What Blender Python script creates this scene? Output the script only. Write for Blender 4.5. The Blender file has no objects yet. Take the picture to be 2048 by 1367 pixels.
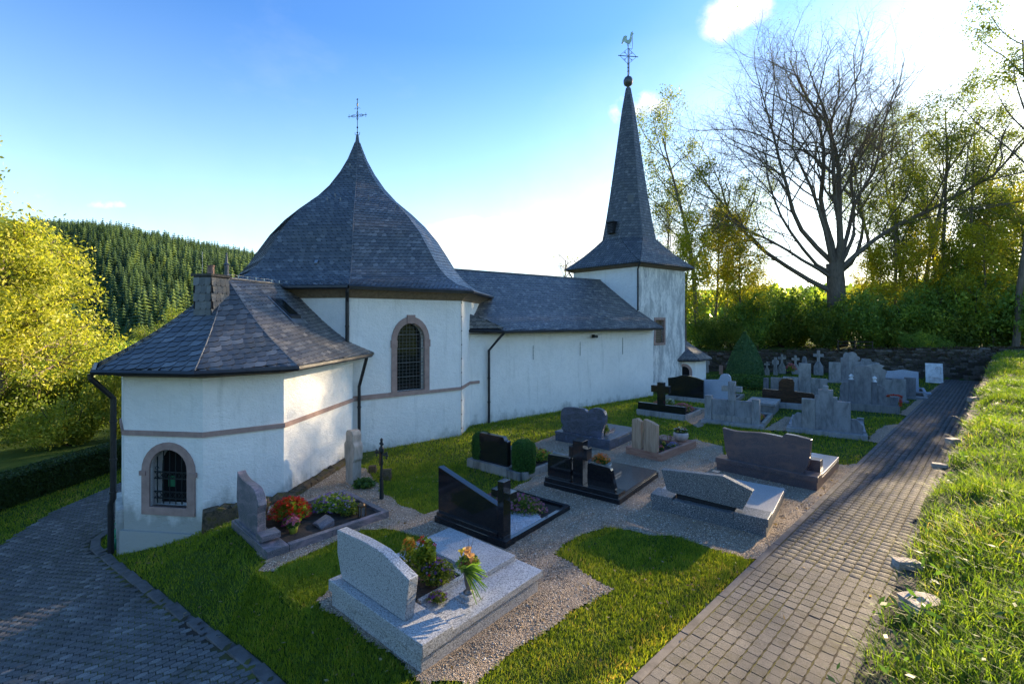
import bpy, bmesh, math, random
import numpy as np
from mathutils import Vector, geometry
SC = bpy.context.scene
COL = SC.collection
rad = math.radians
# ---------------------------------------------------------------- camera, sky, sun
cam_d = bpy.data.cameras.new('camera'); cam = bpy.data.objects.new('camera', cam_d); COL.objects.link(cam)
SC.camera = cam
cam.location = (0, 0, 3.5); cam.rotation_euler = (rad(90), 0, 0)
cam_d.sensor_fit = 'HORIZONTAL'; cam_d.sensor_width = 36.0
cam_d.lens = 36.0 * 953 / 2048; cam_d.shift_y = -45.5 / 2048
cam_d.clip_start = 0.05; cam_d.clip_end = 6000
SUN_AZ, SUN_EL = 51.8, 18.5          # azimuth measured from +Y towards +X
world = bpy.data.worlds.new('World'); SC.world = world; world.use_nodes = True
wn, wl = world.node_tree.nodes, world.node_tree.links
wn.clear()
w_out = wn.new('ShaderNodeOutputWorld'); w_bg = wn.new('ShaderNodeBackground')
sky = wn.new('ShaderNodeTexSky'); sky.sky_type = 'NISHITA'; sky.sun_disc = False
sky.sun_elevation = rad(SUN_EL); sky.sun_rotation = rad(SUN_AZ)
sky.altitude = 350; sky.air_density = 1.0; sky.dust_density = 0.7; sky.ozone_density = 2.6
w_bg.inputs['Strength'].default_value = 0.148
tc = wn.new('ShaderNodeTexCoord')
def wmath(op, a, b=None, c=None, clamp=False):
    n = wn.new('ShaderNodeMath'); n.operation = op; n.use_clamp = clamp
    for i, v in enumerate((a, b, c)):
        if v is None: continue
        if isinstance(v, (int, float)): n.inputs[i].default_value = v
        else: wl.new(v, n.inputs[i])
    return n.outputs[0]
nrm = wn.new('ShaderNodeVectorMath'); nrm.operation = 'NORMALIZE'; wl.new(tc.outputs['Generated'], nrm.inputs[0])
sep = wn.new('ShaderNodeSeparateXYZ'); wl.new(nrm.outputs[0], sep.inputs[0])
# project directions on a cloud plane so the clouds flatten to the horizon
zc = wmath('MAXIMUM', sep.outputs[2], 0.0); zc = wmath('ADD', zc, 0.12)
comb = wn.new('ShaderNodeCombineXYZ')
wl.new(wmath('DIVIDE', sep.outputs[0], zc), comb.inputs[0]); wl.new(wmath('DIVIDE', sep.outputs[1], zc), comb.inputs[1])
cn = wn.new('ShaderNodeTexNoise'); cn.inputs['Scale'].default_value = 1.7; cn.inputs['Detail'].default_value = 9; cn.inputs['Roughness'].default_value = 0.6
wl.new(comb.outputs[0], cn.inputs['Vector'])
cn2 = wn.new('ShaderNodeTexNoise'); cn2.inputs['Scale'].default_value = 9; cn2.inputs['Detail'].default_value = 8; cn2.inputs['Roughness'].default_value = 0.62
wl.new(nrm.outputs[0], cn2.inputs['Vector'])
def bank(u, v, su, sv):
    d = Vector(((u - 1024) / 953, 1.0, (638 - v) / 953)).normalized()
    s = wn.new('ShaderNodeVectorMath'); s.operation = 'SUBTRACT'; wl.new(nrm.outputs[0], s.inputs[0]); s.inputs[1].default_value = d
    m = wn.new('ShaderNodeVectorMath'); m.operation = 'MULTIPLY'; wl.new(s.outputs[0], m.inputs[0]); m.inputs[1].default_value = (1 / su, 1 / su, 1 / sv)
    L = wn.new('ShaderNodeVectorMath'); L.operation = 'LENGTH'; wl.new(m.outputs[0], L.inputs[0])
    return wmath('SUBTRACT', 1.0, L.outputs['Value'], clamp=True)
def total(lst):
    dens = None
    for b_, k in lst:
        t = wmath('MULTIPLY', b_, k); dens = t if dens is None else wmath('ADD', dens, t)
    return dens
dens = total([(bank(1100, 500, .34, .085), 1.7), (bank(1000, 480, .12, .06), .8), (bank(1280, 218, .068, .036), 1.05), (bank(1478, 30, .075, .045), .95), (bank(180, 405, .10, .012), .5), (bank(245, 410, .02, .01), .8)])
puff = wmath('MULTIPLY', wmath('SUBTRACT', cn2.outputs['Fac'], 0.5), 5.2)
cl = wmath('MULTIPLY', wmath('ADD', dens, wmath('MULTIPLY', puff, wmath('MINIMUM', wmath('MULTIPLY', dens, 2.0), 1.0))), 1.15, clamp=True)
ss = wn.new('ShaderNodeMapRange'); ss.interpolation_type = 'SMOOTHSTEP'; wl.new(cl, ss.inputs[0]); cl = ss.outputs[0]
veil = wmath('MULTIPLY', total([(bank(1750, 420, .70, .42), .8), (bank(1200, 520, .6, .18), .55)]), wmath('ADD', 0.55, wmath('MULTIPLY', cn2.outputs['Fac'], 0.8)), clamp=True)
cl = wmath('MAXIMUM', cl, wmath('MULTIPLY', veil, 0.50))
thin = wmath('MULTIPLY', wmath('SUBTRACT', cn.outputs['Fac'], 0.52), 2.2, clamp=True)
thin = wmath('MULTIPLY', thin, 0.16)
cover = wmath('MULTIPLY', wmath('MAXIMUM', cl, thin), 0.93)
# thin haze towards the horizon, all round
hz = wmath('POWER', wmath('SUBTRACT', 1.0, wmath('MAXIMUM', sep.outputs[2], 0.0)), 7.0)
cover = wmath('MAXIMUM', cover, wmath('MULTIPLY', hz, 0.36))
mixc = wn.new('ShaderNodeMix'); mixc.data_type = 'RGBA'
wl.new(cover, mixc.inputs['Factor']); tint = wn.new('ShaderNodeMix'); tint.data_type = 'RGBA'; tint.blend_type = 'MULTIPLY'; tint.inputs['Factor'].default_value = 1; wl.new(sky.outputs[0], tint.inputs['A']); tr = wn.new('ShaderNodeValToRGB'); e_ = tr.color_ramp.elements; e_[0].position = 0.0; e_[0].color = (.66, .67, .66, 1); e_[1].position = .50; e_[1].color = (.25, .41, .58, 1); e2_ = e_.new(.22); e2_.color = (.62, .65, .63, 1); wl.new(sep.outputs[2], tr.inputs[0]); wl.new(tr.outputs[0], tint.inputs['B']); wl.new(tint.outputs['Result'], mixc.inputs['A']); cr = wn.new('ShaderNodeValToRGB'); cr.color_ramp.elements[0].position = .38; cr.color_ramp.elements[0].color = (1.75, 1.83, 1.95, 1); cr.color_ramp.elements[1].position = .60; cr.color_ramp.elements[1].color = (2.45, 2.4, 2.33, 1); wl.new(cn2.outputs['Fac'], cr.inputs[0]); wl.new(cr.outputs[0], mixc.inputs['B'])
wl.new(mixc.outputs['Result'], w_bg.inputs['Color']); wl.new(w_bg.outputs[0], w_out.inputs[0])
sun_d = bpy.data.lights.new('sun', 'SUN'); sun = bpy.data.objects.new('sun', sun_d); COL.objects.link(sun)
sun_d.energy = 5.0; sun_d.angle = rad(0.55); sun_d.color = (1.0, 0.78, 0.50)
sdir = Vector((math.sin(rad(SUN_AZ)) * math.cos(rad(SUN_EL)), math.cos(rad(SUN_AZ)) * math.cos(rad(SUN_EL)), math.sin(rad(SUN_EL))))
sun.rotation_euler = sdir.to_track_quat('Z', 'Y').to_euler(); sun.location = (20, 16, 20)
SC.view_settings.view_transform = 'Standard'; SC.view_settings.look = 'None'
SC.view_settings.exposure = 2.08; SC.view_settings.gamma = 1.0; SC.view_settings.use_curve_mapping = False
SC.cycles.max_bounces = 6; SC.cycles.diffuse_bounces = 3; SC.cycles.glossy_bounces = 3; SC.cycles.transmission_bounces = 4
SC.cycles.use_denoising = True
SC.cycles.sample_clamp_indirect = 6
F, VH, H = 953.0, 638.0, 3.5
def G(u, v, z=0.0):
    Y = (H - z) * F / (v - VH); return ((u - 1024) / F * Y, Y)
def Gp(pts, z=0.0): return [G(u, v, z) for u, v in pts]

# ---------------------------------------------------------------- materials
MATS = {}
class NT:
    def __init__(s, name):
        s.m = bpy.data.materials.new(name); s.m.use_nodes = True; s.t = s.m.node_tree; s.n = s.t.nodes; s.l = s.t.links
        s.b = s.n['Principled BSDF']; s.out = s.n['Material Output']; MATS[name] = s.m
    def new(s, typ, **kw):
        n = s.n.new(typ)
        for k, v in kw.items(): setattr(n, k, v)
        return n
    def set(s, sock, v):
        if hasattr(v, 'is_linked') or hasattr(v, 'links'): s.l.new(v, sock)
        else:
            if isinstance(v, (tuple, list)) and len(v) == 3 and sock.type == 'RGBA': v = tuple(v) + (1,)
            sock.default_value = v
    def coord(s, kind='Object', scale=(1, 1, 1)):
        if kind == 'World':
            o = s.new('ShaderNodeNewGeometry').outputs['Position']
        else: o = s.new('ShaderNodeTexCoord').outputs[kind]
        mp = s.new('ShaderNodeMapping'); s.l.new(o, mp.inputs[0]); mp.inputs['Scale'].default_value = scale
        return mp.outputs[0]
    def noise(s, vec, scale, detail=4, rough=.55, dist=0):
        n = s.new('ShaderNodeTexNoise'); s.l.new(vec, n.inputs['Vector']); n.inputs['Scale'].default_value = scale
        n.inputs['Detail'].default_value = detail; n.inputs['Roughness'].default_value = rough; n.inputs['Distortion'].default_value = dist
        return n.outputs['Fac']
    def vor(s, vec, scale, feature='F1', out='Distance'):
        n = s.new('ShaderNodeTexVoronoi'); n.feature = feature; s.l.new(vec, n.inputs['Vector']); n.inputs['Scale'].default_value = scale
        return n.outputs[out]
    def ramp(s, fac, stops, interp='LINEAR'):
        n = s.new('ShaderNodeValToRGB'); n.color_ramp.interpolation = interp
        e = n.color_ramp.elements
        while len(e) < len(stops): e.new(0.5)
        for el, (p, c) in zip(e, stops):
            el.position = p
            if not isinstance(c, (tuple, list)): c = (c, c, c)
            el.color = tuple(c) + (1,) if len(c) == 3 else c
        s.l.new(fac, n.inputs[0]); return n.outputs[0]
    def mix(s, f, a, b, mode='MIX'):
        n = s.new('ShaderNodeMix', data_type='RGBA', blend_type=mode)
        s.set(n.inputs['Factor'], f); s.set(n.inputs['A'], a); s.set(n.inputs['B'], b); return n.outputs['Result']
    def math(s, op, a, b=0.5, clamp=False):
        n = s.new('ShaderNodeMath', operation=op, use_clamp=clamp); s.set(n.inputs[0], a); s.set(n.inputs[1], b); return n.outputs[0]
    def attr(s, name='rnd'):
        n = s.new('ShaderNodeAttribute', attribute_name=name); return n.outputs['Fac']
    def bump(s, h, strength=.3, dist=.01):
        n = s.new('ShaderNodeBump'); n.inputs['Strength'].default_value = strength; n.inputs['Distance'].default_value = dist
        s.l.new(h, n.inputs['Height']); s.l.new(n.outputs[0], s.b.inputs['Normal']); return n.outputs[0]
    def fin(s, col, rough=.6, spec=None, metal=0.0):
        s.set(s.b.inputs['Base Color'], col); s.set(s.b.inputs['Roughness'], rough); s.b.inputs['Metallic'].default_value = metal
        if spec is not None: s.b.inputs['Specular IOR Level'].default_value = spec
        return s.m
def simple(name, c, rough=.6, metal=0., var=.25, scale=6., bump=.15, bscale=40., kind='Object'):
    m = NT(name); v = m.coord(kind); f = m.noise(v, scale, 5)
    lo = tuple(x * (1 - var) for x in c); hi = tuple(min(1, x * (1 + var)) for x in c)
    col = m.ramp(f, [(.3, lo), (.7, hi)])
    if bump: m.bump(m.noise(v, bscale, 4), bump, .01)
    return m.fin(col, rough, metal=metal)
def plaster(name, grime=0.0, base=(.88, .855, .80)):
    m = NT(name); v = m.coord('World'); big = m.noise(v, .8, 5); mid = m.noise(v, 5, 6, .6)
    col = m.ramp(big, [(.3, tuple(x * .9 for x in base)), (.7, base)])
    col = m.mix(m.ramp(mid, [(.45, 0.0), (.8, .35)]), col, (.60, .60, .56))
    sp = m.new('ShaderNodeSeparateXYZ'); m.l.new(v, sp.inputs[0])
    low = m.math('ADD', sp.outputs[2], m.math('MULTIPLY', m.noise(m.coord('World', (1, 1, .6)), 2.2, 6, .65), 1.5))
    col = m.mix(m.ramp(low, [(.60, .85), (1.55, 0.0)]), col, (.33, .33, .29))            # splash dirt along the foot of the wall
    top = m.math('SUBTRACT', sp.outputs[2], m.math('MULTIPLY', m.noise(m.coord('World', (3, 3, .3)), 2.0, 6, .65), 1.6))
    if grime:
        sv = m.coord('World', (2.2, 2.2, .55)); st = m.noise(sv, 1.4, 8, .68, .8); st2 = m.noise(m.coord('World', (14, 14, 3.5)), 1.8, 6, .75)
        f = m.math('MULTIPLY', m.math('ADD', m.math('MULTIPLY', st, 1.0), m.math('MULTIPLY', st2, .65)), 1.0)
        col = m.mix(m.ramp(f, [(.72, 0.0), (.92, grime)]), col, (.20, .215, .22))
    else:
        sv = m.coord('World', (4, 4, .35)); st = m.noise(sv, 1.3, 7, .7)
        col = m.mix(m.ramp(st, [(.56, 0.0), (.75, .42)]), col, (.42, .42, .36))
    v3 = m.coord('World', (1.0, 1.0, 1.5))
    h = m.math('ADD', m.noise(v3, 26, 5, .6, .6), m.math('MULTIPLY', m.noise(v3, 9, 3), .9))
    m.bump(h, .85, .022)
    return m.fin(col, .93, .25)
plaster('plaster'); plaster('plaster_grimy', .62)
def slate_mat(name, a, b, c):
    m = NT(name); r = m.attr(); col = m.ramp(r, [(0, a), (.5, b), (.85, c), (1, tuple(x * 1.5 for x in c))])
    v = m.coord('World'); col = m.mix(m.ramp(m.noise(v, 1.1, 5), [(.52, 0.), (.75, .4)]), col, (.085, .08, .052))
    col = m.mix(m.ramp(m.noise(v, 60, 5), [(.3, 0.), (.8, .25)]), col, (.10, .105, .11))
    m.bump(m.noise(v, 45, 5), .35, .006)
    return m.fin(col, m.ramp(m.noise(v, 9, 3), [(.3, .36), (.7, .56)]), .5)
slate_mat('slate', (.055, .063, .073), (.085, .094, .104), (.118, .124, .130))
slate_mat('slate_sunlit', (.078, .077, .078), (.122, .118, .112), (.165, .153, .135))  # lighter, warmer copy of slate: sunlight put into the colour
simple('slate_under', (.008, .009, .011), .9)  # near-black: shadow lines between slates put into edge and underlay colour
simple('lead', (.10, .105, .115), .5, .6); simple('gutter_metal', (.035, .036, .038), .42, .5, bump=0)
simple('iron', (.022, .03, .034), .5, .5, bump=0); simple('zinc', (.34, .36, .38), .35, .8, bump=0); simple('lattice', (.10, .105, .11), .5, .5, bump=0)
simple('verdigris', (.42, .55, .46), .6, .2, bump=0); simple('copper_old', (.15, .095, .08), .45, .7)
simple('white_paint', (.72, .73, .72), .6)
simple('eave_board', (.20, .145, .09), .8, scale=12)
def sandst(name, c):
    m = NT(name); v = m.coord('World'); col = m.ramp(m.noise(v, 7, 6), [(.3, tuple(x * .78 for x in c)), (.7, tuple(x * 1.12 for x in c))])
    m.bump(m.noise(v, 70, 5), .3, .006); return m.fin(col, .88, .3)
sandst('sandstone', (.36, .245, .205)); sandst('terracotta', (.20, .10, .07))
m = NT('glass_dark'); v = m.coord('World'); m.bump(m.noise(v, 3.5, 2), .12, .02); m.fin((.012, .016, .014), .09, .6)
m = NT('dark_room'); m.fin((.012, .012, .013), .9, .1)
simple('green_board', (.01, .16, .07), .5)
simple('green_plastic', (.012, .20, .085), .32, bump=0); simple('black_plastic', (.02, .02, .02), .5, bump=0)
simple('yellow_strap', (.55, .38, .03), .5)
def speckle(name, base, dark, light, scale=170, rough=.35, veins=None):
    m = NT(name); v = m.coord('Object'); n1 = m.noise(v, scale, 2, .6); n2 = m.noise(v, scale * .55, 2)
    col = m.ramp(n1, [(.36, dark), (.47, base), (.58, base), (.66, light)])
    col = m.mix(m.ramp(n2, [(.56, 0.), (.62, .6)]), col, dark)
    col = m.mix(m.ramp(m.noise(v, 3, 4), [(.4, 0.), (.75, .22)]), col, tuple(x * .5 for x in base))
    if veins:
        n3 = m.noise(m.coord('Object', (1.1, 1, 2.1)), 2.6, 7, .65, 1.2); col = m.mix(m.ramp(n3, [(.46, 0.), (.62, .75)]), col, veins)
    return m.fin(col, rough, .5)
speckle('granite_light', (.46, .46, .45), (.10, .10, .10), (.72, .72, .70), 80)
speckle('granite_grey', (.15, .165, .175), (.03, .035, .04), (.55, .56, .55), 75, .4)
speckle('granite_grey_smooth', (.47, .455, .43), (.22, .21, .20), (.70, .69, .66), 210, .3)
speckle('granite_blue', (.075, .085, .11), (.02, .025, .035), (.22, .25, .30), 120, .25, (.11, .13, .19))
speckle('granite_purple', (.115, .09, .095), (.035, .03, .035), (.26, .22, .21), 140, .28, (.19, .125, .105))
speckle('granite_orion', (.13, .135, .15), (.035, .04, .05), (.30, .25, .25), 120, .38, (.30, .24, .26))
m = NT('granite_black'); v = m.coord('Object'); c = m.ramp(m.noise(v, 150, 2), [(.5, (.010, .010, .012)), (.75, (.035, .035, .04))]); m.fin(c, .09, .6)
m = NT('granite_brown'); v = m.coord('Object'); c = m.ramp(m.noise(m.coord('Object', (1, 1, 4)), 6, 6, .7), [(.35, (.018, .012, .010)), (.6, (.06, .032, .018)), (.75, (.15, .08, .035))]); m.fin(c, .25, .5)
speckle('granite_gold', (.12, .095, .085), (.05, .04, .035), (.23, .19, .16), 190, .12)
speckle('granite_pale', (.42, .48, .56), (.26, .30, .36), (.62, .66, .72), 120, .5)
def weathered(name, base, dark, lich=(.30, .31, .26)):
    m = NT(name); s1 = m.noise(m.coord('Object', (2.6, 2.6, .9)), 1.7, 8, .7, .5); s2 = m.noise(m.coord('Object'), 5, 6, .65)
    col = m.ramp(s1, [(.35, dark), (.52, base), (.70, tuple(min(1, x * 1.25) for x in base))])
    col = m.mix(m.ramp(s2, [(.55, 0.), (.72, .55)]), col, tuple(x * .55 for x in base))
    col = m.mix(m.ramp(m.noise(m.coord('Object'), 11, 6, .7), [(.62, 0.), (.70, .6)]), col, lich)
    oi = m.new('ShaderNodeObjectInfo'); col = m.mix(1.0, col, m.ramp(oi.outputs['Random'], [(0, (.74, .76, .80)), (.5, (1, 1, 1)), (1, (1.0, .96, .88))]), 'MULTIPLY')
    m.bump(m.noise(m.coord('Object'), 60, 5), .45, .006); return m.fin(col, .9, .25)
weathered('bluestone', (.31, .31, .305), (.17, .17, .17), (.38, .37, .33)); weathered('bluestone_dark', (.225, .225, .225), (.13, .13, .135), (.28, .275, .245))
weathered('concrete', (.27, .265, .24), (.13, .125, .11)); weathered('old_granite', (.32, .31, .29), (.19, .185, .17))
m = NT('petrified_wood'); v = m.coord('Object', (9, 9, .9)); col = m.ramp(m.noise(v, 2.4, 6, .6, .6), [(.3, (.22, .13, .08)), (.5, (.40, .27, .18)), (.7, (.50, .36, .25))]); m.bump(m.noise(v, 6, 4), .25, .004); m.fin(col, .7, .3)
m = NT('rosy_stone'); v = m.coord('Object', (1.2, 1.2, 14)); col = m.ramp(m.noise(v, 1.8, 5, .6, .5), [(.3, (.22, .10, .065)), (.5, (.36, .19, .13)), (.7, (.44, .26, .18))]); m.fin(col, .6, .3)
simple('soil', (.045, .032, .022), .95, scale=12, bump=.9, bscale=45, var=.5)
simple('ceramic', (.42, .41, .38), .25, bump=0); simple('pink_ceramic', (.50, .40, .35), .25, bump=0); simple('pewter', (.16, .15, .14), .45, .6)
simple('bronze', (.13, .08, .045), .4, .7); simple('lime_pot', (.42, .45, .06), .4, bump=0)
m = NT('lamp_glass'); m.fin((.45, .42, .40), .08, .6); m.b.inputs['Transmission Weight'].default_value = .7
simple('red_candle', (.50, .03, .03), .35, bump=0)
def paver_mat(name, a, b, c):
    m = NT(name); r = m.attr(); col = m.ramp(r, [(0, a), (.7, b), (.92, c), (1, tuple(x * 1.15 for x in c))])
    v = m.coord('World'); n = m.noise(v, 150, 3, .75); n2 = m.noise(v, 330, 2, .7)
    col = m.mix(m.ramp(n, [(.38, .85), (.55, 0.)]), col, tuple(x * .42 for x in a)); col = m.mix(m.ramp(n2, [(.56, 0.), (.70, .8)]), col, (.50, .47, .42))
    col = m.mix(m.ramp(m.noise(v, 1.1, 6, .65), [(.42, 0.), (.70, .65)]), col, tuple(x * .48 for x in b))
    col = m.mix(m.ramp(m.noise(v, 4.5, 6, .7), [(.50, 0.), (.68, .65)]), col, (.075, .070, .038))
    m.bump(m.math('ADD', n, m.noise(v, 38, 3)), 1.0, .007); return m.fin(col, .88, .35)
paver_mat('paver', (.115, .112, .112), (.145, .141, .140), (.178, .172, .168))
paver_mat('paver_dark', (.15, .142, .135), (.20, .19, .18), (.32, .305, .28))
m = NT('joint'); v = m.coord('World'); n = m.noise(v, 1.3, 5); col = m.mix(m.ramp(n, [(.42, 0.), (.62, 1.)]), (.045, .038, .030), (.11, .11, .028)); m.bump(m.noise(v, 80, 4), .8, .01); m.fin(col, .95, .2)
simple('kerb_concrete', (.125, .115, .108), .9, var=.35, bump=.6, bscale=90, kind='World')
m = NT('ground_grass'); v = m.coord('World'); col = m.ramp(m.noise(v, 2.3, 7, .65), [(.3, (.040, .068, .012)), (.55, (.065, .105, .018)), (.75, (.12, .135, .036))]); m.bump(m.noise(v, 55, 5, .7), 1., .03); m.fin(col, .95, .1)
m = NT('gravel_sheet'); v = m.coord('World'); col = m.ramp(m.vor(v, 75, out='Color'), [(.1, (.22, .165, .11)), (.5, (.46, .345, .24)), (.9, (.66, .53, .39))]); col = m.mix(m.ramp(m.vor(v, 75), [(.35, 0.), (.8, .8)]), col, (.09, .075, .06)); m.bump(m.vor(v, 75), 1., .012); m.fin(col, .9, .25)
m = NT('pebble'); r = m.attr(); col = m.ramp(r, [(0, (.20, .14, .09)), (.3, (.42, .30, .19)), (.6, (.60, .45, .30)), (.85, (.74, .62, .46)), (1, (.85, .80, .70))]); m.fin(col, .75, .3)
m = NT('white_pebble'); r = m.attr(); m.fin(m.ramp(r, [(0, (.50, .52, .55)), (1, (.86, .87, .88))]), .7, .3)
m = NT('blue_pebble'); r = m.attr(); m.fin(m.ramp(r, [(0, (.10, .13, .15)), (.6, (.25, .30, .33)), (1, (.7, .72, .72))]), .7, .3)
m = NT('wall_stone'); r = m.attr(); v = m.coord('World'); col = m.ramp(r, [(0, (.045, .038, .034)), (.5, (.085, .072, .062)), (1, (.17, .15, .135))]); col = m.mix(m.ramp(m.noise(v, 6, 6, .7), [(.45, 0.), (.65, .75)]), col, (.05, .055, .018)); m.bump(m.noise(v, 35, 6, .7), .9, .02); m.fin(col, .92, .2)
m = NT('pale_rock'); v = m.coord('World'); col = m.ramp(m.noise(v, 14, 7, .7), [(.3, (.14, .12, .10)), (.5, (.36, .31, .27)), (.75, (.50, .46, .42))]); m.bump(m.noise(v, 30, 6, .7), 1., .02); m.fin(col, .85, .3)
m = NT('moss_rock'); v = m.coord('World'); col = m.ramp(m.noise(v, 7, 7, .7), [(.35, (.05, .045, .03)), (.5, (.14, .10, .065)), (.62, (.11, .09, .02)), (.75, (.06, .07, .015))]); m.bump(m.noise(v, 30, 6, .7), 1., .02); m.fin(col, .95, .2)
simple('stone_mortar', (.035, .030, .024), .95, kind='World')
def leafy(name, stops, trans=.5, rough=.55, tmul=1.6):
    m = NT(name); r = m.attr(); col = m.ramp(r, stops)
    m.n.remove(m.b)
    d = m.new('ShaderNodeBsdfPrincipled'); m.l.new(col, d.inputs['Base Color']); d.inputs['Roughness'].default_value = rough; d.inputs['Specular IOR Level'].default_value = .35
    t = m.new('ShaderNodeBsdfTranslucent'); tcx = m.mix(1.0, col, (tmul, tmul * 1.0, tmul * .55), 'MULTIPLY'); m.l.new(tcx, t.inputs['Color'])
    x = m.new('ShaderNodeMixShader'); x.inputs[0].default_value = trans; m.l.new(d.outputs[0], x.inputs[1]); m.l.new(t.outputs[0], x.inputs[2]); m.l.new(x.outputs[0], m.out.inputs[0])
    return m.m
leafy('blade_lawn', [(0, (0.118, 0.172, 0.012)), (0.5, (0.227, 0.302, 0.02)), (0.85, (0.381, 0.376, 0.031)), (1, (0.6, 0.409, 0.097))], .45)
leafy('blade_long', [(0, (0.065, 0.116, 0.01)), (0.5, (0.136, 0.221, 0.016)), (0.9, (0.238, 0.284, 0.028)), (1, (0.404, 0.303, 0.12))], .5)
leafy('leaf_ash', [(0, (0.068, 0.112, 0.015)), (0.5, (0.128, 0.173, 0.021)), (1, (0.225, 0.247, 0.03))], .5)
leafy('leaf_gold', [(0, (0.169, 0.191, 0.017)), (0.5, (0.337, 0.326, 0.024)), (1, (0.595, 0.489, 0.038))], .5)
leafy('leaf_left', [(0, (0.133, 0.17, 0.02)), (0.5, (0.265, 0.297, 0.034)), (1, (0.476, 0.442, 0.06))], .45)
leafy('leaf_dark', [(0, (0.088, 0.16, 0.028)), (0.6, (0.194, 0.294, 0.044)), (1, (0.486, 0.52, 0.057))], .4)
leafy('leaf_mid', [(0, (0.061, 0.103, 0.017)), (0.6, (0.129, 0.182, 0.024)), (1, (0.276, 0.293, 0.034))], .45)
leafy('leaf_hedge', [(0, (0.021, 0.042, 0.009)), (1, (0.06, 0.093, 0.018))], .2)
leafy('leaf_yew', [(0, (0.025, 0.077, 0.014)), (1, (0.07, 0.175, 0.028))], .2)
leafy('leaf_cypress', [(0, (0.043, 0.109, 0.043)), (1, (0.125, 0.234, 0.082))], .15)
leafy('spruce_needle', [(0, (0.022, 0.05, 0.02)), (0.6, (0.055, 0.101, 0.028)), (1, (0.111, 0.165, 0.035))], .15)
leafy('leaf_plant', [(0, (.030, .075, .014)), (1, (.09, .17, .03))], .4)
leafy('leaf_bright', [(0, (.09, .15, .015)), (1, (.24, .30, .03))], .5)
leafy('leaf_litter', [(0, (.16, .09, .03)), (1, (.42, .33, .18))], .3)
leafy('ivy_brown', [(0, (.045, .028, .016)), (.6, (.09, .055, .03)), (1, (.055, .07, .02))], .2)
def petal(name, c): return leafy(name, [(0, tuple(x * .7 for x in c)), (1, c)], .35, .5, 1.1)
for nme, c in dict(red=(.75, .03, .015), scarlet=(.80, .07, .01), orange=(.80, .26, .02), yellow=(.80, .60, .06), pink=(.62, .22, .34), magenta=(.50, .05, .22), purple=(.22, .07, .36), lilac=(.42, .32, .58), white=(.78, .76, .62), peach=(.80, .45, .22), crimson=(.35, .02, .06), salmon=(.75, .22, .20)).items(): petal('petal_' + nme, c)
def bark(name, a, b):
    m = NT(name); v = m.coord('World', (4, 4, 1)); col = m.ramp(m.noise(v, 3, 6, .7), [(.3, a), (.7, b)]); m.bump(m.noise(v, 9, 5), .6, .03); return m.fin(col, .9, .2)
bark('bark_grey', (.085, .070, .056), (.21, .175, .14)); bark('bark_brown', (.035, .028, .02), (.09, .07, .05))  # grey bark lightened: sun haze put into its colour
m = NT('haze'); m.n.remove(m.b)
MT = MATS

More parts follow.
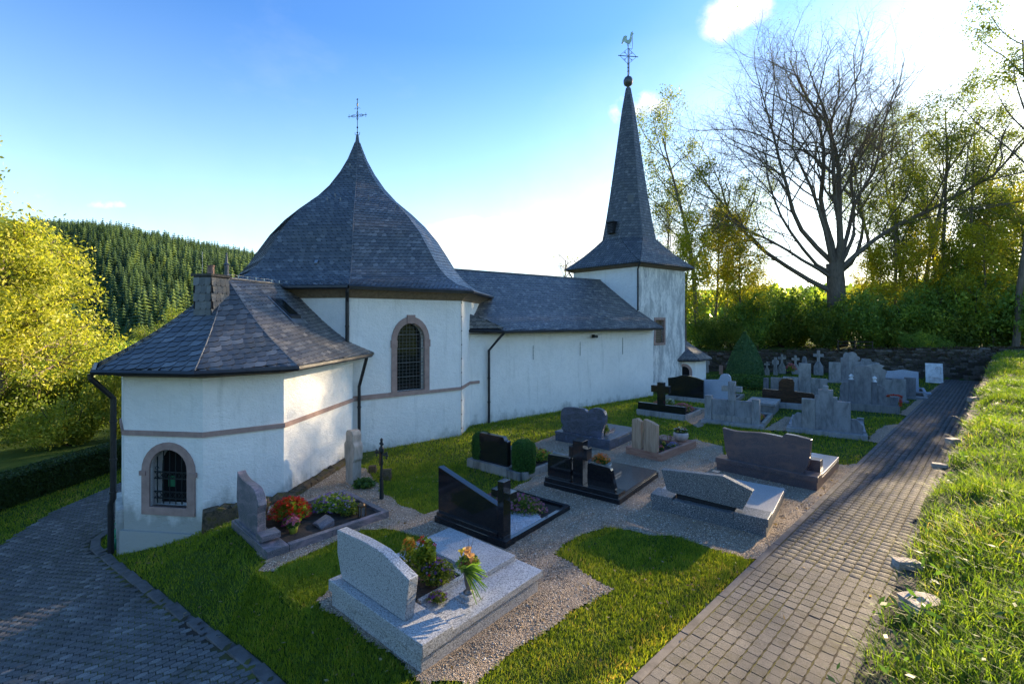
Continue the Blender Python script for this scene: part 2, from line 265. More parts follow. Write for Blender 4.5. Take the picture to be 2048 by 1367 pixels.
# ---------------------------------------------------------------- mesh helpers
ORG = {}
def finish(o, label=None, cat=None, group=None, kind=None):
    if label: o['label'] = label
    if cat: o['category'] = cat
    if group: o['group'] = group
    if kind: o['kind'] = kind
    return o
def thing(name, label, cat, loc=(0, 0, 0), rot=0.0, group=None, world_frame=False):
    o = bpy.data.objects.new(name, None); COL.objects.link(o); o.empty_display_size = .3
    o.location = loc; o.rotation_euler = (0, 0, rot)
    ORG[o.name] = Vector(loc) if world_frame else Vector((0, 0, 0))
    return finish(o, label, cat, group)
class MB:
    def __init__(s): s.v = []; s.f = []; s.m = []; s.r = []; s.cur = 0; s.rnd = .5; s.mx = None
    def add(s, vs, fs, rnd=None):
        n = len(s.v); s.v += [tuple(p) for p in vs]; s.f += [tuple(i + n for i in f) for f in fs]
        s.m += [s.cur] * len(fs); s.r += [s.rnd if rnd is None else rnd] * len(fs); return s
    def box(s, x0, x1, y0, y1, z0, z1, rnd=None):
        v = [(x, y, z) for z in (z0, z1) for y in (y0, y1) for x in (x0, x1)]
        return s.add(v, [(0, 2, 3, 1), (4, 5, 7, 6), (0, 1, 5, 4), (2, 6, 7, 3), (0, 4, 6, 2), (1, 3, 7, 5)], rnd)
    def obox(s, c, X, Y, Z, hx, hy, z0, z1, rnd=None):   # oriented box, axes X,Y,Z
        c = Vector(c); X = Vector(X); Y = Vector(Y); Z = Vector(Z)
        v = [c + X * a * hx + Y * b * hy + Z * z for z in (z0, z1) for b in (-1, 1) for a in (-1, 1)]
        return s.add(v, [(0, 2, 3, 1), (4, 5, 7, 6), (0, 1, 5, 4), (2, 6, 7, 3), (0, 4, 6, 2), (1, 3, 7, 5)], rnd)
    def prism(s, poly, y0, y1, rnd=None):                 # poly in x-z, extruded along y
        n = len(poly); a = sum(poly[i][0] * poly[(i + 1) % n][1] - poly[(i + 1) % n][0] * poly[i][1] for i in range(n))
        if a < 0: poly = poly[::-1]
        v = [(x, y0, z) for x, z in poly] + [(x, y1, z) for x, z in poly]
        f = [tuple(range(n)), tuple(range(2 * n - 1, n - 1, -1))] + [((i + 1) % n, i, i + n, (i + 1) % n + n) for i in range(n)]
        return s.add(v, f, rnd)
    def vprism(s, poly, z0, z1, top=True, bottom=False, rnd=None):    # poly in x-y
        n = len(poly); a = sum(poly[i][0] * poly[(i + 1) % n][1] - poly[(i + 1) % n][0] * poly[i][1] for i in range(n))
        if a < 0: poly = poly[::-1]
        v = [(p[0], p[1], z0) for p in poly] + [(p[0], p[1], z1) for p in poly]
        f = [(i, (i + 1) % n, (i + 1) % n + n, i + n) for i in range(n)]
        if top: f.append(tuple(range(n, 2 * n)))
        if bottom: f.append(tuple(range(n - 1, -1, -1)))
        return s.add(v, f, rnd)
    def lathe(s, prof, n=16, c=(0, 0, 0), rnd=None, caps=True):
        v = [(c[0] + r * math.cos(2 * math.pi * k / n), c[1] + r * math.sin(2 * math.pi * k / n), c[2] + z) for r, z in prof for k in range(n)]
        f = [(i * n + k, i * n + (k + 1) % n, (i + 1) * n + (k + 1) % n, (i + 1) * n + k) for i in range(len(prof) - 1) for k in range(n)]
        if caps: f += [tuple(range(n - 1, -1, -1)), tuple(range((len(prof) - 1) * n, len(prof) * n))]
        return s.add(v, f, rnd)
    def tube(s, pts, r, n=6, caps=True, rnd=None):
        pts = [Vector(p) for p in pts]; rs = r if isinstance(r, (list, tuple)) else [r] * len(pts); v = []
        for i, p in enumerate(pts):
            d = (pts[min(i + 1, len(pts) - 1)] - pts[max(i - 1, 0)]).normalized()
            a = d.orthogonal().normalized() if i == 0 else (a - d * a.dot(d)).normalized()
            b = d.cross(a)
            v += [p + (a * math.cos(2 * math.pi * k / n) + b * math.sin(2 * math.pi * k / n)) * rs[i] for k in range(n)]
        f = [(i * n + k, i * n + (k + 1) % n, (i + 1) * n + (k + 1) % n, (i + 1) * n + k) for i in range(len(pts) - 1) for k in range(n)]
        if caps: f += [tuple(range(n - 1, -1, -1)), tuple(range((len(pts) - 1) * n, len(pts) * n))]
        return s.add(v, f, rnd)
    def build(s, name, mats, parent=None, bevel=0, smooth=False, recenter=True, label=None, cat=None, group=None, kind=None, world=False):
        mats = mats if isinstance(mats, (list, tuple)) else [mats]
        V = np.array(s.v, dtype=float)
        c = Vector((0, 0, 0))
        if recenter and len(V): c = Vector(((V[:, 0].min() + V[:, 0].max()) / 2, (V[:, 1].min() + V[:, 1].max()) / 2, V[:, 2].min())); V = V - np.array(c)
        me = bpy.data.meshes.new(name); me.from_pydata([tuple(p) for p in V], [], s.f); me.validate()
        for k in mats: me.materials.append(MT[k])
        if len(me.polygons) == len(s.m):
            me.polygons.foreach_set('material_index', s.m)
            at = me.attributes.new('rnd', 'FLOAT', 'FACE'); at.data.foreach_set('value', s.r)
        if smooth: me.polygons.foreach_set('use_smooth', [True] * len(me.polygons))
        me.update()
        o = bpy.data.objects.new(name, me); COL.objects.link(o)
        po = ORG.get(parent.name, Vector((0, 0, 0))) if parent else Vector((0, 0, 0))
        o.location = c - po; ORG[o.name] = c
        if parent: o.parent = parent
        if bevel:
            b = o.modifiers.new('bevel', 'BEVEL'); b.width = bevel; b.segments = 2; b.limit_method = 'ANGLE'; b.angle_limit = rad(25)
        return finish(o, label, cat, group, kind)
def np_mesh(name, V, faces, mats, rnd=None, midx=None, parent=None, loc=(0, 0, 0), smooth=False, **kw):
    """faces: list of (k, index array (m,k))"""
    me = bpy.data.meshes.new(name); V = np.asarray(V, dtype=np.float32)
    me.vertices.add(len(V)); me.vertices.foreach_set('co', V.ravel())
    tot = sum(len(a) for k, a in faces); loops = np.concatenate([np.asarray(a).ravel() for k, a in faces]).astype(np.int32)
    sizes = np.concatenate([np.full(len(a), k) for k, a in faces]).astype(np.int32)
    starts = np.concatenate([[0], np.cumsum(sizes)[:-1]]).astype(np.int32)
    me.loops.add(len(loops)); me.loops.foreach_set('vertex_index', loops)
    me.polygons.add(tot); me.polygons.foreach_set('loop_start', starts)
    try: me.polygons.foreach_set('loop_total', sizes)
    except Exception: pass
    for k in (mats if isinstance(mats, (list, tuple)) else [mats]): me.materials.append(MT[k])
    if midx is not None: me.polygons.foreach_set('material_index', np.asarray(midx, dtype=np.int32))
    if smooth: me.polygons.foreach_set('use_smooth', np.ones(tot, dtype=bool))
    at = me.attributes.new('rnd', 'FLOAT', 'FACE'); at.data.foreach_set('value', np.asarray(rnd if rnd is not None else np.full(tot, .5), dtype=np.float32))
    me.update(calc_edges=True)
    o = bpy.data.objects.new(name, me); COL.objects.link(o); o.location = loc
    if parent: o.parent = parent
    ORG[o.name] = Vector(loc)
    return finish(o, **kw)
def pip(P, poly):
    x, y = P[:, 0], P[:, 1]; inside = np.zeros(len(P), bool); n = len(poly)
    for i in range(n):
        x1, y1 = poly[i]; x2, y2 = poly[(i + 1) % n]
        if y1 == y2: continue
        c = ((y1 > y) != (y2 > y)) & (x < (x2 - x1) * (y - y1) / (y2 - y1) + x1); inside ^= c
    return inside
def dist_poly(P, line):
    d = np.full(len(P), 1e9)
    for (x1, y1), (x2, y2) in zip(line[:-1], line[1:]):
        a = np.array([x1, y1]); b = np.array([x2, y2]); ab = b - a; t = np.clip(((P - a) @ ab) / (ab @ ab), 0, 1)
        d = np.minimum(d, np.hypot(*(P - (a + t[:, None] * ab)).T))
    return d
def sstep(a, b, x): t = np.clip((x - a) / (b - a), 0, 1); return t * t * (3 - 2 * t)
RNG = np.random.default_rng(7); RND = random.Random(11)
def vnoise(x, y, s, seed=0):
    """cheap smooth value noise"""
    x = x * s; y = y * s; xi = np.floor(x).astype(int); yi = np.floor(y).astype(int); fx = x - xi; fy = y - yi
    def h(a, b): v = np.sin(a * 127.1 + b * 311.7 + seed * 74.7) * 43758.5453; return v - np.floor(v)
    fx = fx * fx * (3 - 2 * fx); fy = fy * fy * (3 - 2 * fy)
    return (h(xi, yi) * (1 - fx) + h(xi + 1, yi) * fx) * (1 - fy) + (h(xi, yi + 1) * (1 - fx) + h(xi + 1, yi + 1) * fx) * fy
# ---------------------------------------------------------------- plan of the place
K = 1.15
AX = Vector((.788, .615, 0)).normalized(); AN = Vector((AX.y, -AX.x, 0)); UP = Vector((0, 0, 1))
CC = Vector((-4.676 * K, 14.412 * K, 0))
def rotz(v, a): return Vector((v.x * math.cos(a) - v.y * math.sin(a), v.x * math.sin(a) + v.y * math.cos(a), v.z))
SIDE = 2.937 * K; APO = SIDE * 1.20711
def NV(s, h, z=0.0): return CC + AX * s + AN * h + UP * z       # nave frame: along the axis, towards the graves
E1 = rotz(AX, -math.pi / 4); E2 = Vector((E1.y, -E1.x, 0))
MM = CC + E2 * APO
def AXL(a, b, z=0.0): return MM + E1 * a + E2 * b + UP * z        # sacristy frame
PD = Vector((.7215, .6924, 0)); PN = Vector((-.6924, .7215, 0))   # path direction, left of it
def PT(p, q, z=0.0): return PD * p + PN * q + UP * z
TLINE = [(2.6, 2.0), (-.95, 4.25), (-2.5, 5.75), (-3.75, 6.75), (-4.85, 7.7), (-4.80, 8.1), (-4.55, 8.55), (-4.4, 9.3), (-4.3, 12.3), (-6, 18), (-4, 30), (-2, 60)]
KERB = [(2.6, .9), (-.6, 3.55), (-2.9, 5.36), (-4.3, 6.36), (-5.47, 7.2), (-6.9, 8.27), (-8.0, 9.1), (-8.33, 9.5), (-8.45, 10.1), (-8.8, 10.8), (-9.37, 11.6), (-9.65, 13.2), (-9.9, 16), (-10.2, 20), (-10.6, 30), (-11, 60)]
CEM = TLINE + [(60, 60), (60, -20), (2.6, -20)]
DRVSIDE = KERB + [(-80, 60), (-80, -20), (2.6, -20)]
DRIVE = KERB[:14] + [(-11.5, 20), (-11.1, 16), (-10.55, 13), (-10.5, 10.9), (-9.95, 9.3), (-10.1, 7.5), (-10.6, 5), (-10, .5)]
WALL_A = Vector((28.2, 26.0, 0)); WALL_B = Vector((16.4, 31.6, 0)); WALL_C = Vector((8.0, 33.2, 0))
WLINE = [tuple(WALL_A[:2]), tuple(WALL_B[:2]), tuple(WALL_C[:2]), (-10, 36)]
WBACK = WLINE + [(-10, 400), (400, 400), (400, 20), (28.5, 20)]
def hill(x, y):
    az = np.arctan2(x, np.maximum(y, 1.0)); rr = np.hypot(x, y)
    W = np.interp(az, [-1.6, -.78, -.50, -.25, .1, .5, .9, 1.6], [1.05, 1.04, .80, .45, .15, .22, .34, .4])
    base = np.interp(rr, [0, 140, 200, 480, 900, 3000], [0, 0, 4, 80, 118, 150])
    gully = np.exp(-((az + .735 + .00020 * (rr - 300)) / .035) ** 2) * np.interp(rr, [160, 260, 520, 700], [0, 11, 11, 0])
    return base * W - gully + 5 * (vnoise(x, y, .012, 3) - .5) * np.clip((rr - 140) / 100, 0, 1)
def terrain(x, y):
    x = np.atleast_1d(np.asarray(x, float)); y = np.atleast_1d(np.asarray(y, float)); P = np.c_[x, y]
    dT = dist_poly(P, TLINE); dB = dist_poly(P, KERB)
    t = dT / (dT + dB + 1e-6); t = np.where(pip(P, CEM), 0, t); t = np.where(pip(P, DRVSIDE), 1, t)
    t = np.where(t * (1 - t) > 0, t * t * (3 - 2 * t) * .35 + t * .65, t)
    zd = -.46 - .47 * np.clip((-x - 2.9) / 5.2, 0, 1)
    z = zd * t
    z -= sstep(13.2, 60, -x) * 7.0 * (y > -50)
    back = pip(P, WBACK); dW = dist_poly(P, WLINE)
    z += np.where(back, 1.35 * sstep(0.0, .5, dW) + 2.2 * sstep(1, 40, dW), 0)
    z += hill(x, y)
    return z
def tz(x, y): return float(terrain(x, y)[0])
# ---------------------------------------------------------------- ground
xs = np.concatenate([-np.geomspace(15, 2500, 60)[::-1], np.arange(-14.8, 13, .16), np.arange(13.2, 30, .45), np.geomspace(31, 2500, 55)])
ys = np.concatenate([-np.geomspace(1, 400, 14)[::-1], np.arange(0, 15, .16), np.arange(15.3, 35, .4), np.geomspace(36, 3000, 70)])
X, Y = np.meshgrid(xs, ys); Zg = terrain(X.ravel(), Y.ravel())
Zg += np.where(np.hypot(X.ravel(), Y.ravel()) < 60, (vnoise(X.ravel(), Y.ravel(), 1.3) - .5) * .03 - .01, 0)
PG = np.c_[X.ravel(), Y.ravel()]; nearg = (np.abs(PG[:, 0]) < 16) & (PG[:, 1] > 0) & (PG[:, 1] < 22); sub = np.zeros(len(PG), bool); sub[nearg] = pip(PG[nearg], DRIVE) | (dist_poly(PG[nearg], KERB) < .10); Zg -= np.where(sub, .09, 0)
nx, ny = len(xs), len(ys); idx = np.arange(nx * ny).reshape(ny, nx)
q = np.stack([idx[:-1, :-1], idx[:-1, 1:], idx[1:, 1:], idx[1:, :-1]], -1).reshape(-1, 4)
np_mesh('ground', np.c_[X.ravel(), Y.ravel(), Zg], [(4, q)], 'ground_grass', smooth=True, kind='structure')
def sheet(poly, cell, lift, jitter=0.0):
    P = np.array(poly); x0, y0 = P.min(0); x1, y1 = P.max(0)
    gx = np.arange(x0, x1 + cell, cell); gy = np.arange(y0, y1 + cell, cell); GX, GY = np.meshgrid(gx, gy)
    pts = np.c_[GX.ravel(), GY.ravel()]
    i = np.arange(len(pts)).reshape(len(gy), len(gx)); q = np.stack([i[:-1, :-1], i[:-1, 1:], i[1:, 1:], i[1:, :-1]], -1).reshape(-1, 4)
    c = pts[q].mean(1); keep = pip(c, poly); q = q[keep]; used = np.unique(q); rem = -np.ones(len(pts), int); rem[used] = np.arange(len(used))
    p = pts[used]; return p, rem[q], terrain(p[:, 0], p[:, 1]) + lift
# ---- gravel between the graves
GPX = [(474, 1046), (500, 1022), (560, 982), (620, 958), (690, 932), (735, 938), (762, 985), (800, 1010), (850, 1028), (925, 1008), (1010, 985), (1060, 960), (1090, 930), (1050, 896),
       (1105, 872), (1200, 866), (1290, 880), (1389, 879), (1446, 893), (1440, 930), (1560, 930), (1690, 930), (1722, 926), (1700, 952), (1600, 1046), (1530, 1118), (1500, 1118),
       (1420, 1097), (1360, 1076), (1300, 1068), (1215, 1055), (1150, 1078), (1105, 1106), (1160, 1140), (1222, 1175), (1150, 1225), (1040, 1300), (940, 1367), (856, 1372), (760, 1290), (652, 1222), (630, 1200), (660, 1178), (720, 1150),
       (850, 1075), (770, 1056), (720, 1060), (640, 1098), (545, 1142), (512, 1142), (530, 1120)]
GRAVEL = [Gp(GPX), Gp([(1371, 843), (1408, 822), (1440, 815), (1420, 845), (1395, 856)]), Gp([(1526, 861), (1572, 833), (1608, 838), (1580, 862)]),
          Gp([(1735, 882), (1765, 852), (1808, 846), (1762, 888)]), Gp([(1797, 828), (1835, 800), (1880, 768), (1891, 764), (1868, 790), (1822, 834)])]
def in_gravel(P):
    r = np.zeros(len(P), bool)
    jx = P + np.c_[vnoise(P[:, 0], P[:, 1], 3.1, 1) - .5, vnoise(P[:, 0], P[:, 1], 3.1, 2) - .5] * .11
    for g in GRAVEL: r |= pip(jx, g)
    return r
GRAVES_FP = []      # footprints (origin, xdir, x0, x1, y0, y1)
def in_graves(P, pad=0.0):
    r = np.zeros(len(P), bool)
    for (ox, oy, cx, sx, x0, x1, y0, y1) in GRAVES_FP:
        dx = P[:, 0] - ox; dy = P[:, 1] - oy; a = dx * cx + dy * sx; b = -dx * sx + dy * cx
        r |= (a > x0 - pad) & (a < x1 + pad) & (b > y0 - pad) & (b < y1 + pad)
    return r
def pebbles(P, z, size, rng, flat=.6):
    n = len(P); s = size * rng.uniform(.55, 1.25, n); a = rng.uniform(0, 6.28, n); e = rng.uniform(.6, 1., n)
    base = np.array([[1, 0, 0], [0, 1, 0], [-1, 0, 0], [0, -1, 0], [0, 0, 1], [0, 0, -1]], float)
    V = np.repeat(base[None], n, 0) * s[:, None, None]; V[:, :, 1] *= e[:, None]; V[:, :, 2] *= flat
    V += rng.normal(0, .12, V.shape) * s[:, None, None]
    c, q = np.cos(a)[:, None], np.sin(a)[:, None]; x = V[:, :, 0] * c - V[:, :, 1] * q; y = V[:, :, 0] * q + V[:, :, 1] * c
    V = np.stack([x + P[:, 0, None], y + P[:, 1, None], V[:, :, 2] + (z + s * .25)[:, None]], -1)
    f = np.array([[0, 1, 4], [1, 2, 4], [2, 3, 4], [3, 0, 4], [1, 0, 5], [2, 1, 5], [3, 2, 5], [0, 3, 5]])
    return V.reshape(-1, 3), (f[None] + (np.arange(n) * 6)[:, None, None]).reshape(-1, 3), np.repeat(rng.uniform(0, 1, n), 8)
def make_gravel():
    Vs, Q, T, mi, rn = [], [], [], [], []; off = 0
    for g in GRAVEL:
        P = np.array(g); x0, y0 = P.min(0) - .2; x1, y1 = P.max(0) + .2; cell = .05
        gx = np.arange(x0, x1, cell); gy = np.arange(y0, y1, cell); GX, GY = np.meshgrid(gx, gy); pts = np.c_[GX.ravel(), GY.ravel()]
        i = np.arange(len(pts)).reshape(len(gy), len(gx)); q = np.stack([i[:-1, :-1], i[:-1, 1:], i[1:, 1:], i[1:, :-1]], -1).reshape(-1, 4)
        c = pts[q].mean(1); jx = c + np.c_[vnoise(c[:, 0], c[:, 1], 3.1, 1) - .5, vnoise(c[:, 0], c[:, 1], 3.1, 2) - .5] * .11
        q = q[pip(jx, g)]
        if not len(q): continue
        z = terrain(pts[:, 0], pts[:, 1]) + .016 + (vnoise(pts[:, 0], pts[:, 1], 5, 9) - .5) * .012
        Vs.append(np.c_[pts, z]); Q.append(q + off); off += len(pts)
    nq = sum(len(a) for a in Q)
    # loose pebbles, thicker near the camera
    Pp = []
    for g, n in zip(GRAVEL, (150000, 3000, 3000, 2500, 3500)):
        P = np.array(g); x0, y0 = P.min(0); x1, y1 = P.max(0); c = RNG.uniform((x0, y0), (x1, y1), (n, 2)); Pp.append(c)
    Pp = np.concatenate(Pp); Pp = Pp[in_gravel(Pp)]; Pp = Pp[~in_graves(Pp)]
    keep = RNG.uniform(0, 1, len(Pp)) < np.clip(8.5 / np.hypot(Pp[:, 0], Pp[:, 1]), .1, 1) ** 1.6; Pp = Pp[keep][:48000]
    V, T, R = pebbles(Pp, terrain(Pp[:, 0], Pp[:, 1]) + .014, .0115, RNG)
    # stray pebbles in the grass edges come with the jittered border
    Vs.append(V); T = T + off
    np_mesh('gravel', np.concatenate(Vs), [(4, np.concatenate(Q)), (3, T)], ['gravel_sheet', 'pebble'], rnd=np.concatenate([np.full(nq, .5), R]), midx=np.concatenate([np.zeros(nq), np.ones(len(T))]), kind='stuff', label='pale brown gravel spread between the graves', cat='gravel')
# ---- pavers
def paver_shape(l, w, dent=.006, ch=.005):
    """one interlocking block, top at z=0, long axis x"""
    a, b = l / 2, w / 2; o = [(-a, -b + dent), (-a * .62, -b + dent), (-a * .42, -b), (a * .42, -b), (a * .62, -b + dent), (a, -b + dent), (a, b - dent), (a * .62, b - dent), (a * .42, b), (-a * .42, b), (-a * .62, b - dent), (-a, b - dent)]
    n = len(o); v = [(x * (1 - ch / a), y * (1 - ch / b), 0) for x, y in o] + [(x, y, -.017) for x, y in o]
    f = [tuple(range(n))] + [(i + n, (i + 1) % n + n, (i + 1) % n, i) for i in range(n)]
    return v, f
def lay(name_parent, spots, shape, matname, zoff, base_obj, nind=300):
    """spots: (x, y, z, angle, shift); nearest nind in view become objects"""
    v, f = shape; V0 = np.array(v)
    vis = []
    for i, (x, y, z, a) in enumerate(spots):
        u = x / max(y, .1) * F + 1024; vv = VH + (H - z) / max(y, .1) * F
        inview = y > .5 and -20 < u < 2068 and vv < 1390
        vis.append((math.hypot(x, y) if inview else 1e3 + math.hypot(x, y), i))
    vis.sort(); ind = set(i for d, i in vis[:nind] if d < 1e3)
    mes = []
    for k in range(8):
        me = bpy.data.meshes.new('paver'); me.from_pydata(v, [], f); me.materials.append(MT[matname])
        at = me.attributes.new('rnd', 'FLOAT', 'FACE'); at.data.foreach_set('value', [(k + .5) / 8] * len(f)); mes.append(me)
    rv, rr, rm = [], [], []
    for i, (x, y, z, a) in enumerate(spots):
        r = RND.random(); tx, ty = RND.gauss(0, .006), RND.gauss(0, .006); dz = RND.gauss(0, .0015)
        if i in ind:
            o = bpy.data.objects.new('paver', mes[int(r * 8)]); COL.objects.link(o); o.parent = base_obj
            o.location = Vector((x, y, z + dz)) - ORG[base_obj.name]; o.rotation_euler = (tx, ty, a)
        else:
            c, s = math.cos(a), math.sin(a); W = V0.copy(); xx = V0[:, 0] * c - V0[:, 1] * s; yy = V0[:, 0] * s + V0[:, 1] * c
            rv.append(np.c_[xx + x, yy + y, V0[:, 2] + z + dz + xx * tx + yy * ty]); rr.append(r)
    n = len(rv); nv = len(v); V = np.concatenate(rv) - np.array(ORG[base_obj.name])
    groups = {}
    for face in f: groups.setdefault(len(face), []).append(face)
    fl = []; rn = []
    for k, fs in groups.items():
        A = np.array(fs); fl.append((k, (A[None] + (np.arange(n) * nv)[:, None, None]).reshape(-1, k))); rn.append(np.repeat(np.array(rr), len(fs)))
    np_mesh('paving_beyond', V, fl, matname, rnd=np.concatenate(rn), parent=base_obj, kind='stuff')
def make_paths():
    mb = MB(); mb.add([PT(-6, .40, .038), PT(37.5, .40, .038), PT(37.5, 2.50, .038), PT(-6, 2.50, .038)], [(0, 1, 2, 3)])
    path = mb.build('path', 'joint', kind='structure')
    ang = math.atan2(PD.y, PD.x); sp = []
    L, Wd = .147, .132
    for r in range(int(37.2 / L)):
        p = 3.0 + (r + .5) * L
        if p > 36.9: break
        for c in range(15):
            qq = .44 + (c + .5) * Wd; pp = p + (.014 if c % 2 else -.014)
            w = PT(pp, qq); sp.append((w.x, w.y, .052 + (vnoise(np.array([w.x]), np.array([w.y]), .9, 5)[0] - .5) * .02, ang))
    lay('path', sp, paver_shape(L - .004, Wd - .006, .005, .0035), 'paver', .05, path)
    mb = MB()
    for k in range(38):                       # flush border stones on the grass side
        p0 = 1 + k * 1.0; P0 = PT(p0 + .5, 2.475)
        mb = MB(); mb.obox(P0, PD, PN, UP, .494, .045, -.05, .05)
        mb.build('border_stone', 'kerb_concrete', path, bevel=.008)
    # driveway
    p, q, z = sheet(DRIVE, .1, .0)
    drive = np_mesh('driveway', np.c_[p, z + .036], [(4, q)], 'joint', kind='structure')
    a2 = math.atan2(AX.y, AX.x); c2, s2 = math.cos(a2), math.sin(a2); L, Wd = .132, .088; sp = []
    I, J = np.meshgrid(np.arange(-170, 170), np.arange(-90, 290)); LX = (I + (J % 2) * .5) * L; LY = J * Wd
    XX = (LX * c2 - LY * s2).ravel() - 3; YY = (LX * s2 + LY * c2).ravel() + 3
    P = np.c_[XX, YY]; ok = pip(P, DRIVE) & (YY > 3.3) & (dist_poly(P, KERB) > .07) & (XX > -13) & ((YY < 17))
    P = P[ok]; Z = terrain(P[:, 0], P[:, 1])
    for (x, y), z in zip(P, Z): sp.append((x, y, z + .046, a2))
    lay('driveway', sp, paver_shape(L - .006, Wd - .005, .012, .004), 'paver_dark', .05, drive)
    # kerb of the driveway: flat dark stones along the lawn
    line = [Vector((x, y, 0)) for x, y in KERB[1:13]]; pts = [line[0]]
    for a, b in zip(line[:-1], line[1:]):
        n = max(1, int((b - a).length / .5))
        for i in range(1, n + 1): pts.append(a.lerp(b, i / n))
    for a, b in zip(pts[:-1], pts[1:]):
        c = (a + b) / 2; d = (b - a).normalized(); nn = Vector((-d.y, d.x, 0)); z = tz(c.x, c.y)
        zz = (tz(a.x, a.y) + tz(b.x, b.y)) / 2
        mb = MB(); mb.obox(c - nn * .03, d, nn, UP, (b - a).length / 2 - .004, .075, zz - .20, zz + .055); mb.build('kerb_stone', 'kerb_concrete', drive, bevel=.01)
    return path, drive
# ---------------------------------------------------------------- grass
def blades(P, z, h, w, lean, rng, seg=2):
    n = len(P); a = rng.uniform(0, 6.283, n); h = h * rng.uniform(.5, 1.25, n); w = w * rng.uniform(.7, 1.2, n); l = lean * rng.uniform(.2, 1.4, n) * h
    dx, dy = np.cos(a), np.sin(a); b = rng.uniform(-.9, .9, n) + a + 1.57; ex, ey = np.cos(b) * w / 2, np.sin(b) * w / 2
    x, y = P[:, 0], P[:, 1]; V = []
    lv = [(0, 0, 1), (.55, .35, .8), (1, 1, 0)] if seg == 2 else [(0, 0, 1), (.4, .16, .95), (.75, .55, .7), (.9, 1, 0)]
    for (hz_, fr, ww) in lv:
        cx, cy, cz = x + dx * l * fr, y + dy * l * fr, z + h * hz_
        if ww: V.append(np.stack([cx - ex * ww, cy - ey * ww, cz], -1)); V.append(np.stack([cx + ex * ww, cy + ey * ww, cz], -1))
        else: V.append(np.stack([cx, cy, cz], -1))
    k = len(V); V = np.stack(V, 1).reshape(-1, 3); o = (np.arange(n) * k)[:, None]
    Q = [o + np.array([[2 * i, 2 * i + 1, 2 * i + 3, 2 * i + 2]]) for i in range((k - 1) // 2 - 1)]; Q = np.concatenate(Q); T = o + np.array([[k - 3, k - 2, k - 1]])
    r = rng.uniform(0, 1, n) ** 1.3
    patch = vnoise(x, y, .8, 4) * .5 + vnoise(x, y, 3.5, 5) * .5 + vnoise(x, y, 14, 6) * .25 - .5; r = np.clip(r * .7 + patch * .8 + .05, 0, 1)
    return V, Q, T, np.concatenate([np.tile(r, (k - 1) // 2 - 1), r])
CHURCH_FP = []
def make_lawn():
    regs = [((-3.6, 3.4, 4.5, 8.6), 175000), ((-9.5, 4.5, -1, 11.5), 150000), ((-3.5, 8.5, 8, 22), 190000), ((2.5, 4, 9.0, 10), 60000), ((6, 9, 16, 17), 70000), ((-12.2, 8, -9, 14.5), 35000), ((9, 16, 24, 30), 30000)]
    Ps = []
    for (x0, y0, x1, y1), n in regs: Ps.append(RNG.uniform((x0, y0), (x1, y1), (n, 2)))
    P = np.concatenate(Ps); u = P[:, 0] / P[:, 1] * F + 1024
    q = P @ np.array([PN.x, PN.y]); z = terrain(P[:, 0], P[:, 1])
    ok = (u > -120) & (u < 2100) & (q > 2.56) & ~in_gravel(P) & ~in_graves(P, -.0) & ~pip(P, DRIVE) & (VH + (H - z) / P[:, 1] * F < 1450)
    ok &= ~((dist_poly(P, KERB) < .1)) & ~pip(P, WBACK)
    for c in CHURCH_FP: ok &= ~pip(P, c)
    P = P[ok]; z = z[ok]; d = np.hypot(P[:, 0], P[:, 1])
    keep = RNG.uniform(0, 1, len(P)) < np.clip(7.5 / d, .15, 1) ** .8; P = P[keep]; z = z[keep]; d = d[keep]
    V, Q, T, R = blades(P, z - .012, .048 + .0012 * d, .0045 + .0007 * d, .7, RNG)
    np_mesh('lawn_grass', V, [(4, Q), (3, T)], 'blade_lawn', rnd=R, kind='stuff', label='short mown lawn grass around the graves', cat='grass')
    # fallen leaves and clover scraps
    n = 4200; P = RNG.uniform((-9, 4), (9, 20), (n, 2)); ok = ~in_graves(P, .02) & ~pip(P, DRIVE) & (P @ np.array([PN.x, PN.y]) > .6)
    for c in CHURCH_FP: ok &= ~pip(P, c)
    P = P[ok]; q = P @ np.array([PN.x, PN.y]); on = q < 2.5; P = P[~on | (RNG.uniform(0, 1, len(P)) < .12)]; q = P @ np.array([PN.x, PN.y])
    z = terrain(P[:, 0], P[:, 1]) + np.where(q < 2.5, .062, .04); V, Q, R = leaf_quads(np.c_[P, z], .026, RNG, flat=.25)
    np_mesh('fallen_leaves', V, [(4, Q)], 'leaf_litter', rnd=R, kind='stuff', label='small dry fallen leaves scattered over lawn and paths', cat='leaves')
def leaf_quads(C, size, rng, flat=1.0, aspect=.5, up=None):
    n = len(C); a = rng.normal(0, 1, (n, 3)); a[:, 2] *= flat; a /= np.linalg.norm(a, axis=1)[:, None] + 1e-9
    if up is not None: a = a + np.array(up) ; a /= np.linalg.norm(a, axis=1)[:, None]
    b = rng.normal(0, 1, (n, 3)); b[:, 2] *= flat; b -= (b * a).sum(1)[:, None] * a; b /= np.linalg.norm(b, axis=1)[:, None] + 1e-9
    s = size * rng.uniform(.6, 1.3, n)[:, None]; A = a * s; B = b * s * aspect
    V = np.stack([C - A, C + B - A * .1, C + A, C - B - A * .1], 1).reshape(-1, 3)
    return V, (np.arange(n) * 4)[:, None] + np.array([[0, 1, 2, 3]]), rng.uniform(0, 1, n)
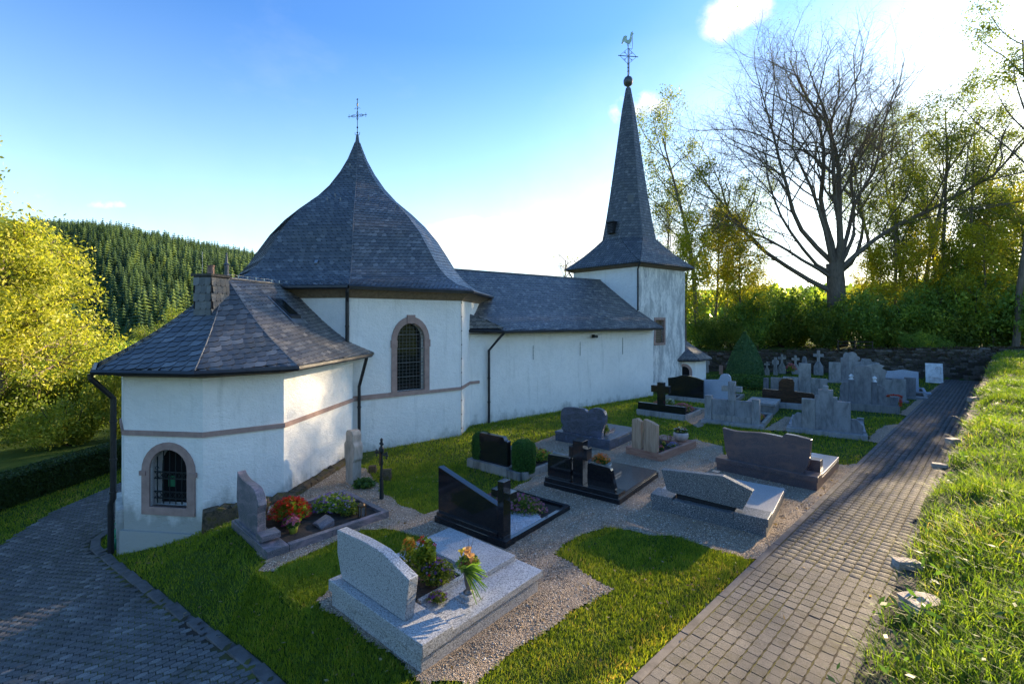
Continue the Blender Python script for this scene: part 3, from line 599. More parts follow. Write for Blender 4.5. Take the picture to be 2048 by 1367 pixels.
# ---------------------------------------------------------------- slates
SLATES = []   # (verts, faces, rnd, roof object, matname)
def lerp(a, b, t): return a + (b - a) * t
class Face:
    """roof face whose courses are level: L, R are the left and right edge, top to bottom (same heights)"""
    def __init__(s, L, R, dirv=None):
        L = [Vector(p) for p in L]; R = [Vector(p) for p in R]; s.L, s.R = L, R
        d = (R[-1] - L[-1]) if dirv is None else Vector(dirv); d.z = 0; s.d = d.normalized()
        s.sl = [p.dot(s.d) for p in L]; s.sr = [p.dot(s.d) for p in R]; s.base = [p - s.d * q for p, q in zip(L, s.sl)]
        s.t = [0.0]
        for a, b in zip(s.base[:-1], s.base[1:]): s.t.append(s.t[-1] + (b - a).length)
        s.T = s.t[-1]; s.n = []
        for i in range(len(s.base)):
            g = s.base[min(i + 1, len(s.base) - 1)] - s.base[max(i - 1, 0)]; nn = g.cross(s.d) if g.cross(s.d).z > 0 else -g.cross(s.d); s.n.append(nn.normalized())
    def at(s, t):
        t = min(max(t, 0), s.T); i = 0
        while i < len(s.t) - 2 and s.t[i + 1] < t: i += 1
        f = (t - s.t[i]) / max(1e-9, s.t[i + 1] - s.t[i])
        return lerp(s.base[i], s.base[i + 1], f), lerp(s.sl[i], s.sl[i + 1], f), lerp(s.sr[i], s.sr[i + 1], f), lerp(s.n[i], s.n[i + 1], f)
    def P(s, q, t, lift):
        b, l, r, n = s.at(t); q2 = min(max(q, l), r); ex = max(0, t - s.T)
        return b + s.d * q2 + n * lift + (Vector((0, 0, -.4)) + Vector((-s.d.y, s.d.x, 0)) * 0) * ex, q2
    def sheet(s, mb):
        for i in range(len(s.L) - 1):
            a, b, c, e = s.L[i], s.R[i], s.R[i + 1], s.L[i + 1]
            mb.add([a, b, c, e], [(0, 3, 2, 1)]) if (a - b).length > 1e-4 else mb.add([a, c, e], [(0, 2, 1)])
    def slates(s, roof, w=.20, e=.13, k=0.0, matname='slate', flip=False, lift=.004):
        rows = int(s.T / e) + 1
        smin = min(s.sl); smax = max(s.sr)
        ext = abs(k) * (smax - smin)
        for i in range(-int(ext / e) - 1, rows + int(ext / e) + 1):
            off = RND.random() * w
            ncol = int((smax - smin) / w) + 3
            for c in range(-1, ncol):
                q = smin + off + (c - 1) * w; tb = (i + 1) * e + k * (q - smin) + RND.gauss(0, .003)
                shape = [(0, -e * .5, 0), (w * 1.04, -e * .5, .35), (w * 1.05, e * .50, .75), (w * .93, e * .80, .95), (w * .60, e * 1.0, .95), (0, e * .97, .45)]
                if flip: shape = [(w - a, b, cc) for a, b, cc in shape][::-1]
                th = .020; pts = []; qs = []; tt = []
                for a, b, cc in shape:
                    tp = tb - e + b
                    p, q2 = s.P(q + a, tp, lift + th * (.25 + cc)); pts.append(p); qs.append(q2); tt.append(min(max(tp, 0), s.T))
                if max(qs) - min(qs) < w * .12 or max(tt) - min(tt) < e * .2: continue
                lo = [p - Vector((0, 0, .017)) for p in pts]
                # outer face + lower skirt, coloured near-black as a shadow line
                n = len(pts); nn = (pts[2] - pts[0]).cross(pts[4] - pts[1])
                idx = list(range(n)) if nn.z > 0 else list(range(n))[::-1]
                f = [tuple(idx)] + [(j, (j + 1) % n, (j + 1) % n + n, j + n) for j in range(1, n)]
                SLATES.append((pts + lo, f, RND.random(), roof, matname))
def flush_slates(nind=300):
    def size(sv):
        c = sum((p for p in sv[0]), Vector()) / len(sv[0]); u = c.x / max(c.y, .1) * F + 1024
        n = (sv[0][2] - sv[0][0]).cross(sv[0][4] - sv[0][1]); n = n if n.z > 0 else -n
        vis = n.dot(Vector((0, 0, 3.5)) - c) > 0 and 0 < u < 2048
        return c.length if vis else 1e3
    order = sorted(range(len(SLATES)), key=lambda i: size(SLATES[i])); ind = order[:nind]; rest = order[nind:]
    for i in ind:
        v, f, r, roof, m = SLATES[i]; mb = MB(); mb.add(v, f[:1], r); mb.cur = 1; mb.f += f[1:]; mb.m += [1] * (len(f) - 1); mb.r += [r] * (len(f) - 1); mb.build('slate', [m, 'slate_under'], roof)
    by = {}
    for i in rest: by.setdefault((SLATES[i][3].name, SLATES[i][4]), []).append(SLATES[i])
    for (rn, m), L in by.items():
        mb = MB()
        for v, f, r, roof, _ in L:
            n0 = len(mb.v); mb.add(v, f[:1], r); mb.f += [tuple(j + n0 for j in q) for q in f[1:]]; mb.m += [1] * (len(f) - 1); mb.r += [r] * (len(f) - 1)
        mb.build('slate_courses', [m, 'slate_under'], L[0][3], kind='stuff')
# ---------------------------------------------------------------- church
def arch(x0, x1, z0, zs, n=14, rx=None):
    c = (x0 + x1) / 2; r = (x1 - x0) / 2; ry = rx if rx else r
    return [(x0, z0), (x1, z0)] + [(c + r * math.cos(math.pi * i / n), zs + ry * math.sin(math.pi * i / n)) for i in range(n + 1)]
def wall_hole(mb, o, X, N, s0, s1, z0, z1, hole=None, depth=.22):
    """wall panel in plane (o,X), outward normal N, with an opening and its reveal"""
    o = Vector(o); X = Vector(X); N = Vector(N); P = lambda s, z, d=0: o + X * s + UP * z + N * d
    outer = [(s0, z0), (s1, z0), (s1, z1), (s0, z1)]
    if not hole: mb.add([P(*p) for p in outer], [(0, 1, 2, 3)]); return
    tri = geometry.tessellate_polygon([[Vector((a, b, 0)) for a, b in outer], [Vector((a, b, 0)) for a, b in hole]])
    allp = [P(*p) for p in outer + hole]; fs = []
    for t in tri:
        a, b, c = [allp[i] for i in t]; fs.append(tuple(t) if (b - a).cross(c - a).dot(N) > 0 else tuple(t[::-1]))
    mb.add(allp, fs)
    n = len(hole); mb.add([P(a, b) for a, b in hole] + [P(a, b, -depth) for a, b in hole], [(i, (i + 1) % n, (i + 1) % n + n, i + n) for i in range(n)])
def ring(mb, o, X, N, outer, inner, d0, d1):
    o = Vector(o); X = Vector(X); N = Vector(N); n = len(outer); P = lambda p, d: o + X * p[0] + UP * p[1] + N * d
    v = [P(p, d1) for p in outer] + [P(p, d1) for p in inner] + [P(p, d0) for p in outer] + [P(p, d0) for p in inner]
    f = []
    for i in range(n):
        j = (i + 1) % n; f += [(i, j, j + n, i + n), (i, i + 2 * n, j + 2 * n, j), (i + n, j + n, j + 3 * n, i + 3 * n)]
    mb.add(v, f)
def build_church():
    ch = thing('church', 'whitewashed village church with slate bell roof over the choir and pointed tower', 'church', CC, world_frame=True)
    ang = [math.atan2(AX.y, AX.x) - math.pi / 8 * 3 + k * math.pi / 4 for k in range(8)]   # k=0 -> corner A
    # corner directions of the octagon (A at -74.5 deg)
    def oc(k, r, z): a = math.radians(-52.04 - 22.5 + 45 * k); return CC + Vector((math.cos(a), math.sin(a), 0)) * r + UP * z
    RW = SIDE * 1.30656
    A, B = oc(0, RW, 0), oc(1, RW, 0)
    # --- choir walls
    mb = MB()
    CH0, CH1, CHS, CHT = 1.30, 2.14, 2.85, 3.40
    hole = arch(CH0, CH1, 1.50, 2.93, 14, .46)
    for k in range(8):
        a, b = oc(k, RW, 0), oc(k + 1, RW, 0); X = (b - a).normalized(); N = Vector((X.y, -X.x, 0))
        wall_hole(mb, a, X, N, 0, SIDE, -1.2, 4.32, hole if k == 0 else None)
    mb.build('choir_wall', 'plaster', ch)
    X = (B - A).normalized(); N = Vector((X.y, -X.x, 0))
    win = MB(); win.add([A + X * s + UP * z - N * .2 for s, z in arch(CH0 - .02, CH1 + .02, 1.48, 2.93, 14, .48)], [tuple(range(17))]); win = win.build('arched_window', 'glass_dark', ch)
    f = MB(); ring(f, A, X, N, arch(CH0 - .155, CH1 + .155, 1.46, 2.90, 14, .67), arch(CH0, CH1, 1.50, 2.93, 14, .46), -.08, .035)
    for s in (CH0 - .17, CH1 - .0): f.obox(A + X * (s + .085) + N * .0, X, N, UP, .092, .048, 2.72, 2.92)
    f.obox(A + X * 1.72 , X, N, UP, .12, .055, 3.38, 3.62)
    f.build('frame', 'sandstone', win)
    g = MB()
    for i in range(1, 8):
        s = CH0 + (CH1 - CH0) * i / 8; h = 2.93 + .46 * math.sqrt(max(0, 1 - ((s - 1.72) / .42) ** 2)); g.obox(A + X * s - N * .06, X, N, UP, .0035, .0035, 1.5, h)
    for i in range(1, 20):
        z = 1.5 + i * .098; hw = .42 if z < 2.93 else .42 * math.sqrt(max(0, 1 - ((z - 2.93) / .46) ** 2)); big = i % 4 == 0
        g.obox(A + X * 1.72 - N * .062 + UP * z, X, N, UP, hw, .006 if big else .0035, -.010 if big else -.0035, .010 if big else .0035)
    g.build('grille', 'lattice', win)
    # --- string course
    band = MB()
    for k in (0,):
        band.obox(A + X * (CH0 - .155) / 2 + N * .0, X, N, UP, (CH0 - .155) / 2 + .0, .035, 1.38, 1.50); band.obox(A + X * SIDE / 2, X, N, UP, SIDE / 2 + .014, .038, 1.372, 1.462)
    a, b = B, B + rotz(AX, math.pi / 4) * (APO - 2.757 * K) * 1.41421; X1 = (b - a).normalized(); N1 = Vector((X1.y, -X1.x, 0)); band.obox((a + b) / 2, X1, N1, UP, (b - a).length / 2, .036, 1.376, 1.466)
    q0 = b; band.obox(q0 + AX * .16, AX, AN, UP, .20, .036, 1.37, 1.46)
    band.build('string_course', 'sandstone', ch)
    band = MB()
    c = [(1.55 * K, .02), (1.55 * K, 2.6 * K), (.69 * K, 3.38 * K), (-.69 * K, 3.38 * K), (-1.55 * K, 2.6 * K), (-1.55 * K, .02)]
    for (a1, b1), (a2, b2) in zip(c[:-1], c[1:]):
        p, r = AXL(a1, b1), AXL(a2, b2); Xx = (p - r).normalized(); Nn = Vector((Xx.y, -Xx.x, 0))
        band.obox((p + r) / 2, Xx, Nn, UP, (p - r).length / 2 + .012, .034, 1.378, 1.468)
    band.build('string_course', 'sandstone', ch)
    # --- choir roof (swept bell)
    prof = [(.07, 9.62), (.17, 9.35), (.30, 9.02), (.55, 8.56), (.90, 8.06), (1.30, 7.64), (1.85, 7.21), (2.30, 6.80), (2.75, 6.28), (3.10, 5.75), (3.40, 5.27), (3.66, 4.96), (3.92, 4.73), (4.25, 4.54), (4.78, 4.36)]
    sheet_ = MB()
    faces = []
    for k in range(8):
        Fc = Face([oc(k, r, z) for r, z in prof], [oc(k + 1, r, z) for r, z in prof]); Fc.sheet(sheet_); faces.append(Fc)
    for k in range(8): sheet_.add([oc(k, 4.78, 4.30), oc(k + 1, 4.78, 4.30), oc(k + 1, 4.78, 4.36), oc(k, 4.78, 4.36)], [(0, 1, 2, 3)])
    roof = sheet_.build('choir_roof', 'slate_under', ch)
    for k, Fc in enumerate(faces): Fc.slates(roof, .15, .125, k=.0 if k == 7 else -.10, flip=(k == 7), matname='slate')
    hp = MB()
    for k in range(8): hp.tube([oc(k, r + .010, z + .010) for r, z in prof], .016, 5)
    hp.build('hip_ridge', 'slate', roof)
    cor = MB()
    for k in range(8):
        for (r0, z0), (r1, z1) in (((RW + .01, 4.05), (RW + .10, 4.14)), ((RW + .10, 4.14), (4.74, 4.30))):
            cor.add([oc(k, r0, z0), oc(k + 1, r0, z0), oc(k + 1, r1, z1), oc(k, r1, z1)], [(0, 1, 2, 3)])
    cor.build('cornice', 'eave_board', ch)
    gt = MB(); gt.tube([oc(k % 8, 4.83, 4.315) for k in range(9)], .055, 6, caps=False); gt.build('gutter', 'gutter_metal', ch)
    fin = MB(); fin.lathe([(.17, 0), (.13, .12), (.075, .35), (.04, .60), (.03, .62)], 10, tuple(CC + UP * 9.30)); fin.build('roof_cap', 'lead', ch)
    cx = MB(); t = CC + UP * 9.85
    cx.tube([t, t + UP * 1.32], .012, 6)
    for h in (.10, .28): cx.lathe([(0.015, 0), (.035, .03), (.015, .06)], 8, tuple(t + UP * h))
    D = rotz(AX, math.radians(-50)); hz = .72
    for sgn in (-1, 1):
        cx.tube([t + UP * hz + D * .1 * sgn + UP * .0 for _ in (0,)] + [t + UP * hz + D * .36 * sgn], .011, 5)
        for w in (-1, 1):
            cx.tube([t + UP * hz, t + UP * (hz + .035 * w) + D * .09 * sgn, t + UP * (hz + .04 * w) + D * .17 * sgn, t + UP * hz + D * .25 * sgn], .008, 5)
            cx.tube([t + UP * hz + D * .30 * sgn, t + UP * (hz + .05 * w) + D * .33 * sgn, t + UP * (hz + .07 * w) + D * .30 * sgn], .006, 4)
            cx.tube([t + UP * (hz + .0), t + UP * (hz + .09) + D * .035 * sgn, t + UP * (hz + .17)], .007, 5); cx.tube([t + UP * hz, t + UP * (hz - .09) + D * .035 * sgn, t + UP * (hz - .17)], .007, 5)
        cx.tube([t + UP * .93, t + UP * 1.0 + D * .05 * sgn, t + UP * .96 + D * .11 * sgn], .007, 4); cx.tube([t + UP * .02, t + UP * .06 + D * .08 * sgn, t + UP * .14 + D * .09 * sgn], .008, 4)
    cx.obox(t + UP * 1.05, D, D.cross(UP), UP, .018, .018, 0, .10); cx.obox(t + UP * 1.28, D, D.cross(UP), UP, .035, .008, 0, .016)
    cx.build('roof_cross', 'iron', ch)
    # roof hooks
    for (kf, s, tt) in ((7, .55, 2.9), (7, .42, 3.1), (7, .72, 3.15), (0, .3, 3.0), (7, .5, 1.1), (0, .82, 3.3)):
        Fc = faces[kf]; b, l, r, n = Fc.at(tt); p = b + Fc.d * (l + (r - l) * s) + n * .03; hk = MB(); hk.tube([p, p + n * .05 + UP * .02, p + n * .07 + UP * .08], .009, 5); hk.build('roof_hook', 'zinc', roof)
    b, l, r, n = faces[7].at(faces[7].T - 1.35); p = b + faces[7].d * (l + (r - l) * .63) + n * .03; v = MB(); v.obox(p, faces[7].d, n, n.cross(faces[7].d), .045, .03, -.06, .06); v.build('roof_vent', 'zinc', roof, bevel=.01)
    # --- sacristy
    P = [AXL(*q) for q in c]; mb = MB(); top = 2.52
    hole = arch(.545, 1.295, .09, .78, 14, .36)
    for i in range(len(P) - 1):
        r_, l_ = P[i], P[i + 1]; Xx = (r_ - l_).normalized(); Nn = Vector((Xx.y, -Xx.x, 0))
        wall_hole(mb, l_, Xx, Nn, 0, (r_ - l_).length, -2.2, top, hole if i == 2 else None, .26)
    mb.build('sacristy_wall', 'plaster', ch)
    ft = MB(); o = P[3]; Xx = (P[2] - P[3]).normalized(); Nn = Vector((Xx.y, -Xx.x, 0))
    ft.obox((P[2] + P[3]) / 2, Xx, Nn, UP, (P[2] - P[3]).length / 2 + .04, .055, -2, -.36); ft.obox((P[3] + P[4]) / 2, (P[3] - P[4]).normalized(), Vector(((P[3] - P[4]).normalized().y, -(P[3] - P[4]).normalized().x, 0)), UP, .6, .10, -2.0, -.02)
    ft.build('plinth', 'plaster', ch)
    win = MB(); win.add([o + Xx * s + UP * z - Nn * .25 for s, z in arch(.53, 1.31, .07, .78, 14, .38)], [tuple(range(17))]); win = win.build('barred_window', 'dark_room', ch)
    f = MB(); ring(f, o, Xx, Nn, arch(.385, 1.45, -.05, .74, 14, .53), arch(.545, 1.295, .09, .78, 14, .36), -.1, .03)
    for s in (.365, 1.37): f.obox(o + Xx * (s + .05), Xx, Nn, UP, .062, .05, .66, .74)
    f.build('frame', 'sandstone', win)
    g = MB()
    for i in range(6):
        s = .545 + .75 * (i + .5) / 6; h = .78 + .36 * math.sqrt(max(0, 1 - ((s - .92) / .375) ** 2)); g.obox(o + Xx * s - Nn * .08, Xx, Nn, UP, .007, .007, .12, h)
    for z in (.22, .34, .58, .70): g.obox(o + Xx * .92 - Nn * .075 + UP * z, Xx, Nn, UP, .37, .01, -.009, .009)
    for z in (.22, .58):
        for i in range(8):
            s = .56 + i * .09; g.tube([o + Xx * s - Nn * .075 + UP * z, o + Xx * (s + .09) - Nn * .075 + UP * (z + .12)], .005, 4); g.tube([o + Xx * (s + .09) - Nn * .075 + UP * z, o + Xx * s - Nn * .075 + UP * (z + .12)], .005, 4)
    for s in (.60, 1.23):
        g.tube([o + Xx * (s + .045 * math.cos(t) * (1 - t / 9)) - Nn * .075 + UP * (.76 + .045 * math.sin(t) * (1 - t / 9)) for t in [x * .6 for x in range(13)]], .006, 4)
    g.build('grille', 'iron', win)
    gb = MB(); gb.obox(o + Xx * .76 - Nn * .235, Xx, Nn, UP, .065, .008, .38, .58); gb.build('green_board', 'green_board', win)
    # sacristy roof
    pk = lambda b, z=4.36: AXL(0, b, z)
    ez, ov = 2.60, .36; ce = [(1.55 * K + ov, -.75), (1.55 * K + ov, 2.6 * K + ov * .41), (.69 * K + ov * .41, 3.38 * K + ov), (-.69 * K - ov * .41, 3.38 * K + ov), (-1.55 * K - ov, 2.6 * K + ov * .41), (-1.55 * K - ov, -.75)]
    peak = (0, 2.27)
    def curve(a, b, n=7):
        out = []
        for i in range(n + 1):
            t = i / n; x = a[0] + (b[0] - a[0]) * t; y = a[1] + (b[1] - a[1]) * t; z = 4.36 + (ez - 4.36) * t - .14 * math.sin(math.pi * t) * (1 - .0 * t); out.append(AXL(x, y, z))
        return out
    edges = [curve((0, -.75), ce[0])] + [curve(peak, ce[i]) for i in (1, 2, 3, 4)] + [curve((0, -.75), ce[5])]
    sh = MB(); fcs = []
    for i in range(5): Fc = Face(edges[i + 1], edges[i]); Fc.sheet(sh); fcs.append(Fc)
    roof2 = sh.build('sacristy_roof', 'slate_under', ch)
    fcs[0].slates(roof2, .155, .115, k=-.12, matname='slate_sunlit'); fcs[1].slates(roof2, .19, .15, k=-.14); fcs[2].slates(roof2, .22, .15, k=-.10); fcs[3].slates(roof2, .19, .15); fcs[4].slates(roof2, .16, .13)
    hp = MB()
    for e in edges[1:5]: hp.tube([p + UP * .018 for p in e], .016, 5)
    hp.tube([AXL(0, -.75, 4.39), AXL(0, 2.27, 4.39)], .03, 6); hp.build('hip_ridge', 'slate', roof2)
    cor = MB(); wl_ = [(1.55 * K, -.5)] + c[1:5] + [(-1.55 * K, -.5)]
    for i in range(5): cor.add([AXL(*wl_[i], 2.44), AXL(*wl_[i + 1], 2.44), AXL(*ce[i + 1], 2.55), AXL(*ce[i], 2.55)], [(0, 1, 2, 3)])
    cor.build('cornice', 'eave_board', ch)
    gt = MB(); gt.tube([AXL(a + (.04 if a > 0 else -.04), b + (.04 if b > 3 else 0), 2.565) for a, b in [(ce[0][0], -.2)] + ce[1:5] + [(ce[5][0], -.2)]], .055, 6); gt.build('gutter', 'gutter_metal', ch)
    # chimney
    chim = MB(); cz = lambda b: 4.36 - (b - 2.27) / (3.38 * K + ov - 2.27) * 1.76
    for i in range(5): pass
    chim.add([AXL(a, b, z) for z in (3.2, 4.36) for a, b in ((-.13, 3.02), (.25, 3.02), (.25, 2.52), (-.13, 2.52))], [(0, 1, 5, 4), (1, 2, 6, 5), (2, 3, 7, 6), (3, 0, 4, 7), (4, 5, 6, 7)])
    chim = chim.build('chimney', 'slate_under', ch)
    x = MB()
    for row in range(7):                       # slate cladding
        for side, (o_, X_, N_, wd) in enumerate(((AXL(-.13, 3.02), E1, E2, .38), (AXL(.25, 3.02), -E2, E1, .50), (AXL(-.13, 2.52), E2, -E1, .50))):
            n = 3 if side == 0 else 4
            for j in range(n):
                z1 = 4.34 - row * .16; a0 = j * wd / n + (.04 if row % 2 else 0); a1 = min(wd, a0 + wd / n * .98)
                pts = [o_ + X_ * a0 + UP * z1 + N_ * .006, o_ + X_ * a1 + UP * z1 + N_ * .006, o_ + X_ * a1 + UP * (z1 - .13) + N_ * .014, o_ + X_ * (a1 * .7 + a0 * .3) + UP * (z1 - .17) + N_ * .018, o_ + X_ * a0 + UP * (z1 - .16) + N_ * .02]
                x.add(pts, [(0, 4, 3, 2, 1)], RND.random())
    x.build('cladding', 'slate', chim)
    x = MB(); x.obox(AXL(.06, 2.77), E1, E2, UP, .23, .29, 4.36, 4.41); x.build('chimney_slab', 'gutter_metal', chim)
    x = MB(); x.lathe([(.072, 0), (.062, .17), (.075, .17), (.075, .20), (.05, .20)], 14, tuple(AXL(.0, 2.72, 4.41))); x.build('chimney_pot', 'copper_old', chim, smooth=False)
    x = MB(); x.lathe([(.07, -.06), (.06, .02), (.045, .06), (.045, .26), (.06, .27), (.03, .31), (.012, .52), (.004, .54)], 10, tuple(AXL(0, 2.27, 4.40))); x.build('finial', 'lead', ch); x = MB(); x.tube([AXL(.0, 2.95, 4.40), AXL(0, 2.95, 4.86)], .005, 4); x.build('lightning_rod', 'zinc', ch)
    # skylight in the right slope
    Fc = fcs[0]
    def on(sx, t, l=0): b, l_, r_, n = Fc.at(t); return b + Fc.d * sx + n * l
    s_of = lambda b2: AXL(0, b2).dot(Fc.d)
    sa, sb = sorted((s_of(1.35), s_of(.93))); x = MB()
    pts = [on(sa, .55, .05), on(sb, .55, .05), on(sb, 1.2, .07), on(sa, 1.2, .07)]; low = [p - UP * .08 for p in pts]
    x.add(pts + low, [(0, 3, 2, 1), (0, 1, 5, 4), (1, 2, 6, 5), (2, 3, 7, 6), (3, 0, 4, 7)]); sk = x.build('skylight', 'gutter_metal', ch)
    x = MB(); m4 = sum(pts, Vector()) / 4; x.add([m4 + (p - m4) * .78 + UP * .006 for p in pts], [(0, 3, 2, 1)]); x.build('pane', 'glass_dark', sk)
    x = MB()
    fl_ = [on(sa - .07, .48, .03), on(sa, .48, .03), on(sa, 1.42, .03), on(sa - .07, 1.42, .03)]; x.add(fl_, [(0, 3, 2, 1)])
    fl_ = [on(sb, .48, .03), on(sb + .07, .48, .03), on(sb + .07, 1.42, .03), on(sb, 1.42, .03)]; x.add(fl_, [(0, 3, 2, 1)])
    fl_ = [on(sa, 1.22, .03), on(sb, 1.22, .03), on(sb, 1.42, .03), on(sa, 1.42, .03)]; x.add(fl_, [(0, 3, 2, 1)]); x.build('flashing', 'zinc', sk)
    # wires along the ridges
    x = MB(); pr = [AXL(0, b, 4.47) for b in np.linspace(2.2, .1, 8)]; x.tube(pr, .004, 4)
    for p in pr: x.obox(p, AX, AN, UP, .012, .012, -.05, .012)
    x.build('lightning_wire', 'zinc', ch)
    # --- nave
    hn = 2.757 * K; s1 = 10.897 * K; s0 = .5; mb = MB()
    d = APO - hn
    wall_hole(mb, NV(0, hn), AX, AN, s0, s1, -1.2, 3.12); mb.add([NV(s1, hn, -1.2), NV(s1, -hn, -1.2), NV(s1, -hn, 3.1), NV(s1, 0, 5.4), NV(s1, hn, 3.1)], [(0, 1, 2, 3, 4)])
    mb.add([NV(s1, -hn, -1.2), NV(s0, -hn, -1.2), NV(s0, -hn, 3.12), NV(s1, -hn, 3.12)], [(0, 1, 2, 3)])
    mb.build('nave_wall', 'plaster', ch)
    he = 3.56; sh = MB(); fcs = []
    npf = [(0, 5.46), (.6, 5.04), (1.2, 4.62), (1.8, 4.21), (2.4, 3.80), (2.75, 3.60), (3.1, 3.40), (3.62, 3.12)]
    ke = 3.62
    sC = 3.62                                   # hip corner near the choir
    left = lambda h: max(.6, sC - max(0, (3.62 - h)) * .95) if h > 2.2 else max(.6, sC - 1.42 * .95 - (2.2 - h) * 1.4)
    Rr = [NV(s1 + .06, h, z) for h, z in npf]; Ll = [NV(left(h), h, z) for h, z in npf]; f0 = Face(Ll, Rr); f0.sheet(sh); fcs.append(f0)
    f1 = Face([NV(s1 + .06, -h, z) for h, z in npf], [NV(left(h), -h, z) for h, z in npf]); f1.sheet(sh)
    # small hip against the choir
    hipf = Face([NV(left(h), h, z) for h, z in npf if h > 2.2][::1], [NV(left(h), h, z) for h, z in npf if h > 2.2]) if False else None
    top_ = NV(left(2.4), 2.4, 3.80); cor_ = NV(sC, 3.62, 3.12); bk = NV(1.2, 2.75, 3.22)
    sh.add([top_, cor_, bk, NV(.6, 2.4, 3.8)], [(0, 3, 2, 1)])
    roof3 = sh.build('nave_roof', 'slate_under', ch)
    f0.slates(roof3, .19, .135, k=-.12, matname='slate_sunlit'); 
    hf = Face([NV(.6, 2.4, 3.8), NV(.9, 2.6, 3.5), bk], [top_, NV(left(3.1), 3.1, 3.40), cor_], dirv=(cor_ - bk)); hf.slates(roof3, .17, .13, matname='slate_sunlit')
    x = MB(); x.tube([NV(.6, 0, 5.49), NV(s1 + .05, 0, 5.49)], .03, 6); x.tube([NV(s1 + .06, h, z + .02) for h, z in npf], .022, 4); x.tube([NV(left(h), h, z + .02) for h, z in npf if h > 2.3], .02, 4); x.build('hip_ridge', 'slate', roof3)
    x = MB(); x.tube([NV(s1 + .05, 3.66, 3.08), NV(sC, 3.66, 3.08), NV(1.15, 2.80, 3.16)], .05, 6); x.build('gutter', 'gutter_metal', ch)
    x = MB(); x.add([NV(1.0, hn, 3.0), NV(s1, hn, 3.0), NV(s1, 3.6, 3.06), NV(sC, 3.6, 3.06)], [(0, 1, 2, 3)]); x.add([NV(s1 + .055, h, z) for h, z in npf] + [NV(s1 + .055, 0, 5.2), NV(s1 + .055, 3.2, 3.05)], [tuple(range(10))]); x.build('cornice', 'eave_board', ch)
    x = MB()
    for s in np.arange(1.5, 12.3, 1.05): x.tube([NV(s, 0, 5.5), NV(s, 0, 5.56)], .006, 4)
    x.tube([NV(1.4, 0, 5.56), NV(12.2, 0, 5.56)], .0035, 3); x.build('lightning_wire', 'zinc', ch)
    for s, z0, z1 in ((5.32, 2.03, 2.55), (7.76, 2.06, 2.61), (10.36, 2.0, 2.71)):
        x = MB(); p = NV(s, hn + .012); x.obox(p, AX, AN, UP, .009, .008, z0, z1)
        for zz in (z0 + .16, z0 + .3, z1 - .1): x.obox(p, AX, AN, UP, .03, .006, zz, zz + .012)
        x.build('wall_anchor', 'zinc', ch)
    x = MB(); p = NV(8.45, hn + .16, 2.8); x.obox(p, AX, AN, UP, .11, .07, -.05, .06); x.obox(p + AX * .13 + UP * .02, AX, AN, UP, .03, .03, -.03, .03); x.obox(p - AN * .1 + UP * .05, AX, AN, UP, .015, .1, 0, .03); x.build('floodlight', 'iron', ch, bevel=.015)
    # --- downpipes
    def pipe(pts, r=.042, br=()):
        x = MB(); x.tube(pts, r, 8)
        for i in br: x.lathe([(r + .012, 0), (r + .012, .035)], 8, tuple(i))
        x.build('downpipe', 'gutter_metal', ch)
    a = A + N * .09 - X * .0
    a0 = oc(0, RW + .10, 0) - E1 * .06
    pipe([oc(0, 4.80, 4.30) - E1 * .03, oc(0, 4.62, 4.20) - E1 * .05, a0 + UP * 3.95, a0 + UP * 2.4], .045, [a0 + UP * 3.3, a0 + UP * 2.7])
    p4 = A + X * .22 + N * .09
    pipe([AXL(ce[0][0] + .02, .02, 2.52), AXL(ce[0][0] - .02, .0, 2.40), p4 + UP * 1.75, p4 + UP * -.1], .042, [p4 + UP * 1.2, p4 + UP * .5])
    pn = NV(3.30, hn + .08)
    pipe([NV(3.66, 3.64, 3.05), NV(3.60, 3.55, 2.95), pn + UP * 2.45, pn + UP * -.15], .042, [pn + UP * 1.5, pn + UP * .7])
    pl = AXL(-1.55 * K - .02, 2.6 * K + .12); g0 = AXL(ce[4][0] + .1, ce[4][1] + .05, 2.52)
    pl = AXL(-.69 * K - .20, 3.38 * K + .02)
    pipe([AXL(ce[3][0] - .16, ce[3][1] - .02, 2.53), AXL(ce[3][0] - .16, ce[3][1] - .02, 2.45), pl + UP * 2.05, pl + UP * .2, pl - E1 * .05 + UP * .1, pl - E1 * .05 + UP * -1.0], .048, [pl + UP * 1.6, pl + UP * .9, pl + UP * .3])
    x = MB()   # lightning conductors on the walls
    e = oc(1, RW + .02, 0); x.tube([e + UP * 4.1, e + UP * -.1], .007, 4)
    for z in np.arange(.2, 4, .42): x.obox(e + UP * float(z), AX, AN, UP, .012, .014, 0, .025)
    x.build('lightning_wire', 'iron', ch)
    # --- tower
    TW, TD, ht, ST = 3.697 * K, 3.378 * K, 2.041 * K, 10.897 * K; zt = 6.10
    mb = MB(); cs = [NV(ST, ht), NV(ST + TD, ht), NV(ST + TD, ht - TW), NV(ST, ht - TW)]
    tx = [AX, -AN, -AX, AN]; tn = [AN, AX, -AN, -AX]
    for i in range(4):
        j = (i + 1) % 4; L_ = (cs[j] - cs[i]).length; X_ = (cs[j] - cs[i]).normalized(); N_ = Vector((X_.y, -X_.x, 0))
        if i == 0: continue
        wall_hole(mb, cs[i], X_, N_, 0, L_, -1, zt)
    mb.build('tower_wall', 'plaster', ch)
    mb = MB(); wall_hole(mb, cs[0], AX, AN, 0, TD, -1, zt, [(1.30, 2.34), (2.06, 2.34), (2.06, 3.46), (1.30, 3.46)], .2); mb.build('tower_wall', 'plaster_grimy', ch)
    x = MB(); o_ = cs[0]; x.obox(o_ + AX * 1.68 - AN * .17, AX, AN, UP, .36, .02, 2.34, 3.46)
    for k_ in range(9): x.obox(o_ + AX * 1.68 - AN * .12 + UP * (2.42 + k_ * .115), AX, (AN + UP * -.8).normalized(), UP, .33, .045, 0, .012)
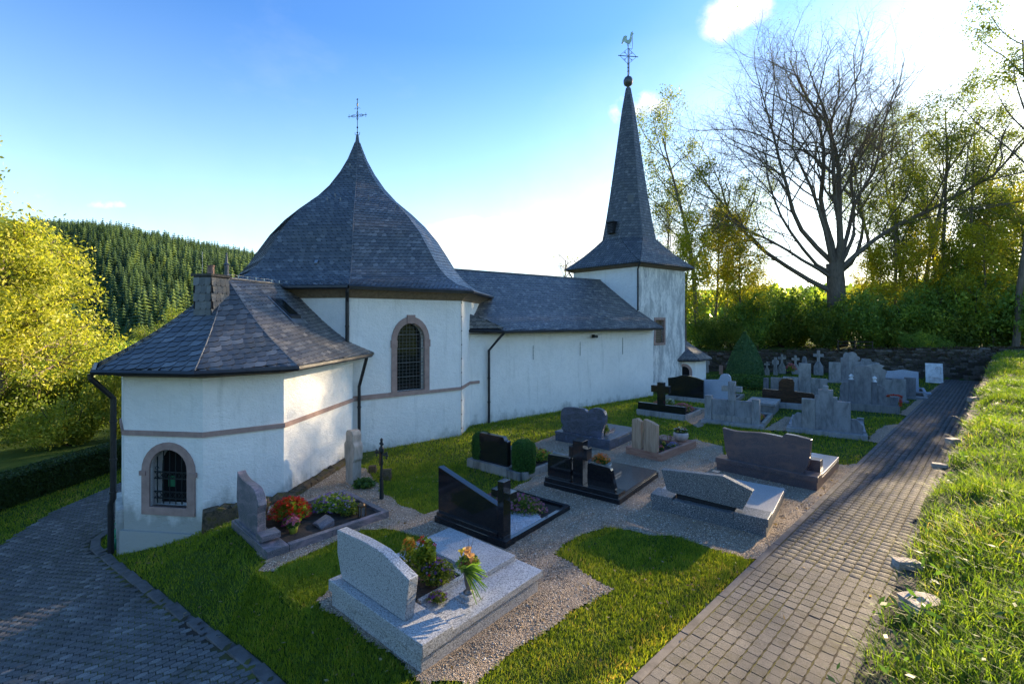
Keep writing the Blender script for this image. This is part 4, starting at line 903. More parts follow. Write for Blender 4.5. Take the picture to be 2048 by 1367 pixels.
    wd = x.build('tower_window', 'eave_board', ch)
    x = MB(); out = [(1.22, 2.22), (2.14, 2.22), (2.14, 3.58), (1.22, 3.58)]; inn = [(1.32, 2.34), (2.04, 2.34), (2.04, 3.46), (1.32, 3.46)]; ring(x, o_, AX, AN, out, inn, -.1, .03); x.build('frame', 'sandstone', wd)
    # spire
    C2 = NV(ST + TD / 2, ht - TW / 2); hs, hh = TD / 2 + .34, TW / 2 + .34; zb, rb = 7.62, 1.32
    def sp(k, r, z):   # octagon corners; k=0 between left and front
        a = math.atan2(AN.y, AN.x) - math.radians(22.5) + math.radians(45) * k; return C2 + Vector((math.cos(a), math.sin(a), 0)) * r / math.cos(math.radians(22.5)) + UP * z
    sq = [C2 - AX * hs + AN * hh, C2 + AX * hs + AN * hh, C2 + AX * hs - AN * hh, C2 - AX * hs - AN * hh]
    pr = [(.10, 15.75), (.30, 14.6), (.62, 12.2), (.92, 10.0), (1.14, 8.6), (rb, zb)]
    sh = MB(); F8 = []
    for k in range(8): Fc = Face([sp(k, r, z) for r, z in pr], [sp(k + 1, r, z) for r, z in pr]); Fc.sheet(sh); F8.append(Fc)
    ez2 = 6.16; FS = []
    # skirt: faces AN side: octagon edge k=0 (corner0->corner1)
    mids = {0: (sp(0, rb, zb), sp(1, rb, zb)), 1: (sp(2, rb, zb), sp(3, rb, zb)), 2: (sp(4, rb, zb), sp(5, rb, zb)), 3: (sp(6, rb, zb), sp(7, rb, zb))}
    def zpt(p, z): return Vector((p.x, p.y, z))
    corner = {0: sq[0], 1: sq[1], 2: sq[2], 3: sq[3]}
    quad = [(mids[0], sq[0], sq[1]), (mids[1], sq[1], sq[2]), (mids[2], sq[2], sq[3]), (mids[3], sq[3], sq[0])]
    for (m_, qa, qb) in quad:
        n = 4; L_ = []; R_ = []
        for i in range(n + 1):
            t = i / n; z = zb + (ez2 - zb) * (t ** 1.0) - .10 * math.sin(math.pi * t); L_.append(zpt(m_[0].lerp(qa, t), z)); R_.append(zpt(m_[1].lerp(qb, t), z))
        Fc = Face(L_, R_); Fc.sheet(sh); FS.append(Fc)
    for (ka, kb, qc) in ((1, 2, sq[1]), (3, 4, sq[2]), (5, 6, sq[3]), (7, 0, sq[0])):
        n = 4; L_ = []; R_ = []
        for i in range(n + 1):
            t = i / n; z = zb + (ez2 - zb) * t - .10 * math.sin(math.pi * t); L_.append(zpt(sp(ka, rb, zb).lerp(qc, t), z)); R_.append(zpt(sp(kb, rb, zb).lerp(qc, t), z))
        Fc = Face(L_, R_, dirv=(sp(kb, rb, zb) - sp(ka, rb, zb))); Fc.sheet(sh); FS.append(Fc)
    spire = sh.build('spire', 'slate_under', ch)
    for Fc in F8: Fc.slates(spire, .15, .15, matname='slate')
    for Fc in FS: Fc.slates(spire, .16, .14, matname='slate_sunlit' if Fc is FS[0] else 'slate')
    x = MB()
    for k in range(8): x.tube([sp(k, r + .01, z) for r, z in pr], .018, 4)
    for i in range(4):
        a1 = {0: (7, 0), 1: (1, 2), 2: (3, 4), 3: (5, 6)}[i]
    x.build('hip_ridge', 'slate', spire)
    cor = MB()
    wc = [cs[0], cs[1], cs[2], cs[3]]; q4 = [sq[0], sq[1], sq[2], sq[3]]
    for i in range(4): j = (i + 1) % 4; cor.add([zpt(wc[i], 5.98), zpt(wc[j], 5.98), zpt(q4[j], 6.12), zpt(q4[i], 6.12)], [(0, 1, 2, 3)])
    cor.build('cornice', 'eave_board', ch)
    x = MB(); x.tube([zpt(q, 6.14) for q in q4] + [zpt(q4[0], 6.14)], .035, 5, caps=False); x.build('gutter', 'gutter_metal', ch)
    pt_ = cs[0] - AX * .07 + AN * .03
    pipe([zpt(sq[0], 6.1), pt_ + UP * 5.85, pt_ + UP * 3.9], .04, [pt_ + UP * 5])
    pt_ = cs[3] - AX * .08; pipe([zpt(sq[3], 6.1).lerp(pt_ + UP * 6, .5), pt_ + UP * 5.7, pt_ + UP * 5.0], .035)
    # louvre dormer and small hatch
    Fc = F8[6]; b, l, r, n = Fc.at(Fc.T - .28); p = b + Fc.d * (l + r) / 2
    nh = Vector((n.x, n.y, 0)).normalized(); x = MB(); x.obox(p - nh * .0, Fc.d, nh, UP, .20, .16, .0, .55); x.obox(p + nh * .04, Fc.d, nh, UP, .25, .17, .55, .60); lv = x.build('belfry_louvre', 'slate_under', ch)
    x = MB()
    for k_ in range(6): x.obox(p + nh * .16 + UP * (.06 + k_ * .08), Fc.d, (nh - UP * .7).normalized(), UP, .15, .03, 0, .01)
    x.build('slat', 'lead', lv)
    Fc = F8[7]; b, l, r, n = Fc.at(Fc.T - 2.0); p = b + Fc.d * (l + r) / 2; x = MB(); x.obox(p, Fc.d, Vector((n.x, n.y, 0)).normalized(), UP, .15, .05, -.2, .22); x.build('spire_hatch', 'slate', spire)
    # ball, cross, cock
    bz = 15.95; x = MB(); x.lathe([(.09, -.45), (.07, -.2), (.09, -.1), (.20, -.03), (.25, .10), (.25, .22), (.18, .36), (.06, .44), (.04, .5)], 14, tuple(C2 + UP * bz)); x.build('spire_ball', 'lead', ch, smooth=True)
    t = C2 + UP * (bz + .45); x = MB(); x.tube([t, t + UP * 1.75], [.035, .02], 6); D = rotz(AX, math.radians(25))
    hz = 1.05; D2 = (D * .83 + UP * .30)
    D2 = (rotz(AX, math.radians(-30)));
    for sg in (-1, 1): x.tube([t + UP * hz, t + UP * hz + D2 * .55 * sg], .022, 5)
    for aa in (45, 135, 225, 315):
        dd = D2 * math.cos(rad(aa)) + UP * math.sin(rad(aa)); x.tube([t + UP * hz + dd * .06, t + UP * hz + dd * .30], .012, 4)
        e_ = t + UP * hz + dd * .32; x.tube([t + UP * hz + D2 * .46 * (1 if math.cos(rad(aa)) > 0 else -1), e_, t + UP * (hz + (.42 if math.sin(rad(aa)) > 0 else -.42))], .011, 4)
        for o2 in (-1, 1): x.tube([e_ - dd * .1, e_ - dd * .03 + dd.cross(D2.cross(UP)) * .07 * o2], .01, 4)
    for z in (.22, .42, .6): x.lathe([(.03, 0), (.055, .03), (.03, .06)], 8, tuple(t + UP * z))
    x.tube([t + AX * .09 + UP * .1, t + AX * .09 + UP * 1.50, t + AX * .30 + UP * 1.52, t + AX * .36 + UP * 1.62, t + AX * .36 + UP * 2.5], .014, 5)
    x.build('spire_cross', 'iron', ch)
    ck = [(0, 0), (.10, .0), (.17, .10), (.20, .28), (.19, .40), (.24, .50), (.30, .52), (.25, .56), (.22, .62), (.15, .60), (.12, .50), (.10, .34), (.05, .22), (-.03, .17), (-.08, .26), (-.06, .38), (-.14, .42), (-.24, .38), (-.30, .24), (-.36, .02), (-.34, -.08), (-.25, .04), (-.20, .12), (-.12, .03)]
    tk = t + UP * 1.72; Dk = rotz(AX, math.radians(-35)); nk = Vector((Dk.y, -Dk.x, 0)); x = MB(); n = len(ck)
    x.add([tk + Dk * a_ + UP * b_ - nk * .02 for a_, b_ in ck] + [tk + Dk * a_ + UP * b_ + nk * .02 for a_, b_ in ck], [tuple(range(n)), tuple(range(2 * n - 1, n - 1, -1))] + [(i, (i + 1) % n, (i + 1) % n + n, i + n) for i in range(n)])
    for a_ in (-.06, .08): x.tube([tk + Dk * a_, tk + Dk * (a_ + .03) - UP * .12], .012, 4)
    x.build('weathercock', 'verdigris', ch)
    # --- porch behind the tower
    po = NV(ST + TD + .55, ht - .25); R0 = 1.55; x = MB(); n = 10
    po = Vector((G(1378, 720, 1.3)[0] * 0 + 8.95, 26.1, 0))
    poly = [(po.x + R0 * math.cos(math.pi * 2 * i / 8 + .35), po.y + R0 * math.sin(math.pi * 2 * i / 8 + .35)) for i in range(8)]
    x.vprism(poly, -1.0, 1.36); x.build('porch_wall', 'plaster', ch)
    x = MB(); e8 = [Vector((po.x + (R0 + .3) * math.cos(math.pi * 2 * i / 8 + .35), po.y + (R0 + .3) * math.sin(math.pi * 2 * i / 8 + .35), 1.42)) for i in range(8)]; ap = Vector((po.x - .5, po.y, 3.15))
    FF = [Face([ap, e8[i].lerp(ap, .5) - UP * .08, e8[i]], [ap, e8[(i + 1) % 8].lerp(ap, .5) - UP * .08, e8[(i + 1) % 8]], dirv=e8[(i + 1) % 8] - e8[i]) for i in range(8)]
    for q in FF: q.sheet(x)
    x.vprism([(p.x, p.y) for p in e8], 1.34, 1.40, bottom=True)
    pr_ = x.build('porch_roof', 'slate_under', ch)
    for q in FF: q.slates(pr_, .17, .14, matname='slate_sunlit')
    x = MB(); dpos = min(range(8), key=lambda i: ((poly[i][0] + poly[(i + 1) % 8][0]) / 2 * .28 + (poly[i][1] + poly[(i + 1) % 8][1]) / 2)); a, b = Vector((*poly[dpos], 0)), Vector((*poly[(dpos + 1) % 8], 0)); X_ = (b - a).normalized(); N_ = Vector((X_.y, -X_.x, 0))
    cc = (a + b).dot(X_) / 2 - a.dot(X_)
    ring(x, a, X_, N_, arch(cc - .42, cc + .42, -1, .78, 10), arch(cc - .28, cc + .28, -1, .78, 10), -.02, .05); dr = x.build('doorway', 'sandstone', ch)
    x = MB(); x.add([a + X_ * s + UP * z + N_ * .012 for s, z in arch(cc - .3, cc + .3, -1, .78, 10)], [tuple(range(13))]); x.build('door', 'dark_room', dr)
    CHURCH_FP.append([tuple(oc(k, RW - .02, 0)[:2]) for k in range(8)]); CHURCH_FP.append([tuple(p[:2]) for p in P]); CHURCH_FP.append([tuple(NV(s, h)[:2]) for s, h in ((0, hn - .03), (s1, hn - .03), (s1, -hn), (0, -hn))]); CHURCH_FP.append([tuple(q[:2]) for q in cs]); CHURCH_FP.append(poly)
    flush_slates(300)
    return ch
# ---------------------------------------------------------------- walls and terrace
def rock(rng, sx, sy, sz, n=2):
    bm = bmesh.new(); bmesh.ops.create_cube(bm, size=1.0)
    if n > 1: bmesh.ops.subdivide_edges(bm, edges=bm.edges[:], cuts=1, use_grid_fill=True)
    for v in bm.verts:
        l = v.co.length; k = .62 / max(l, .3) * .35 + .65
        v.co = Vector((v.co.x * sx * k, v.co.y * sy * k, v.co.z * sz * k)) + Vector((rng.gauss(0, .04) * sx, rng.gauss(0, .04) * sy, rng.gauss(0, .05) * sz))
    bmesh.ops.recalc_face_normals(bm, faces=bm.faces[:])
    vs = [v.co.copy() for v in bm.verts]; fs = [tuple(v.index for v in f.verts) for f in bm.faces]; bm.free(); return vs, fs
def build_walls():
    rng = random.Random(5)
    # dry-stone wall closing the churchyard
    wl_ = thing('stone_wall', 'dark dry stone wall overgrown with brambles closing the far end of the churchyard', 'wall', WALL_A, world_frame=True)
    segs = [(WALL_A, WALL_B, 1.85, 1.30), (WALL_B, WALL_C, 1.30, .95)]
    core = MB(); stones = []
    for a, b, h0, h1 in segs:
        L = (b - a).length; X = (b - a).normalized(); N = Vector((-X.y, X.x, 0)); N = N if N.dot(-a) > 0 else -N
        for k in range(int(L / .5)):
            s0, s1 = k * .5, (k + 1) * .5; hh = h0 + (h1 - h0) * (s0 / L); core.obox(a + X * (s0 + .25) - N * .3, X, N, UP, .25, .26, -.3, hh - .08)
        z = 0
        while z < max(h0, h1):
            hz = rng.uniform(.10, .17); s = -.1
            while s < L:
                w = rng.uniform(.22, .55); hh = h0 + (h1 - h0) * (s / L) + rng.uniform(-.05, .06)
                if z < hh: stones.append((a + X * (s + w / 2) - N * rng.uniform(.0, .05) + UP * z, X, N, w, hz))
                s += w + .012
            z += hz + .008
    core.build('wall_core', 'stone_mortar', wl_)
    variants = [rock(rng, 1, 1, 1, 2) for _ in range(6)]
    stones.sort(key=lambda t: (t[0] - Vector((0, 0, 3))).length - t[4] * t[3] * 60)
    rest = MB()
    mes = []
    for v, f in variants:
        for r in (.15, .45, .8):
            me = bpy.data.meshes.new('stone'); me.from_pydata(v, [], f); me.materials.append(MT['wall_stone']); at = me.attributes.new('rnd', 'FLOAT', 'FACE'); at.data.foreach_set('value', [r] * len(f)); mes.append(me)
    for i, (p, X, N, w, hz) in enumerate(stones):
        if i < 300:
            o = bpy.data.objects.new('stone', rng.choice(mes)); COL.objects.link(o); o.parent = wl_; o.location = p + UP * hz / 2 - WALL_A; o.rotation_euler = (0, 0, math.atan2(X.y, X.x)); o.scale = (w * 1.06, .30, hz * 1.12)
        else:
            v, f = rng.choice(variants); rest.add([p + UP * hz / 2 + X * q.x * w * 1.06 + N * q.y * .3 + UP * q.z * hz * 1.12 for q in v], f, rng.random())
    rest.build('stonework', 'wall_stone', wl_, kind='stuff')
    # terrace with retaining wall to the right of the path
    ps = np.concatenate([np.arange(-3, 12, .16), np.arange(12, 45, .45)]); qs = np.concatenate([[.53], np.arange(.40, -6, -.16), np.arange(-6.2, -40, -1.2)])
    Pg, Qg = np.meshgrid(ps, qs); X = Pg * PD.x + Qg * PN.x; Y = Pg * PD.y + Qg * PN.y
    edge = np.clip((.53 - Qg) / .45, 0, 1)
    Z = 1.78 - .22 * (1 - edge) ** 1.6 + .10 * sstep(0, -6, Qg) + (vnoise(X, Y, .9, 6) - .5) * .16 + (vnoise(X, Y, 3, 7) - .5) * .07
    q_edge = Qg + (vnoise(Pg, Pg * 0, 1.2, 8) - .5) * .16 * (edge < .5); X = Pg * PD.x + q_edge * PN.x; Y = Pg * PD.y + q_edge * PN.y
    i = np.arange(X.size).reshape(X.shape); q = np.stack([i[:-1, :-1], i[:-1, 1:], i[1:, 1:], i[1:, :-1]], -1).reshape(-1, 4)
    ter = np_mesh('terrace', np.c_[X.ravel(), Y.ravel(), Z.ravel()], [(4, q[:, ::-1])], 'ground_grass', smooth=True, kind='structure')
    rw = thing('retaining_wall', 'rough stone retaining wall edging the grass terrace beside the path', 'wall', PT(0, .5), world_frame=True)
    core = MB(); core.obox(PT(17, .42), PD, PN, UP, 20, .06, -.2, 1.55); core.build('wall_core', 'stone_mortar', rw)
    m2 = MB(); z = .0
    while z < 1.55:
        hz = rng.uniform(.11, .19); s = -3
        while s < 37:
            w = rng.uniform(.25, .6); v, f = rng.choice(variants)
            if z + hz < 1.72: m2.add([PT(s + w / 2, .43) + UP * (z + hz / 2) + PD * t.x * w * 1.05 + PN * t.y * .26 + UP * t.z * hz * 1.1 for t in v], f, rng.random())
            s += w + .01
        z += hz
    m2.build('stonework', 'wall_stone', rw, kind='stuff')
    for (u, v, sx, sy, sz, zc) in ((1815, 1135, .34, .18, .12, 1.62), (1812, 1240, .2, .16, .18, 1.50), (1842, 1215, .42, .30, .12, 1.66), (1788, 1262, .2, .16, .16, 1.50), (1905, 884, .34, .2, .12, 1.62), (1946, 800, .4, .24, .14, 1.62), (1880, 935, .3, .2, .1, 1.6)):
        x, y = G(u, v, zc); vs, fs = rock(rng, sx * .52, sy * .52, sz * .7, 2); mb = MB(); aa = rng.uniform(-.6, .6)
        mb.add([Vector((x, y, zc)) + rotz(p, aa) + UP * .02 for p in vs], fs); mb.build('stone', 'pale_rock', rw)
    # long grass on the terrace
    n = 165000; u_ = RNG.uniform(0, 1, n); d = 1.5 + 34 * u_ ** 2.2; qq = .55 - RNG.uniform(0, 1, n) ** 1.15 * (1.2 + d * .55)
    P = np.c_[d * PD.x + qq * PN.x, d * PD.y + qq * PN.y]; n2 = 60000; P2 = RNG.uniform((1, -14), (26, .2), (n2, 2)); P = np.concatenate([P, np.c_[P2[:, 0] * PD.x + P2[:, 1] * PN.x, P2[:, 0] * PD.y + P2[:, 1] * PN.y]]); n = len(P)
    # sample over real distance in front of the camera
    tuft = vnoise(P[:, 0], P[:, 1], 2.6, 12)
    keep = (RNG.uniform(0, 1, n) < .35 + tuft) & (P[:, 0] / np.maximum(P[:, 1], .1) * F + 1024 < 2900); P = P[keep]; tuft = tuft[keep]; d = np.hypot(P[:, 0], P[:, 1])
    qv = P @ np.array([PN.x, PN.y]); ed = np.clip((.53 - qv) / .45, 0, 1)
    z = 1.78 - .22 * (1 - ed) ** 1.6 + .10 * sstep(0, -6, qv) + (vnoise(P[:, 0], P[:, 1], .9, 6) - .5) * .16 + (vnoise(P[:, 0], P[:, 1], 3, 7) - .5) * .07
    V, Q, T, R = blades(P, z - .02, .070 + .12 * tuft, .0036 + .0006 * d, 1.0, RNG, seg=3)
    np_mesh('terrace_grass', V, [(4, Q), (3, T)], 'blade_long', rnd=R, kind='stuff', label='long unmown grass on the terrace right of the path', cat='grass')
    # broad-leaved weeds in it
    n = 380; d = 2 + 14 * RNG.uniform(0, 1, n) ** 1.6; qq = .5 - RNG.uniform(0, 1, n) * (1.0 + d * .3); P = np.c_[d * PD.x + qq * PN.x, d * PD.y + qq * PN.y]; P = np.repeat(P, 7, 0) + RNG.normal(0, .045, (n * 7, 2))
    V, Q, R = leaf_quads(np.c_[P, 1.80 + .1 * sstep(0, -6, P @ np.array([PN.x, PN.y])) + RNG.uniform(0, .10, len(P))], .028, RNG, flat=.6, aspect=.35)
    np_mesh('weeds', V, [(4, Q)], 'leaf_plant', rnd=R, kind='stuff', label='broad leaved weeds among the long terrace grass', cat='weeds')
# ---------------------------------------------------------------- graves
GR = {}
def gpos(key, x, y, z=0):
    o, r = GR[key]; c, s = math.cos(r), math.sin(r); return (o[0] + x * c - y * s, o[1] + x * s + y * c, z)
def grave(key, O, rot, label, w, y0=-.02, y1=2.0, cat='grave', group=None, x0=None, x1=None, name='grave'):
    r = rad(rot); GR[key] = (O, r); t = thing(name, label, cat, (O[0], O[1], 0), r, group)
    GRAVES_FP.append((O[0], O[1], math.cos(r), math.sin(r), (-w / 2 if x0 is None else x0), (w / 2 if x1 is None else x1), y0, y1)); return t
def bx(t, name, mat, *boxes, bevel=.006, **kw):
    o = None
    for b in boxes: o = MB().box(*b).build(name, mat, t, bevel=bevel, **kw)
    return o
def pz(t, name, mat, poly, y0, y1, bevel=.006, **kw): return MB().prism(poly, y0, y1).build(name, mat, t, bevel=bevel, **kw)
def kerbs(t, mat, w, ya, yb, th=.10, z=.14, bevel=.006, front=True):
    h = w / 2
    bx(t, 'kerb', mat, (-h, -h + th, ya, yb, -.1, z), bevel=bevel); bx(t, 'kerb', mat, (h - th, h, ya, yb, -.1, z), bevel=bevel)
    if front: bx(t, 'kerb', mat, (-h + th + .002, h - th - .002, yb - th, yb, -.1, z - .002), bevel=bevel)
def bed(t, mat, x0, x1, y0, y1, z, name='soil'):
    n = 10; m = MB(); 
    for i in range(n):
        for j in range(n):
            pass
    v = [(x0 + (x1 - x0) * i / n, y0 + (y1 - y0) * j / n, z + RND.gauss(0, .008)) for j in range(n + 1) for i in range(n + 1)]
    m.add(v, [(j * (n + 1) + i, j * (n + 1) + i + 1, (j + 1) * (n + 1) + i + 1, (j + 1) * (n + 1) + i) for j in range(n) for i in range(n)])
    return m.build(name, mat, t)
def pebble_bed(t, key, x0, x1, y0, y1, z, mat, n, size=.012, cut=None):
    P = RNG.uniform((x0, y0), (x1, y1), (n, 2))
    if cut is not None: P = P[cut(P)]
    V, T, R = pebbles(P, np.full(len(P), z) + RNG.uniform(0, .008, len(P)), size, RNG)
    return np_mesh('pebbles', V, [(3, T)], mat, rnd=R, parent=t, kind='stuff')
def round_poly(poly, r=.03, n=3):
    out = []; N = len(poly)
    for i in range(N):
        p0, p, p1 = Vector((*poly[i - 1], 0)), Vector((*poly[i], 0)), Vector((*poly[(i + 1) % N], 0)); a = p0 - p; b = p1 - p
        if a.length < 1e-6 or b.length < 1e-6: out.append(poly[i]); continue
        ra = min(r, a.length * .45); rb = min(r, b.length * .45); A = p + a.normalized() * ra; B = p + b.normalized() * rb
        for k in range(n + 1):
            t = k / n; q = A * (1 - t) ** 2 + p * 2 * t * (1 - t) + B * t * t; out.append((q.x, q.y))
    return out
def smooth_open(pts, n=5):
    """Catmull-Rom through points"""
    P = [Vector((*p, 0)) for p in pts]; out = []
    for i in range(len(P) - 1):
        p0 = P[max(i - 1, 0)]; p1 = P[i]; p2 = P[i + 1]; p3 = P[min(i + 2, len(P) - 1)]
        for k in range(n):
            t = k / n; q = .5 * ((2 * p1) + (p2 - p0) * t + (2 * p0 - 5 * p1 + 4 * p2 - p3) * t * t + (3 * p1 - p0 - 3 * p2 + p3) * t ** 3); out.append((q.x, q.y))
    out.append(tuple(pts[-1])); return out
# ---- flowers and small plants
def foliage_np(C, size, mat, name, parent, flat=.8, aspect=.5):
    V, Q, R = leaf_quads(C, size, RNG, flat=flat, aspect=aspect); return np_mesh(name, V, [(4, Q)], mat, rnd=R, parent=parent)
def dome(n, rx, ry, h, shell=.5, z0=0.0):
    a = RNG.uniform(0, 6.283, n); u = RNG.uniform(0, 1, n) ** .5; e = RNG.uniform(shell, 1, n); c = np.sqrt(1 - u * u * .92)
    return np.c_[rx * u * e * np.cos(a), ry * u * e * np.sin(a), z0 + h * c * e]
def blossoms(C, size, mat, parent, name='blossom', petals=6):
    n = len(C); k = petals; nz = RNG.normal(0, .5, (n, 3)); nz[:, 2] = np.abs(nz[:, 2]) + .6; nz[:, 1] -= .35; nz /= np.linalg.norm(nz, axis=1)[:, None]
    t = np.cross(nz, [0.3, 1, .2]); t /= np.linalg.norm(t, axis=1)[:, None]; b = np.cross(nz, t); s = size * RNG.uniform(.7, 1.25, n)[:, None]
    V = [C - nz * s * .25]
    for i in range(k):
        for (rr, da, up) in ((1, -.30, .28), (1, .30, .28)):
            an = 2 * math.pi * i / k + da; V.append(C + (t * math.cos(an) + b * math.sin(an)) * s * rr + nz * s * up)
    V = np.stack(V, 1); m = 2 * k + 1; f = np.array([[0, 1 + 2 * i, 2 + 2 * i] for i in range(k)]); o = (np.arange(n) * m)[:, None, None]
    return np_mesh(name, V.reshape(-1, 3), [(3, (f[None] + o).reshape(-1, 3))], mat, rnd=np.repeat(RNG.uniform(0, 1, n), k), parent=parent)
def plant(label, cat, pos, rx, ry, h, leafmat, flowers, nleaf=900, leaf=.03, group=None, name='flowering_plant', rot=0, shell=.4, stem=True, z0=.0):
    t = thing(name, label, cat, pos, rot, group)
    C = dome(nleaf, rx, ry, h, shell, z0); foliage_np(C, leaf, leafmat, 'foliage', t)
    if stem:
        m = MB()
        for i in range(14):
            a = RND.random() * 6.28; r = RND.random() ** .5; m.tube([(0, 0, -.02), (rx * r * .4 * math.cos(a), ry * r * .4 * math.sin(a), h * .45 + z0), (rx * r * .8 * math.cos(a), ry * r * .8 * math.sin(a), h * .85 * math.sqrt(1 - r * r * .8) + z0)], .003, 3)
        m.build('stems', 'leaf_dark', t)
    for mat, n, s in flowers: blossoms(dome(n, rx * 1.04, ry * 1.04, h * 1.05, .86, z0), s, mat, t)
    return t
def heather(label, pos, r, h, mat, group=None, n=26):
    t = thing('heather', label, 'heather', pos, 0, group); m = MB(); pts = []
    for i in range(n):
        a = RND.random() * 6.28; q = RND.random() ** .5 * r; x, y = q * math.cos(a), q * math.sin(a); k = RND.uniform(.7, 1.1); tip = (x * 1.5, y * 1.5, h * k); m.tube([(x * .4, y * .4, 0), tip], .004, 3)
        for j in range(12): f = .35 + .65 * j / 12; pts.append((x * (.4 + 1.1 * f), y * (.4 + 1.1 * f), h * k * f))
    m.build('stems', 'leaf_dark', t); V, Q, R = leaf_quads(np.array(pts), .014, RNG); np_mesh('blossom', V, [(4, Q)], mat, rnd=R, parent=t); return t
def clipped(label, pos, rx, ry, h, mat, shape, n=9000, leaf=.02, cat='shrub', name='clipped_shrub', group=None, trunk=.04):
    """dense clipped shrub: shape(t) gives the radius factor at height fraction t"""
    t = thing(name, label, cat, pos, 0, group); m = MB(); k = 18; lev = 14
    v = []; 
    for i in range(lev + 1):
        f = i / lev; s = shape(f) * .93
        for j in range(k): a = 2 * math.pi * j / k; w = 1 + RND.gauss(0, .012); v.append((rx * s * math.cos(a) * w, ry * s * math.sin(a) * w, h * f * .985))
    fs = [(i * k + j, i * k + (j + 1) % k, (i + 1) * k + (j + 1) % k, (i + 1) * k + j) for i in range(lev) for j in range(k)] + [tuple(range(lev * k, lev * k + k))]
    m.add(v, fs, .1); core = m.build('inner_twigs', mat, t, smooth=True, recenter=False)
    f = RNG.uniform(0, 1, n); a = RNG.uniform(0, 6.283, n); s = np.array([shape(q) for q in f]) * RNG.uniform(.93, 1.03, n)
    C = np.c_[rx * s * np.cos(a), ry * s * np.sin(a), h * f]; top = RNG.uniform(0, 1, n) < .12; rr = RNG.uniform(0, 1, n) ** .5 * shape(.97)
    C[top] = np.c_[rx * rr * np.cos(a), ry * rr * np.sin(a), np.full(n, h) * RNG.uniform(.97, 1.01, n)][top]
    foliage_np(C, leaf, mat, 'foliage', t, flat=1.0, aspect=.4); m = MB(); m.tube([(0, 0, -.05), (0, 0, h * .5)], trunk, 6); m.build('trunk', 'bark_brown', t); return t
def build_graves():
    # 1 orion granite with the red flowers
    t = grave(1, (-4.14, 7.47), -43.2, 'grave with wavy dark blue headstone and planted bed of red flowers beside the church', 1.6, y1=2.05)
    top = smooth_open([(-.70, .95), (-.62, .90), (-.42, .86), (-.20, .855), (.02, .84), (.16, .78), (.24, .68)], 5)
    pz(t, 'headstone', 'granite_orion', [(-.60, .14)] + [(-.74, .5)] + top + smooth_open([(.26, .62), (.21, .50), (.215, .34), (.23, .155)], 3), .06, .19)
    bx(t, 'base', 'granite_orion', (-.8, .80, 0, .31, -.35, .12), (-.72, .42, .02, .27, .12, .155)); bx(t, 'base', 'granite_orion', (.28, .52, .02, .30, .155, .24))
    kerbs(t, 'granite_orion', 1.6, .32, 2.03, .10, .12); bed(t, 'soil', -.7, .7, .32, 1.93, .07)
    # 2 light granite, nearest
    t = grave(2, (-1.56, 5.24), -40.8, 'big pale granite double grave in front, with roof shaped headstone and plant bed', 1.8, y1=2.0)
    bx(t, 'plinth', 'granite_light', (-.86, .86, .02, 1.9, -.45, .185)); bx(t, 'base', 'granite_light', (-.9, .91, -.005, .40, .19, .325), bevel=.008)
    bx(t, 'slab', 'granite_light', (-.9, .9, .405, 1.96, .19, .272), bevel=.008); bx(t, 'slab', 'granite_light', (-.86, .46, 1.28, 1.93, .274, .335), bevel=.008)
    pz(t, 'headstone', 'granite_light', [(-.78, .34), (-.88, .62), (-.88, .90), (-.30, .93), (.08, .92), (.56, .79), (.48, .33)], .10, .225, bevel=.008)
    bx(t, 'kerb', 'granite_light', (-.60, -.54, .46, 1.2, .273, .315), (.24, .30, .46, 1.2, .273, .315), (-.54, .24, 1.14, 1.2, .273, .314), bevel=.004); bed(t, 'soil', -.54, .24, .44, 1.14, .30)
    # 3 black granite with corner cross
    t = grave(3, (-.72, 7.72), -38.5, 'grave with sloping polished black headstone, black cross at its corner and white pebbles', 1.58, y1=1.9)
    bx(t, 'base', 'granite_black', (-.79, .79, 0, .26, -.2, .12)); bx(t, 'base', 'granite_black', (-.76, .60, .02, .24, .12, .19), bevel=.003)
    pz(t, 'headstone', 'granite_black', [(-.755, .19), (.585, .19), (.585, .60), (-.755, .955)], .06, .18, bevel=.004)
    m = MB(); m.box(.60, .72, .04, .22, .12, 1.00); m.build('cross', 'granite_black', t, bevel=.004)
    bx(t, 'cross_arm', 'granite_black', (.47, .598, .042, .218, .74, .855), (.722, .85, .042, .218, .74, .855), bevel=.004)
    kerbs(t, 'granite_black', 1.54, .265, 1.9, .08, .10); bed(t, 'soil', -.70, .70, .27, 1.82, .045); bed(t, 'white_pebble', -.70, .70, .27, 1.15, .062, name='pebble_layer')
    pebble_bed(t, 3, -.69, .69, .27, 1.25, .073, 'white_pebble', 6500, .0135, cut=lambda P: P[:, 1] < 1.15 + .25 * np.sin(P[:, 0] * 3 + 1.2))
    plant('low cushion of lilac pink flowers in the black grave behind the white pebbles', 'flower cushion', gpos(3, -.02, 1.28, .06), .68, .42, .20, 'leaf_mid', [('petal_pink', 230, .022), ('petal_magenta', 60, .018)], nleaf=4200, leaf=.022, rot=rad(-38.5), shell=.6)
    plant('small yellow green sedum patch beside the pink flowers', 'sedum', gpos(3, -.52, 1.62, .06), .22, .16, .09, 'leaf_bright', [], nleaf=900, leaf=.014)
    # 4 black with cross in the middle
    t = grave(4, (1.34, 9.46), -37.5, 'black granite grave with cross in the middle of its headstone and a flower bowl', 1.7, y1=2.05)
    bx(t, 'plinth', 'granite_black', (-.85, .85, 0, 2.02, -.2, .11)); bx(t, 'base', 'granite_black', (-.84, .82, .02, .34, .111, .20), bevel=.004)
    bx(t, 'slab', 'granite_gold', (-.82, .82, .345, 1.98, .112, .165)); bx(t, 'slab', 'granite_gold', (-.80, .30, .72, 1.30, .166, .225))
